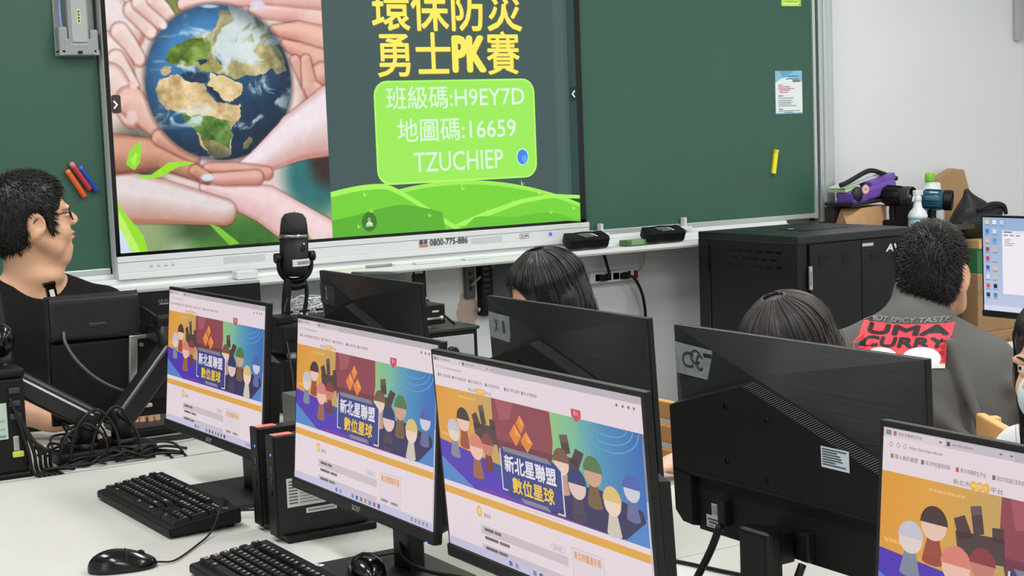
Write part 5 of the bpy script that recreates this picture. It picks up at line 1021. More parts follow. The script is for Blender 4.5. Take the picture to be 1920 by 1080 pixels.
for x in (CX + 0.05, CX + CW - 0.05):
    for y in (CY + 0.06, CY + CD - 0.06): q(MB().cyl((x - 0.012, y, 0.032), (x + 0.012, y, 0.032), 0.032, n=18), 'caster', BLACK, cb, L)

# ------------------------------------------------------------------ on the tray and under it
def eraser(label, x, y):
    t = thing('board_eraser', label, 'eraser', (x, y, 1.0385)); t.rotation_euler = (math.radians(24), 0, 0); P = [(-0.097, -0.034), (-0.06, -0.037), (-0.02, -0.031), (0.03, -0.037), (0.088, -0.036), (0.098, -0.012), (0.090, 0.036), (0.05, 0.034), (0.0, 0.038), (-0.05, 0.033), (-0.092, 0.036), (-0.100, 0.0)]
    MB().prism(P, 0.006, 0.046, 0.005).build('body', BLACK_SOFT, t); MB().prism([(a * 0.95, b * 0.93) for a, b in P], 0.0, 0.008, 0.001).build('felt_pad', mat('grey_felt', (70, 72, 74), 0.95), t)
    a = Art(); 
    for k, (u0, u1) in enumerate(((-0.035, 0.03), (-0.03, 0.035), (-0.02, 0.025))): a.rect(u0, 0.012 - 0.012 * k, u1, 0.017 - 0.012 * k, (150, 152, 154))
    a.poly([(0.022, 0.01), (0.032, 0.012), (0.045, -0.012), (0.036, -0.014)], (200, 202, 204), 1)
    a.build('printing', PRINT, t, M=Matrix.Translation((0, 0, 0.0463))); return t
eraser('black board eraser on the tray beside the display corner, on a blue folder', 3.462, 5.186)
eraser('black board eraser on the tray farther right, beside the small green pack', 3.845, 5.186)
gp = thing('green_pack', 'small green pack lying on the tray between the two black erasers', 'pack', (3.702, 5.19, 1.0225)); b = MB(); b.box((-0.052, -0.030, 0), (0.052, 0.030, 0.024), 0.006, 3); b.build('wrapper', mat('green_wrapper', (74, 112, 66), 0.45, noise=(60, 0.2)), gp); MB().box((-0.030, -0.031, 0.004), (0.035, 0.020, 0.0245), 0.002).build('window', mat('green_pale', (128, 158, 112), 0.4), gp)
bf = thing('folder', 'blue and white folder lying on the tray under the left eraser', 'folder', (3.345, 5.185, 1.0225)); MB().box((-0.035, -0.036, 0), (0.0, 0.036, 0.012), 0.002).build('cover', mat('blue_cover', (58, 96, 170), 0.5), bf); MB().box((-0.032, -0.033, 0.003), (0.0125, 0.033, 0.009), 0.001).build('pages', PLASTIC_WHITE, bf)
we = thing('board_eraser', 'white block eraser on the tray below the left end of the display', 'eraser', (2.015, 5.188, 1.0225)); MB().box((-0.040, -0.026, 0), (0.040, 0.026, 0.030), 0.006, 3).build('block', PLASTIC_WHITE, we)
pe = thing('pen', 'grey pen lying on the tray under the middle of the display', 'pen', (2.545, 5.19, 1.028)); b = MB(); b.cyl((-0.055, 0, 0), (0.050, 0, 0), 0.0055, n=14); b.build('barrel', mat('grey_pen', (150, 150, 150), 0.4), pe); b = MB(); b.cyl((0.050, 0, 0), (0.062, 0, 0), 0.0045, 0.002, n=14); b.build('tip', mat('grey_tip', (196, 196, 194), 0.4), pe)
fe = thing('cardboard_strip', 'beige flat strip lying on the tray left of the middle', 'strip', (2.40, 5.175, 1.0215)); MB().box((-0.07, -0.015, 0), (0.07, 0.015, 0.004), 0.001).build('strip', mat('beige_card', (210, 204, 180), 0.7), fe)
for x, l in ((2.74, 'flat white cover plate on the tray, left of the phone number'), (2.95, 'flat white cover plate on the tray, below the phone number')):
    w = thing('cover_plate', l, 'plate', (x, 5.18, 1.0222)); MB().box((-0.055, -0.018, 0), (0.055, 0.018, 0.007), 0.002).build('plate', PLASTIC_WHITE, w)

ps = thing('power_strip', 'white power strip on the wall with black plugs and red switch', 'power strip', (3.72, 5.375, 0.885))
MB().box((-0.125, -0.022, -0.024), (0.125, 0.024, 0.024), 0.006, 3).build('case', PLASTIC_WHITE, ps)
for i, x in enumerate((-0.085, -0.035, 0.005, 0.05)): MB().box((x - 0.015, -0.0232, -0.014), (x + 0.015, -0.0215, 0.014), 0.001).build('socket', BLACK_GLOSS, ps)
MB().box((0.095, -0.026, -0.017), (0.116, -0.021, 0.017), 0.002).build('switch', mat('red_switch', (130, 26, 34), 0.3), ps); MB().box((0.066, -0.024, -0.006), (0.080, -0.021, 0.018), 0.002).build('indicator_light', mat('red_dark', (110, 40, 40), 0.3), ps)
def plug(label, x, pts):
    t = thing('power_plug', label, 'plug', (x, 5.35, 0.884)); MB().box((-0.022, -0.022, -0.013), (0.016, 0.003, 0.013), 0.006, 3).build('plug_body', RUBBER, t); MB().tube([Vector(p) - Vector((x, 5.35, 0.884)) for p in pts], 0.0065, 8, 6).build('cord', RUBBER, t)
plug('black plug and cord going straight up from the power strip', 3.655, [(3.662, 5.335, 0.886), (3.676, 5.33, 0.892), (3.680, 5.35, 0.93), (3.680, 5.375, 0.985), (3.68, 5.38, 0.995)])
plug('black plug and cord curving down to the right from the power strip', 3.765, [(3.775, 5.335, 0.884), (3.80, 5.325, 0.870), (3.84, 5.335, 0.81), (3.862, 5.345, 0.74), (3.868, 5.35, 0.68), (3.868, 5.35, 0.50), (3.87, 5.35, 0.30), (3.87, 5.36, 0.02)])
cable('pale grey cable hanging from the tray down to the end of the power strip', [(3.865, 5.37, 0.997), (3.885, 5.37, 0.96), (3.88, 5.375, 0.915), (3.848, 5.378, 0.89)], 0.004, None, 'cable', mat('pale_grey_rubber', (176, 178, 178), 0.5))
cable('black cable hanging low on the wall, seen at the edge of the second monitor back', [(3.30, 4.90, 0.74), (3.34, 4.86, 0.66), (3.40, 4.80, 0.58), (3.44, 4.78, 0.50), (3.46, 4.78, 0.30), (3.47, 4.78, 0.10), (3.49, 4.76, 0.008), (3.6, 4.74, 0.008)], 0.006)

br = thing('display_bracket', 'brown slotted steel bracket below the display with a slanted pale rod', 'bracket', (3.036, 5.385, 0.93))
MB().box((-0.022, -0.006, -0.082), (0.022, 0.012, 0.066), 0.006).build('plate', mat('brown_steel', (84, 76, 70), 0.5, metal=0.2), br)
for z in (-0.05, -0.02, 0.01): MB().box((-0.006, -0.008, z), (0.006, -0.005, z + 0.016), 0.002).build('slot', BLACK, br)
MB().cyl((0.0, -0.012, -0.028), (0.115, -0.03, 0.060), 0.005, n=12).build('rod', STEEL, br)
dk = thing('cable_duct', 'black slotted cable duct going down the wall under the display', 'duct', (3.105, 5.375, 0.90)); MB().box((-0.030, -0.02, -0.125), (0.022, 0.024, 0.090), 0.003).build('channel', BLACK_SOFT, dk)
for k in range(8): MB().box((-0.022, -0.0215, -0.10 + 0.023 * k), (0.004, -0.019, -0.09 + 0.023 * k)).build('slot', BLACK_GLOSS, dk)
MB().sphere((-0.036, 0.0, -0.098), 0.010, 14).build('screw', STEEL, dk)
dp2 = thing('wall_panel', 'dark grey panel on the wall behind the long-haired girl, below the display', 'panel', (3.21, 5.385, 0.85)); MB().box((-0.075, -0.008, -0.14), (0.09, 0.014, 0.145), 0.004).build('panel', mat('dark_grey_panel', (72, 76, 78), 0.5), dp2)
for x, w, l in ((2.56, 0.115, 'white wall socket box under the tray, left of the dark joint'), (2.735, 0.055, 'white wall socket box under the tray, right of the dark joint')):
    t = thing('socket_box', l, 'socket box', (x, 5.37, 0.955)); MB().box((-w, -0.02, -0.045), (w, 0.028, 0.036), 0.004).build('box', PLASTIC_WHITE, t); a = Art().rect(-w + 0.012, -0.036, w - 0.012, 0.024, (206, 210, 210)); a.ell(-0.012, -0.004, 0.012, 0.012, (196, 200, 200), 1); a.rect(-0.008, -0.03, 0.008, -0.022, (60, 62, 64), 1); a.build('face_plate', PRINT, t, M=WALL(0, -0.0205, 0))
kp = thing('clip_fan', 'small black open-framed clip holder standing behind the monitor top, before a white box', 'holder', (2.735, 5.24, 0.900))
kb_ = MB(); kb_.box((-0.028, -0.012, -0.02), (0.020, 0.012, 0.080), 0.006, 3); kb_.tube([(-0.022, 0, 0.075), (-0.020, 0, 0.108), (0.016, 0, 0.116), (0.022, 0, 0.09), (0.024, 0, -0.01)], 0.004, 8, 5); kb_.build('holder_body', BLACK, kp); MB().box((-0.026, -0.014, -0.01), (-0.008, -0.011, 0.040), 0.002).build('white_label', PLASTIC_WHITE, kp)
MB().box((-0.03, -0.02, -0.90), (0.03, 0.02, -0.02), 0.004).build('post', BLACK, kp)

# ------------------------------------------------------------------ speaker cabinet with amplifier, right of the leftmost back monitor
sc_ = thing('speaker_cabinet', 'silver fronted cabinet with black edges standing left of the girl', 'cabinet', (2.40, 4.78, 0)); 
MB().box((-0.215, -0.18, 0.02), (0.215, 0.22, 0.838), 0.003).build('body', BLACK, sc_); MB().box((-0.200, -0.184, 0.06), (0.200, -0.178, 0.822), 0.002).build('front', mat('silver_front', (176, 180, 182), 0.42, metal=0.2), sc_)
MB().box((-0.22, -0.19, 0.838), (0.22, 0.23, 0.850), 0.002).build('top', mat('dark_gloss_top', (44, 48, 46), 0.22, spec=0.6), sc_)
MB().sphere((0.110, -0.186, 0.765), (0.030, 0.006, 0.022), 18).build('lens_knob', BLACK_GLOSS, sc_); MB().box((0.085, -0.1855, 0.735), (0.165, -0.183, 0.752), 0.001).build('white_strip', PLASTIC_WHITE, sc_)
for sx in (-1, 1):
    for sy in (-1, 1): MB().cyl((sx * 0.18, sy * 0.15, 0), (sx * 0.18, sy * 0.15, 0.022), 0.02, n=12).build('foot', BLACK, sc_)
am = thing('amplifier', 'black amplifier with a silver handle on top of the silver fronted cabinet', 'amplifier', (2.36, 4.74, 0.85)); MB().box((-0.16, -0.12, 0.014), (0.145, 0.14, 0.082), 0.004).build('case', BLACK, am)
MB().cyl((-0.02, -0.130, 0.036), (0.118, -0.130, 0.036), 0.0052, n=12).build('handle', STEEL, am); MB().sphere((0.125, -0.128, 0.036), 0.009, 14).build('knob', STEEL, am); MB().box((0.095, -0.121, 0.056), (0.12, -0.119, 0.062)).build('marking', mat('white_mark', (180, 182, 182), 0.5), am)
for x in (-0.12, 0.085): MB().cyl((x, -0.07, 0), (x, -0.07, 0.014), 0.030, n=20).build('rubber_foot', mat('beige_foot', (200, 190, 150), 0.6), am)
MB().box((0.05, -0.08, 0.0822), (0.10, 0.0, 0.0835)).build('green_sticker', mat('green_sticker', (140, 190, 140), 0.5), am)
tb = thing('small_speaker', 'small dark box standing tilted on the black amplifier', 'speaker', (2.33, 4.80, 0.932)); b = MB(); b.M = Matrix.Rotation(math.radians(4), 4, 'Y'); b.prism([(-0.07, -0.04), (0.075, -0.04), (0.07, 0.05), (-0.07, 0.05)], 0.004, 0.110, 0.004); b.build('case', mat('dark_grey_case', (52, 54, 57), 0.45), tb); MB().box((-0.072, -0.046, 0), (0.082, 0.056, 0.006), 0.001).build('foot', BLACK, tb)
cable('black cable from the amplifier arching down onto the cabinet top', [(2.34, 4.66, 0.928), (2.40, 4.65, 0.945), (2.46, 4.64, 0.925), (2.51, 4.635, 0.888), (2.545, 4.63, 0.857)], 0.0045)

# ------------------------------------------------------------------ low cupboard at the right wall corner and the things on it
ct = thing('low_cupboard', 'low dark cupboard behind the black cabinet carrying tools and packs', 'cupboard', (5.06, 5.17, 0)); MB().box((-0.42, -0.11, 0.0), (0.40, 0.20, 0.985), 0.004).build('body', mat('dark_wood_cupboard', (70, 60, 50), 0.55, noise=(8, 0.1)), ct); MB().box((-0.425, -0.19, 0.985), (0.405, 0.21, 1.005), 0.003).build('top', mat('dark_wood_top', (60, 52, 46), 0.5), ct)
SZ = 1.005
pb = thing('paper_bag', 'folded light brown paper bag standing behind the black blower', 'bag', (4.93, 5.17, SZ))
b = MB(); b.raw([(-0.115, -0.06, 0), (0.10, -0.07, 0), (0.10, 0.06, 0), (-0.10, 0.06, 0), (-0.125, -0.045, 0.060), (-0.05, -0.075, 0.105), (0.11, -0.06, 0.112), (0.11, 0.05, 0.11), (-0.06, 0.05, 0.10), (-0.02, -0.088, 0.0)], [(0, 9, 5, 4), (9, 1, 6, 5), (1, 2, 7, 6), (2, 3, 8, 7), (3, 0, 4, 8), (4, 5, 8), (5, 6, 7, 8), (0, 3, 2, 1, 9)], False); bmesh.ops.recalc_face_normals(b.bm, faces=list(b.bm.faces)); b.build('bag_body', mat('kraft_paper', (190, 150, 108), 0.7, bump=(20, 0.2)), pb)
bx = thing('dark_box', 'dark brown box in the shade behind the board frame, under the black tray', 'box', (4.875, 5.285, SZ)); MB().box((-0.03, -0.045, 0), (0.085, 0.05, 0.108), 0.004).build('box', mat('dark_brown_box', (52, 46, 40), 0.7), bx)
bt = thing('flat_tray', 'black flat tray lying on the paper bag under the purple pack', 'tray', (4.86, 5.18, 1.125)); b = MB(); b.M = Matrix.Rotation(math.radians(-4), 4, 'Y'); b.box((-0.035, -0.09, -0.004), (0.18, 0.10, 0.012), 0.006); b.build('tray', mat('tray_black', (34, 34, 36), 0.4), bt)
pu = thing('purple_pack', 'shiny purple pack with a round gold-edged emblem on the black tray', 'pack', (4.95, 5.16, 1.142)); PUR = mat('purple_foil', (112, 76, 168), 0.32, noise=(16, 0.18), bump=(30, 0.3))
b = MB(); b.M = Matrix.Rotation(math.radians(-11), 4, 'Y'); b.box((-0.11, -0.06, 0.0), (0.16, 0.06, 0.060), 0.018, 3); b.build('pack', PUR, pu)
b = MB(); b.M = Matrix.Rotation(math.radians(-14), 4, 'Y'); b.box((0.02, -0.05, 0.045), (0.175, 0.05, 0.078), 0.012, 3); b.build('flap', PUR, pu)
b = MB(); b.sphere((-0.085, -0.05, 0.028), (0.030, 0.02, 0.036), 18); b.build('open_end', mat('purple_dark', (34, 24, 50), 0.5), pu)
a = Art().ell(0, 0, 0.022, 0.022, (196, 150, 110)).ell(0, 0, 0.017, 0.017, (226, 206, 200), 1).ell(0, 0, 0.008, 0.007, (196, 130, 130), 2); a.build('emblem', PRINT, pu, M=WALL(-0.045, -0.0625, 0.050))
wp = thing('paper_sheet', 'white and pale green sheets sticking out above the purple pack', 'paper', (4.87, 5.20, 1.205)); b = MB(); b.M = Matrix.Rotation(math.radians(-13), 4, 'Y'); b.box((-0.04, -0.05, 0), (0.16, 0.06, 0.004)); b.build('white_sheet', PLASTIC_WHITE, wp); b = MB(); b.M = Matrix.Translation((-0.02, 0, -0.02)) @ Matrix.Rotation(math.radians(-13), 4, 'Y'); b.box((-0.02, -0.055, 0), (0.07, 0.06, 0.012)); b.build('green_sheet', mat('pale_green_paper', (186, 216, 150), 0.6), wp)
bs = thing('black_strap', 'thick black strap bent over the purple pack and sheets', 'strap', (4.98, 5.15, 1.25)); MB().tube([(-0.175, 0, -0.036), (-0.13, 0, -0.024), (-0.03, 0, 0.014), (0.02, 0, 0.020), (0.08, 0, 0.004), (0.15, 0, -0.018), (0.165, 0, -0.022)], 0.011, 10, 6).build('strap', mat('black_webbing', (22, 22, 24), 0.7), bs)
def blower(label, loc, rot, body, nose, name):
    t = thing(name, label, 'blower', loc, rot)
    b = MB(); RY = Matrix.Rotation(math.radians(90), 4, 'Y'); b.M = Matrix.Translation((0, 0, 0.150)) @ Matrix.Rotation(math.radians(4), 4, 'Y') @ RY; b.lathe([(0.018, -0.085), (0.034, -0.078), (0.045, -0.05), (0.047, -0.01), (0.044, 0.030)], 28); b.build('motor_housing', body, t)
    b = MB(); b.M = Matrix.Translation((0, 0, 0.150)) @ Matrix.Rotation(math.radians(4), 4, 'Y') @ RY; b.lathe([(0.043, 0.028), (0.047, 0.034), (0.047, 0.066), (0.044, 0.070), (0.041, 0.066), (0.038, 0.040), (0.014, 0.036)], 28, smooth=False); b.build('nozzle_ring', nose, t)
    for k in range(5): b = MB(); b.M = Matrix.Translation((0, 0, 0.150)) @ Matrix.Rotation(math.radians(4), 4, 'Y'); a_ = math.radians(-70 + 35 * k); b.box((-0.05, -0.003, -0.002), (0.02, 0.003, 0.004), 0.001, M=Matrix.Rotation(math.radians(90) + a_, 4, 'X') @ Matrix.Translation((0, 0, 0.046))); b.build('housing_rib', body, t)
    b = MB(); b.tube([(-0.020, 0, 0.12), (-0.024, 0, 0.08), (-0.020, 0, 0.03)], 0.021, 14, 6); b.build('grip', BLACK, t); MB().box((-0.062, -0.034, 0.0), (0.030, 0.034, 0.045), 0.008, 3).build('battery_base', BLACK_SOFT, t)
    return t
t = blower('black hand blower with round open nozzle, standing before the paper bag', (5.050, 5.045, SZ), math.radians(-74), BLACK_SOFT, mat('nozzle_grey', (44, 45, 47), 0.4), 'hand_blower')
b = MB(); b.tube([(-0.06, 0, 0.165), (-0.10, -0.01, 0.185), (-0.125, -0.01, 0.172), (-0.09, 0, 0.13)], 0.011, 10, 5); b.build('rear_handle', BLACK, t); MB().box((0.0, -0.035, 0.0), (0.085, 0.035, 0.115), 0.016, 3).build('side_pouch', BLACK_SOFT, t); MB().sphere((0.050, 0, 0.147), 0.014, 14).build('nozzle_core', mat('grey_core', (84, 86, 86), 0.4), t)
t = blower('teal and black hand blower, standing left of the black bag', (5.305, 5.06, SZ - 0.03), math.radians(-52), mat('teal_plastic', (28, 84, 104), 0.35), BLACK, 'hand_blower')
a = Art().rect(-0.020, 0, 0.020, 0.006, (206, 214, 216), 0).build('maker_mark', PRINT, t, M=frame((-0.010, -0.034, 0.183), (1, 0, -0.07), (0, 0.6, 0.7)))
sb = thing('spray_bottle', 'translucent spray bottle with pale blue liquid between the two blowers', 'bottle', (5.02, 4.90, 0.985)); CL = mat('cloudy_plastic', (214, 220, 224), 0.3, alpha=1.0)
b = MB(); b.lathe([(0.040, 0.0), (0.042, 0.004), (0.042, 0.060), (0.040, 0.078)], 28); b.build('bottle_lower', mat('blue_liquid', (140, 190, 206), 0.25), sb); b = MB(); b.lathe([(0.0425, 0.076), (0.043, 0.088), (0.036, 0.105), (0.020, 0.124), (0.016, 0.150), (0.0165, 0.155)], 28); b.build('bottle_upper', CL, sb)
b = MB(); b.lathe([(0.0165, 0.152), (0.018, 0.156), (0.017, 0.172), (0.011, 0.178)], 20); b.box((-0.022, -0.010, 0.176), (0.026, 0.010, 0.200), 0.006, 3); b.tube([(-0.016, 0, 0.180), (-0.026, 0, 0.165), (-0.028, 0, 0.150)], 0.0045, 8, 4); b.build('spray_head', PLASTIC_WHITE, sb)
tag(MB().box((-0.06, -0.06, 0), (0.06, 0.06, 0.980), 0.004).build('plant_stand', mat('grey_stand', (90, 92, 94), 0.5), None, (5.02, 4.90, 0.003)), 'narrow grey stand under the spray bottle, hidden behind the boy', 'stand')
jg = thing('detergent_jug', 'white plastic jug with bright green cap behind the teal blower', 'jug', (5.42, 5.20, SZ))
B = Body(); B.cap((0, 0, 0.02), (0, 0, 0.10), 0.056, 0.056, 0.01); B.ell((0, 0, 0.13), (0.052, 0.05, 0.05), 0.02); B.cap((0.0, 0, 0.15), (-0.012, 0, 0.195), 0.030, 0.020, 0.02); B.cap((0.005, 0, 0.185), (0.040, 0, 0.178), 0.011, 0.011, 0.008); B.cap((0.040, 0, 0.178), (0.060, 0, 0.10), 0.011, 0.012, 0.008); B.cap((0.060, 0, 0.10), (0.045, 0, 0.06), 0.012, 0.014, 0.012); B.plane((0, 0, -1), 0.0)
V, F = B.surface(0.004); mesh_np('jug_body', V, F, mat('jug_white', (228, 231, 230), 0.35), jg); b = MB(); b.lathe([(0.022, 0.195), (0.023, 0.198), (0.023, 0.232), (0.020, 0.235)], 24, M=Matrix.Translation((-0.012, 0, 0))); b.build('cap', mat('lime_cap', (120, 196, 40), 0.4), jg)
fb = thing('folded_carton', 'tall folded brown carton leaning against the wall behind the white jug', 'box', (5.70, 5.34, SZ - 0.10)); b = MB(); b.prism([(-0.12, -0.905), (0.11, -0.905), (0.11, 0.21), (0.065, 0.335), (-0.01, 0.345), (-0.12, 0.30)], -0.02, 0.02, 0.003, M=Matrix.Rotation(math.radians(90), 4, 'X')); b.build('front_panel', CARDBOARD, fb); b = MB(); b.box((-0.115, 0.02, -0.905), (0.105, 0.045, 0.19), 0.003); b.build('inside', mat('cardboard_inner', (150, 118, 82), 0.8), fb)
bg = thing('black_bag', 'slumped black fabric bag at the right, behind the boy\'s head', 'bag', (5.64, 5.12, 0.93)); B = Body(); B.ell((-0.03, 0, 0.06), (0.14, 0.09, 0.085), 0.02); B.ell((-0.03, 0, 0.11), (0.105, 0.07, 0.07), 0.03); B.cap((-0.05, 0, 0.15), (-0.075, 0, 0.215), 0.050, 0.016, 0.04); B.cap((-0.15, -0.05, 0.06), (0.03, -0.075, 0.12), 0.040, 0.036, 0.02); B.plane((0, 0, -1), 0.0); V, F = B.surface(0.006); mesh_np('bag_body', V, F, mat('black_nylon', (19, 19, 21), 0.55, bump=(18, 0.6)), bg)
MB().tube([(-0.09, -0.075, 0.135), (-0.03, -0.108, 0.16), (0.04, -0.112, 0.15), (0.09, -0.085, 0.11)], 0.010, 8, 6).build('strap', mat('black_webbing', (22, 22, 24), 0.7), bg); MB().box((-0.075, -0.088, 0.085), (-0.060, -0.078, 0.10), 0.002).build('buckle', STEEL, bg)
for lo, hi, nm, lab, m in (((5.48, 4.98, 0.0), (5.86, 5.28, 0.50), 'carton', 'large brown carton at the bottom of the stack right of the boy\'s ear', CARDBOARD), ((5.49, 4.99, 0.50), (5.84, 5.27, 0.775), 'carton', 'brown carton in the middle of the stack, under the green crate', mat('cardboard2', (168, 134, 96), 0.75, noise=(9, 0.06))),
                           ((5.50, 5.00, 0.775), (5.82, 5.26, 0.888), 'storage_crate', 'green crate in the stack under the black bag', mat('green_crate', (58, 122, 78), 0.5)), ((5.50, 4.99, 0.888), (5.83, 5.27, 0.930), 'box_lid', 'tan box lid on the green crate, under the black bag', mat('tan_lid', (206, 172, 120), 0.65))):
    c = Vector(((lo[0] + hi[0]) / 2, (lo[1] + hi[1]) / 2, lo[2])); t = thing(nm, lab, 'box', c); MB().box(Vector(lo) - c, Vector(hi) - c, 0.004).build('shell', m, t)
    if nm == 'carton': MB().box(Vector((lo[0], lo[1] - 0.001, hi[2] - 0.10)) - c, Vector((hi[0], lo[1] + 0.001, hi[2] - 0.075)) - c).build('tape_band', mat('tape_brown', (156, 122, 84), 0.4), t)
c = thing('carton', 'light brown carton with dark print under the monitor at the right border', 'box', (5.78, 4.84, 0)); MB().box((-0.12, -0.12, 0.0), (0.16, 0.12, 0.47), 0.004).build('shell', mat('cardboard3', (196, 160, 104), 0.7, noise=(9, 0.06)), c); Art().rect(0, 0, 0.05, 0.014, (70, 58, 44)).rect(0, -0.08, 0.045, -0.03, (120, 98, 70)).build('print', PRINT, c, M=WALL(0.03, -0.1212, 0.40))

# ------------------------------------------------------------------ third row: desk and the monitor the boy looks at
desk('white desk at the right border carrying the monitor with the blue desktop', 3.20, 4.20, 1.60, 3.58)
mr = pose(make_monitor('monitor', 'monitor showing a blue desktop with icons at the right photo border', desktop(), False), 3.803, 3.172, -90, 1.186, -1)

# ------------------------------------------------------------------ people
SKIN = lambda n, c: mat('skin_' + n, c, 0.5, spec=0.35, bump=(160, 0.06), noise=(18, 0.05))
def hframe(o, az, pitch=0.0, roll=0.0, s=1.0):
    """head frame: +X forward, +Y left, +Z up; az measured from +Y towards +X"""
    return Matrix.Translation(o) @ Matrix.Rotation(math.pi / 2 - math.radians(az), 4, 'Z') @ Matrix.Rotation(-math.radians(pitch), 4, 'Y') @ Matrix.Rotation(math.radians(roll), 4, 'X') @ Matrix.Scale(s, 4)
def head(B, H, full=0.0, ear=True):
    h = B.local(H); f = full
    h.ell((-0.010, 0, 0.045), (0.098, 0.076, 0.085), 0.01); h.ell((0.022, 0, -0.022), (0.070, 0.064 + 0.006 * f, 0.082), 0.03)
    h.ell((0.056, 0, -0.082), (0.034, 0.034 + 0.008 * f, 0.026), 0.025)
    for s in (-1, 1):
        h.ell((0.050, s * 0.040, -0.036), (0.034, 0.026 + 0.008 * f, 0.032), 0.02); h.cap((0.030, s * 0.052, -0.072), (-0.012, s * 0.062, -0.030), 0.020 + 0.008 * f, 0.018 + 0.006 * f, 0.02)
        h.ell((0.082, s * 0.032, 0.026), (0.014, 0.026, 0.010), 0.012); h.ell((0.096, s * 0.034, 0.008), (0.016, 0.017, 0.0125), 0.010, sub=True)
        h.ell((0.0800, s * 0.033, 0.0205), (0.0130, 0.0165, 0.0065), 0.003); h.ell((0.0790, s * 0.033, 0.0030), (0.0125, 0.0160, 0.0055), 0.003)
    h.cap((0.090, 0, 0.020), (0.108, 0, -0.012), 0.0065, 0.0105, 0.010); h.ell((0.108, 0, -0.017), (0.011, 0.012, 0.010), 0.006)
    for s in (-1, 1): h.ell((0.100, s * 0.012, -0.021), (0.011, 0.0085, 0.0085), 0.005)
    h.ell((0.092, 0, -0.047), (0.011, 0.022, 0.0062), 0.004); h.ell((0.090, 0, -0.060), (0.011, 0.019, 0.0068), 0.004); h.ell((0.103, 0, -0.0533), (0.008, 0.024, 0.0016), 0.003, sub=True); h.ell((0.095, 0, -0.072), (0.010, 0.02, 0.005), 0.006, sub=True)
    if ear:
        for s in (-1, 1):
            h.ell((-0.010, s * 0.080, 0.000), (0.026, 0.010, 0.033), 0.006, rot=(0, 0, s * 0.35)); h.ell((-0.014, s * 0.079, -0.026), (0.012, 0.008, 0.012), 0.006)
            h.ell((-0.006, s * 0.091, 0.003), (0.014, 0.008, 0.020), 0.005, sub=True)
def hand(B, w, d, back, thumb, curl=0.5, s=1.0):
    """w wrist, d finger direction, back = normal of the back of the hand, thumb = +1/-1 side"""
    d = Vector(d).normalized(); n = Vector(back); n = (n - d * n.dot(d)).normalized(); y = n.cross(d)
    M = Matrix(((d.x, y.x, n.x, w[0]), (d.y, y.y, n.y, w[1]), (d.z, y.z, n.z, w[2]), (0, 0, 0, 1))) @ Matrix.Scale(s, 4); h = B.local(M)
    h.ell((0.045, 0, 0), (0.052, 0.040, 0.0145), 0.012); h.cap((-0.02, 0, 0), (0.03, 0, 0), 0.026, 0.024, 0.02)
    for i, (yb, L) in enumerate(((0.029, 0.066), (0.010, 0.074), (-0.010, 0.069), (-0.028, 0.054))):
        yb *= thumb; p = Vector((0.084 - abs(yb) * 0.18, yb, 0.001)); a = -0.2 - 0.5 * curl * (1 + 0.1 * i)
        for k, f in enumerate((0.46, 0.30, 0.24)):
            q_ = p + Vector((math.cos(a), 0.05 * thumb * (1.5 - i) * 0.4, math.sin(a))) * L * f; h.cap(p, q_, 0.0088 - 0.0008 * k, 0.0082 - 0.0009 * k, 0.003); p = q_; a -= 0.55 * curl
    h.cap((0.018, 0.030 * thumb, -0.004), (0.048, 0.052 * thumb, -0.010), 0.0125, 0.0105, 0.008); h.cap((0.048, 0.052 * thumb, -0.010), (0.076, 0.058 * thumb, -0.016), 0.0098, 0.0080, 0.003)
def pmesh(B, res, name, m, P):
    V, F = B.surface(res); o = mesh_np(name, V - np.array(P.location), F, m, P); return o, V, F
def tufts(V, F, H, n, length, width, flow, seed, keep=None, sides=3):
    """tapered hair locks standing on a cap; returns a mesh builder (head space in world)"""
    r = np.random.default_rng(seed); N = normals_of(V, F); Hi = H.inverted(); b = bmesh.new()
    for i in r.permutation(len(V))[:n]:
        p = Vector(V[i]); l = Hi @ p
        if keep and not keep(l): continue
        nn = Vector(N[i]); d = (nn * flow[0] + (H.to_3x3() @ Vector(flow[1](l))).normalized() + Vector(r.normal(0, 0.22, 3))).normalized()
        L = length * r.uniform(0.6, 1.25); u_ = d.orthogonal().normalized(); v_ = d.cross(u_); p0 = p - nn * 0.004; pm = p0 + d * L * 0.55 + nn * 0.0015; tip = p0 + d * L + (H.to_3x3() @ Vector((0, 0, -1))).normalized() * L * 0.10
        A0 = [b.verts.new(p0 + (u_ * math.cos(2 * math.pi * k / sides) + v_ * math.sin(2 * math.pi * k / sides)) * width) for k in range(sides)]
        A1 = [b.verts.new(pm + (u_ * math.cos(2 * math.pi * k / sides) + v_ * math.sin(2 * math.pi * k / sides)) * width * 0.75) for k in range(sides)]; T = b.verts.new(tip)
        for k in range(sides): b.faces.new((A0[k], A0[(k + 1) % sides], A1[(k + 1) % sides], A1[k])); b.faces.new((A1[k], A1[(k + 1) % sides], T))
    return b
def hair_object(name, m, P, V, F, b):
    me = bpy.data.meshes.new(name); t = mesh_np('tmp', V, F, m); b.from_mesh(t.data); mt = t.data; bpy.data.objects.remove(t); bpy.data.meshes.remove(mt)
    for f in b.faces: f.smooth = True
    bmesh.ops.translate(b, verts=list(b.verts), vec=-Vector(P.location)); b.to_mesh(me); b.free(); me.materials.append(m)
    o = bpy.data.objects.new(name, me); COL.objects.link(o); o.parent = P; return o
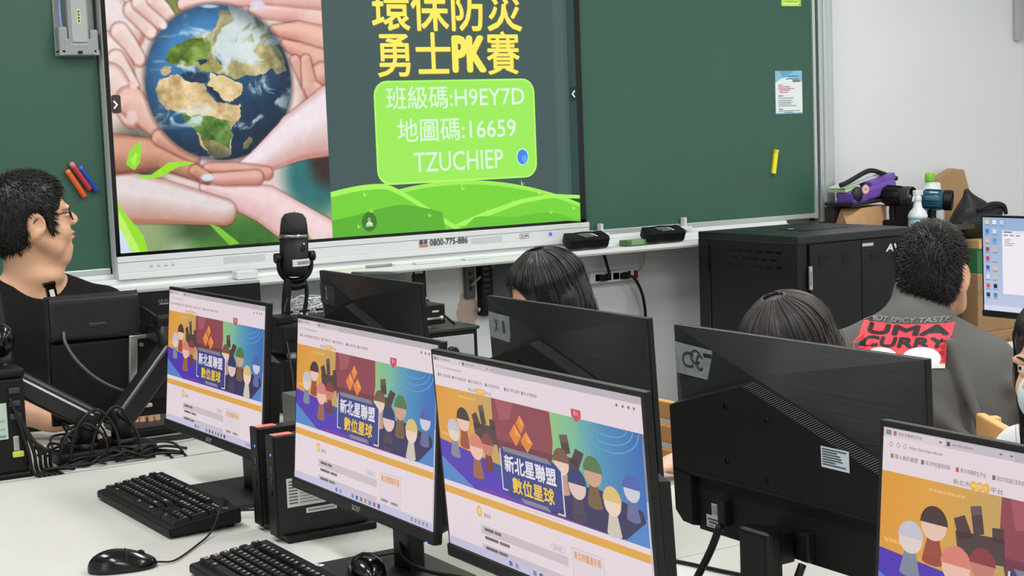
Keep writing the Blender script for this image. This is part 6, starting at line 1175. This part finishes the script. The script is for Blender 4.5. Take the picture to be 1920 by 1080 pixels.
def face_parts(P, H, brow=(24, 22, 22)):
    for s in (-1, 1):
        b = MB(); b.M = Matrix.Translation(-Vector(P.location)) @ H; b.sphere((0.0790, s * 0.033, 0.0115), 0.0125, 20); e = b.build('eye', mat('eye_white', (214, 210, 204), 0.25), P)
        b = MB(); b.M = Matrix.Translation(-Vector(P.location)) @ H; b.sphere((0.0852, s * 0.0335, 0.0117), (0.0070, 0.0068, 0.0068), 16); b.build('iris', mat('dark_iris', (28, 20, 16), 0.2), e)
        b = MB(); b.M = Matrix.Translation(-Vector(P.location)) @ H; b.tube([(0.094, s * 0.016, 0.027), (0.094, s * 0.032, 0.033), (0.083, s * 0.050, 0.028)], 0.0032, 6, 5, lambda t: 1 - 0.5 * t); b.build('eyebrow', mat('brow_hair', brow, 0.6), P)
    b = MB(); b.M = Matrix.Translation(-Vector(P.location)) @ H; b.sphere((0.0965, 0, -0.0475), (0.0068, 0.0195, 0.0050), 18); b.sphere((0.0945, 0, -0.0600), (0.0068, 0.0165, 0.0056), 18); b.build('lips', mat('lip_skin', (178, 110, 98), 0.45), P)
def limbs(P, name, m, caps, res=0.008, extra=()):
    B = Body()
    for c in caps: B.cap(*c, k=0.03)
    for c in extra: B.ell(*c)
    return pmesh(B, res, name, m, P)[0]

# ---- wooden chairs
def make_chair(label, hb, loc, rotz, seat=0.42):
    """faces +Y, backrest at -Y"""
    t = thing('wooden_chair', label, 'chair', loc, rotz)
    MB().box((-0.19, -0.18, seat - 0.022), (0.19, 0.19, seat), 0.008, 3).build('seat', WOOD, t)
    for sx in (-1, 1):
        MB().box((sx * 0.17 - 0.015, 0.15, 0), (sx * 0.17 + 0.015, 0.18, seat - 0.022), 0.004).build('leg', WOOD, t)
        b = MB(); b.prism([(sx * 0.17 - 0.014, -0.19), (sx * 0.17 + 0.014, -0.19), (sx * 0.17 + 0.014, -0.155), (sx * 0.17 - 0.014, -0.155)], 0, hb - 0.004, 0.003); b.build('leg', WOOD, t)
    for k in range(3): MB().box((-0.20, -0.197, hb - 0.052 - 0.068 * k), (0.20, -0.176, hb - 0.068 * k), 0.006, 3).build('back_slat', WOOD, t)
    return t

# ---- the teacher
TX, TY = 1.10, 4.42
P = thing('person', 'man in black t-shirt and glasses, seated and looking at the display', 'person', (TX, TY, 0))
H = hframe((1.092, 4.40, 1.302), 91, 9, 2, 1.05)
SK = SKIN('teacher', (214, 166, 134))
B = Body(); head(B, H, 0.7)
B.cap((1.070, 4.405, 1.235), (1.085, 4.43, 1.10), 0.062, 0.072, 0.02); B.ell((1.135, 4.395, 1.196), (0.052, 0.050, 0.030), 0.03); B.ell((1.11, 4.385, 1.150), (0.055, 0.05, 0.035), 0.03)
B.cap((1.10, 4.44, 1.12), (1.27, 4.44, 1.045), 0.055, 0.055, 0.03); B.cap((1.08, 4.44, 1.12), (0.90, 4.44, 1.045), 0.055, 0.055, 0.03)
B.ell((1.09, 4.44, 0.94), (0.20, 0.12, 0.21), 0.04); B.ell((1.09, 4.42, 0.72), (0.19, 0.15, 0.19), 0.05)
AL, AR = ((1.29, 4.44, 1.03), (1.38, 4.36, 0.83), (1.30, 4.13, 0.785)), ((0.89, 4.44, 1.03), (0.86, 4.30, 0.845), (1.04, 4.11, 0.79))
for a, e, w in (AL, AR): B.cap(a, e, 0.056, 0.044, 0.03); B.cap(e, w, 0.043, 0.029, 0.015)
hand(B, AL[2], (-0.35, -1, -0.05), (0, 0, 1), -1, 0.8); hand(B, AR[2], (0.6, -0.8, -0.05), (0, 0, 1), 1, 0.8)
pmesh(B, 0.0045, 'body', SK, P)
# shirt
B = Body(); B.cap((1.09, 4.445, 1.105), (1.28, 4.445, 1.035), 0.064, 0.066, 0.03); B.cap((1.08, 4.445, 1.105), (0.90, 4.445, 1.035), 0.064, 0.066, 0.03)
B.ell((1.09, 4.44, 0.94), (0.222, 0.142, 0.215), 0.05); B.ell((1.09, 4.42, 0.72), (0.215, 0.172, 0.20), 0.06)
for a, e, w in (AL, AR): a = Vector(a); e = Vector(e); B.cap(a, a + (e - a) * 0.80, 0.070, 0.066, 0.03)
B.ell((1.10, 4.365, 1.165), (0.078, 0.085, 0.075), 0.01, None, True); B.ell((1.08, 4.42, 1.20), (0.085, 0.085, 0.08), 0.01, None, True); B.plane((0, 0, -1), -0.60)
pmesh(B, 0.006, 't_shirt', mat('black_cotton', (17, 17, 18), 0.85, spec=0.2, bump=(26, 0.35)), P)
limbs(P, 'trousers', mat('dark_trousers', (30, 32, 38), 0.8), [((1.19, 4.42, 0.52), (1.22, 4.00, 0.50), 0.085, 0.065), ((1.22, 4.00, 0.50), (1.22, 4.06, 0.08), 0.062, 0.045), ((1.00, 4.42, 0.52), (0.98, 4.00, 0.50), 0.085, 0.065), ((0.98, 4.00, 0.50), (0.98, 4.06, 0.08), 0.062, 0.045)], 0.010, [((1.09, 4.46, 0.56), (0.20, 0.15, 0.12), 0.05)])
for x in (0.98, 1.22): b = MB(); b.sphere((x - TX, 4.00 - TY, 0.04), (0.045, 0.12, 0.042), 18); b.build('shoe', mat('dark_shoe', (30, 30, 32), 0.5), P)
face_parts(P, H)
B = Body(); h = B.local(H)
h.ell((-0.012, 0, 0.050), (0.106, 0.083, 0.092), 0.01); h.ell((-0.050, 0, -0.004), (0.068, 0.073, 0.080), 0.02)
for s in (-1, 1): h.cap((0.028, s * 0.074, 0.040), (0.028, s * 0.076, -0.022), 0.015, 0.010, 0.012)
h.ell((0.118, 0, 0.004), (0.060, 0.092, 0.085), 0.008, sub=True); h.ell((0.072, 0, -0.055), (0.062, 0.10, 0.07), 0.008, sub=True)
for s in (-1, 1): h.ell((-0.006, s * 0.092, -0.008), (0.026, 0.030, 0.036), 0.006, sub=True)
h.plane((0.25, 0, -1), 0.062); V, F = B.surface(0.005)
b = tufts(V, F, H, 4200, 0.019, 0.0016, (0.36, lambda l: (l.x + 0.06, l.y, (l.z - 0.12) * 0.9)), 3, lambda l: not (l.x > 0.05 and l.z < 0.05))
hair_object('hair', hair_mat('black_hair', (6, 6, 7), (20, 19, 20), 0.5), P, V, F, b)
g = MB(); g.M = Matrix.Translation(-Vector(P.location)) @ H
for s in (-1, 1):
    ring = [(0.099 - 0.010 * abs(math.cos(a)) * (1 if math.cos(a) * s > 0 else 0), s * 0.036 + 0.026 * math.cos(a), 0.008 + 0.019 * math.sin(a)) for a in np.linspace(0, 2 * math.pi, 21)]; g.tube(ring, 0.0021, 6, 1)
    g.tube([(0.090, s * 0.062, 0.014), (0.050, s * 0.078, 0.016), (0.000, s * 0.084, 0.018), (-0.020, s * 0.083, 0.002)], 0.0022, 6, 5)
g.tube([(0.099, -0.010, 0.012), (0.104, 0, 0.015), (0.099, 0.010, 0.012)], 0.0014, 6, 4); gl = g.build('glasses', mat('dark_frame', (40, 26, 34), 0.3), P)
cm = thing('clip_microphone', 'small black clip microphone with white label on the t-shirt neckline', 'microphone', (1.100, 4.283, 1.118))
b = MB(); b.M = Matrix.Rotation(math.radians(-10), 4, 'Y'); b.box((-0.014, -0.010, -0.032), (0.014, 0.006, 0.020), 0.005, 3); b.box((-0.018, -0.012, 0.012), (0.016, 0.010, 0.026), 0.005, 3); b.build('case', BLACK_GLOSS, cm)
b = MB(); b.M = Matrix.Rotation(math.radians(-10), 4, 'Y'); b.box((-0.007, -0.0112, -0.026), (0.006, -0.0095, 0.004)); b.build('white_label', mat('label_white', (214, 216, 216), 0.5), cm)
make_chair('wooden chair under the man in the black t-shirt', 0.78, (1.09, 4.50, 0), math.pi)

# ---- long haired girl
def strands(H, part, phis, rx, ry, rz, zc, low, width, seed, lift=0.0, jitter=0.05, gap=0):
    """locks running from the parting over the skull and down"""
    r = np.random.default_rng(seed); b = MB()
    for phi in phis:
        a = math.radians(phi + r.normal(0, 3)); ca, sa = math.cos(a), math.sin(a); k_ = 1 + r.normal(0, 0.012) + lift; kf = r.uniform(0.85, 1.22)
        pts = [(part * 0.25 * 0 - 0.01 + 0.02 * ca, part * math.copysign(1, sa) * 0.006 + 0.02 * sa, zc + rz * k_)]
        for th in ((28, 50, 72, 90) if abs(phi) > gap else (24, 40, 54, 64)): t = math.radians(th * (1 if abs(phi) > gap else kf)); pts.append((-0.012 + rx * k_ * math.sin(t) * ca, ry * k_ * math.sin(t) * sa, zc + rz * k_ * math.cos(t)))
        zl = low * r.uniform(0.9, 1.05); x_, y_, z_ = pts[-1]
        for f in ((0.33, 0.66, 1.0) if abs(phi) > gap else ()): pts.append((x_ * (1 - 0.06 * f) + r.normal(0, jitter * 0.06), y_ * (1 - 0.02 * f) + r.normal(0, jitter * 0.08), z_ + (zl - z_) * f))
        b.M = H; b.tube(pts, width * r.uniform(0.7, 1.4), 5, 4, lambda t: 1 - 0.55 * t)
    return b.bm
def girl(label, o, az, pitch, s, skin, cloth, hairm, low, seed, shoulder_z, face_gap=52, nst=300, mask=False):
    P = thing('person', label, 'person', (o[0] + 0.06, o[1], 0)); H = hframe(o, az, pitch, 0, s); SK = SKIN('g%d' % seed, skin)
    F3 = Vector((math.sin(math.radians(az)), math.cos(math.radians(az)), 0)); R3 = Vector((F3.y, -F3.x, 0)); O = Vector(o); nb = O - F3 * 0.045; nb.z = shoulder_z + 0.03
    B = Body(); head(B, H, 0.6); B.cap(O - F3 * 0.02 + Vector((0, 0, -0.06)), nb, 0.050, 0.052, 0.02)
    sh = [nb - F3 * 0.01 + R3 * q_ * 0.145 + Vector((0, 0, -0.055)) for q_ in (-1, 1)]
    for q_ in (0, 1): B.cap(nb + Vector((0, 0, -0.02)), sh[q_], 0.042, 0.046, 0.03)
    ch = nb - F3 * 0.01; B.ell((ch.x, ch.y, ch.z - 0.20), (0.11, 0.145, 0.19), 0.04); B.ell((ch.x + 0.02, ch.y, ch.z - 0.42), (0.11, 0.14, 0.17), 0.05)
    el = [sh[q_] + R3 * (-0.05, 0.05)[q_] + F3 * 0.05 + Vector((0, 0, -0.20)) for q_ in (0, 1)]; wr = [e_ + F3 * 0.19 + R3 * (0.05, -0.05)[i] for i, e_ in enumerate(el)]
    for w_ in wr: w_.z = DT + 0.035
    for q_ in (0, 1): B.cap(sh[q_], el[q_], 0.044, 0.036, 0.03); B.cap(el[q_], wr[q_], 0.034, 0.024, 0.012); hand(B, wr[q_], F3 + Vector((0, 0, -0.05)), (0, 0, 1), (-1, 1)[1 - q_], 0.8, 0.85)
    pmesh(B, 0.0055, 'body', SK, P)
    B = Body()
    for q_ in (0, 1): B.cap(nb + Vector((0, 0, -0.035)), sh[q_], 0.050, 0.056, 0.03); B.cap(sh[q_], sh[q_] + (el[q_] - sh[q_]) * 0.7, 0.056, 0.052, 0.03)
    B.ell((ch.x, ch.y, ch.z - 0.20), (0.13, 0.165, 0.20), 0.05); B.ell((ch.x + 0.02, ch.y, ch.z - 0.42), (0.13, 0.16, 0.19), 0.06); B.ell((nb.x, nb.y, nb.z + 0.02), (0.06, 0.06, 0.05), 0.01, None, True)
    pmesh(B, 0.008, 't_shirt', mat('cloth_g%d' % seed, cloth, 0.85, bump=(26, 0.3)), P)
    hp = ch + Vector((0, 0, 0)); hp.z = 0.50; kn = [hp + F3 * 0.36 + R3 * q_ * 0.09 for q_ in (-1, 1)]
    limbs(P, 'trousers', mat('navy_trousers', (34, 38, 54), 0.8), sum([[(tuple(hp + R3 * q_ * 0.08), tuple(k2), 0.075, 0.055), (tuple(k2), (k2.x + 0.02, k2.y, 0.08), 0.052, 0.040)] for q_, k2 in zip((-1, 1), kn)], []), 0.010)
    for k2 in kn: b = MB(); b.sphere((k2.x - P.location.x - 0.03, k2.y - P.location.y, 0.035), (0.10, 0.04, 0.036), 16); b.build('shoe', mat('pale_shoe', (190, 190, 192), 0.6), P)
    face_parts(P, H)
    B = Body(); h = B.local(H); h.ell((-0.012, 0, 0.052), (0.112, 0.090, 0.096), 0.01); h.ell((-0.050, 0, -0.01), (0.078, 0.086, 0.10), 0.03)
    h.cap((-0.055, 0, -0.02), (-0.070, 0, low + 0.02), 0.062, 0.050, 0.03)
    for q_ in (-1, 1): h.cap((-0.020, q_ * 0.066, 0.0), (-0.040, q_ * 0.078, low + 0.03), 0.030, 0.026, 0.03); h.cap((0.018, q_ * 0.078, 0.04), (-0.012, q_ * 0.086, low * 0.7), 0.013, 0.012, 0.012)
    h.ell((0.125, 0, -0.015), (0.075, 0.074, 0.105), 0.006, sub=True)
    V, F = B.surface(0.006)
    ph = np.linspace(-180, 180, 560); bm_ = strands(H, 0.8, ph, 0.114, 0.092, 0.097, 0.052, low, 0.0020, seed, gap=face_gap)
    b2 = strands(H, 0.8, ph[::4], 0.114, 0.092, 0.097, 0.052, low * 0.9, 0.0011, seed + 1, 0.02, 0.15, gap=face_gap); mt = bpy.data.meshes.new('x'); b2.to_mesh(mt); bm_.from_mesh(mt); b2.free(); bpy.data.meshes.remove(mt)
    hair_object('hair', hairm, P, V, F, bm_)
    if mask:
        B = Body(); h = B.local(H); h.ell((0.052, 0, -0.048), (0.056, 0.060, 0.055), 0.02); h.ell((0.085, 0, -0.030), (0.032, 0.032, 0.034), 0.02); h.ell((0.020, 0, 0.055), (0.12, 0.12, 0.060), 0.004, sub=True); h.ell((-0.035, 0, -0.03), (0.066, 0.11, 0.12), 0.004, sub=True)
        pm, V, F = pmesh(B, 0.004, 'face_mask', mat('mask_cloth', (206, 222, 230), 0.7, bump=(40, 0.2)), P)
        for q_ in (-1, 1): b = MB(); b.M = Matrix.Translation(-Vector(P.location)) @ H; b.tube([(0.050, q_ * 0.062, -0.018), (0.015, q_ * 0.080, -0.004), (-0.018, q_ * 0.088, 0.004)], 0.0016, 6, 5); b.build('ear_loop', mat('mask_cloth', (206, 222, 230), 0.7), pm)
    return P
BLK = hair_mat('black_long_hair', (7, 7, 8), (26, 25, 27), 0.36)
BRN = hair_mat('brown_black_hair', (18, 15, 15), (54, 47, 45), 0.42)
girl('girl with long straight black hair, only forehead and hair above the monitor', (2.21, 3.50, 1.045), 275, -16, 0.97, (216, 160, 134), (70, 80, 96), BLK, -0.30, 11, 0.905)
girl('child whose brown-black hair dome shows above the biggest monitor back', (2.20, 2.525, 0.993), 270, -20, 0.97, (216, 166, 140), (120, 120, 126), BRN, -0.12, 21, 0.855)
girl('person at the right photo border wearing a pale blue face mask', (2.31, 1.889, 1.035), 270, -4, 0.97, (222, 172, 146), (214, 214, 214), BLK, -0.22, 31, 0.865, 50, 300, True)
make_chair('slatted wooden chair behind the long-haired girl, seen between two monitors', 0.735, (2.40, 3.47, 0), math.radians(90))
make_chair('wooden chair behind the child with brown-black hair', 0.735, (2.34, 2.55, 0), math.radians(90))
make_chair('light wooden chair whose rail end shows below the boy\'s right sleeve', 0.862, (2.62, 2.055, 0), math.radians(-120))

# ---- boy in the grey shirt, from behind
P = thing('person', 'boy with short black hair in a grey printed t-shirt, seen from behind', 'person', (2.74, 2.66, 0))
AZ = 56; H = hframe((2.785, 2.672, 1.118), 57, -4, 0, 0.95); SK = SKIN('boy', (206, 156, 126))
F3 = Vector((math.sin(math.radians(AZ)), math.cos(math.radians(AZ)), 0)); R3 = Vector((F3.y, -F3.x, 0)); O = Vector((2.70, 2.65, 1.0))
pt_ = lambda f, r, z: tuple(O + F3 * f + R3 * r + Vector((0, 0, z)))
B = Body(); head(B, H, 0.8); B.cap(tuple(Vector((2.785, 2.672, 1.06))), pt_(0.048, 0.0, 0.03), 0.052, 0.058, 0.02)
RA = (pt_(0.03, 0.160, -0.088), pt_(0.11, 0.215, -0.21), pt_(0.34, 0.12, -0.215)); LA = (pt_(0.03, -0.19, -0.085), pt_(0.14, -0.26, -0.22), pt_(0.36, -0.14, -0.215))
for a, e, w in (RA, LA): B.cap(pt_(0, 0, 0.015), a, 0.045, 0.050, 0.03); B.cap(a, e, 0.052, 0.044, 0.03); B.cap(e, w, 0.043, 0.028, 0.015)
B.ell(pt_(0.03, 0, -0.17), (0.13, 0.16, 0.18), 0.04); B.ell(pt_(0.02, 0, -0.36), (0.15, 0.17, 0.18), 0.05)
hand(B, RA[2], F3, (0, 0, 1), 1, 0.8, 0.9); hand(B, LA[2], F3, (0, 0, 1), -1, 0.8, 0.9)
pmesh(B, 0.005, 'body', SK, P)
B = Body()
for a, e, w in (RA, LA): a = Vector(a); e = Vector(e); B.cap(pt_(0, 0, 0.010), tuple(a), 0.056, 0.064, 0.04); B.cap(tuple(a), tuple(a + (e - a) * 0.72), 0.066, 0.068, 0.03)
Rm = [[F3.x, -R3.x, 0], [F3.y, -R3.y, 0], [0, 0, 1]]
B.ell(pt_(0.015, 0, -0.175), (0.155, 0.215, 0.205), 0.05, Rm); B.ell(pt_(0.02, 0, -0.37), (0.175, 0.215, 0.21), 0.06, Rm)
B.cap(pt_(0.02, 0, 0.0), pt_(0.070, 0.005, 0.075), 0.074, 0.068, 0.03)
for a_, b_, r_f in (((-0.10, 0.10, -0.02), (-0.135, 0.17, -0.20), 0.016), ((-0.12, 0.05, -0.16), (-0.15, 0.19, -0.27), 0.015), ((-0.13, -0.02, -0.24), (-0.16, 0.18, -0.36), 0.015), ((-0.15, -0.14, -0.33), (-0.155, 0.10, -0.45), 0.016), ((0.03, 0.185, -0.07), (0.02, 0.23, -0.17), 0.014), ((-0.02, 0.215, -0.12), (0.10, 0.265, -0.19), 0.013), ((-0.09, -0.12, -0.03), (-0.13, -0.19, -0.2), 0.016)): B.cap(pt_(*a_), pt_(*b_), r_f, r_f * 0.7, 0.03)
B.ell(pt_(0.120, 0.0, 0.160), (0.088, 0.078, 0.066), 0.010, Rm, True); B.plane((0, 0, -1), -0.47)
sh, SV, SF = pmesh(B, 0.006, 't_shirt', mat('grey_cotton', (94, 93, 91), 0.9, spec=0.2, bump=(16, 0.5)), P)
limbs(P, 'trousers', mat('black_trousers', (26, 26, 28), 0.8), sum([[(pt_(0.05, s * 0.10, -0.50), pt_(0.42, s * 0.13, -0.50), 0.085, 0.062), (pt_(0.42, s * 0.13, -0.50), pt_(0.42, s * 0.14, -0.93), 0.058, 0.042)] for s in (-1, 1)], []), 0.010, [(pt_(0, 0, -0.44), (0.17, 0.19, 0.13), 0.05)])
for s in (-1, 1): b = MB(); c = Vector(pt_(0.47, s * 0.14, -0.96)) - Vector(P.location); b.sphere(c, (0.075, 0.075, 0.038), 16); b.build('shoe', mat('pale_shoe', (190, 190, 192), 0.6), P)
face_parts(P, H)
B = Body(); h = B.local(H); h.ell((-0.010, 0, 0.050), (0.104, 0.081, 0.091), 0.01); h.ell((-0.048, 0, -0.004), (0.066, 0.072, 0.076), 0.02); h.ell((0.120, 0, -0.005), (0.060, 0.092, 0.095), 0.008, sub=True); h.ell((0.070, 0, -0.060), (0.066, 0.10, 0.075), 0.008, sub=True)
for s in (-1, 1): h.ell((-0.004, s * 0.094, -0.012), (0.026, 0.034, 0.034), 0.006, sub=True)
h.plane((0.25, 0, -1), 0.084); V, F = B.surface(0.005)
b = tufts(V, F, H, 5200, 0.016, 0.0016, (0.75, lambda l: (l.x + 0.075, l.y + 0.01, (l.z - 0.105) * 0.8)), 5, lambda l: not (abs(l.y) > 0.055 and -0.06 < l.z < 0.036 and l.x > -0.034))
hair_object('hair', hair_mat('black_short_hair', (6, 6, 6), (22, 21, 20), 0.5), P, V, F, b)
# the print on the back of the shirt, laid on the cloth
bvh = BVHTree.FromPolygons([tuple(v) for v in SV], [tuple(f) for f in SF])
def on_shirt(x, z):                       # x to the right across the back, z up
    o = Vector(pt_(-0.6, x, z)); hit = bvh.ray_cast(o, F3); p = hit[0] if hit[0] is not None else Vector(pt_(-0.10, x, z)); return p
pr = Art(); RED = (226, 70, 82); INK = (40, 38, 38)
x0, x1, zt, zb = -0.118, 0.098, 0.022, -0.070
def skew(x, z): return (x + 0.10 * (z - zt), z)
for i in range(10):
    for j in range(7): a, b_, c, d = (x0 + (x1 - x0) * i / 10, zt + (zb - zt) * j / 7), (x0 + (x1 - x0) * (i + 1) / 10, zt + (zb - zt) * j / 7), (x0 + (x1 - x0) * (i + 1) / 10, zt + (zb - zt) * (j + 1) / 7), (x0 + (x1 - x0) * i / 10, zt + (zb - zt) * (j + 1) / 7); pr.poly([skew(*q_) for q_ in (a, d, c, b_)], RED, 0)
pr.text('HOT SPICY TASTE', x0 + 0.016, 0.0245, x1 - 0.012, 0.0365, (136, 132, 132), 1, 0.03, 0.003); pr.text('UMA', x0 + 0.014, -0.004, x1 - 0.008, 0.020, INK, 1, 0.10, 0.005); pr.text('CURRY', x0 + 0.006, -0.031, x1 - 0.012, -0.007, INK, 1, 0.08, 0.005)
for cx, cz, rx, rz in ((-0.058, -0.054, 0.040, 0.023), (0.034, -0.054, 0.044, 0.026), (-0.112, -0.056, 0.018, 0.018)): pr.ell(cx, cz, rx, rz, (226, 224, 222), 2, 20)
pr.rect(x0 - 0.02, zb - 0.004, x1 - 0.01, zb + 0.006, (226, 224, 222), 2)
bm = bmesh.new(); tm = pr.mesh('print'); bm.from_mesh(tm)
bmesh.ops.triangulate(bm, faces=[f for f in bm.faces if len(f.verts) > 4]); bmesh.ops.subdivide_edges(bm, edges=[e for e in bm.edges if e.calc_length() > 0.012], cuts=2)
for v in bm.verts: p = on_shirt(v.co.x, v.co.y); v.co = p - F3 * (0.0022 + v.co.z * 3.0) - Vector(P.location)
bmesh.ops.recalc_face_normals(bm, faces=list(bm.faces)); bm.to_mesh(tm); bm.free(); tm.materials.append(PRINT); o = bpy.data.objects.new('back_print', tm); COL.objects.link(o); o.parent = sh
stl = thing('wooden_stool', 'wooden stool the boy in the grey shirt sits on', 'stool', tuple(Vector((2.70, 2.65, 0)) + F3 * 0.05), math.radians(-AZ))
MB().box((-0.17, -0.15, 0.385), (0.17, 0.17, 0.408), 0.008, 3).build('seat', WOOD, stl)
for sx in (-1, 1):
    for sy in (-1, 1): MB().box((sx * 0.145 - 0.014, sy * 0.13 + 0.01 - 0.014, 0), (sx * 0.145 + 0.014, sy * 0.13 + 0.01 + 0.014, 0.386), 0.003).build('leg', WOOD, stl)
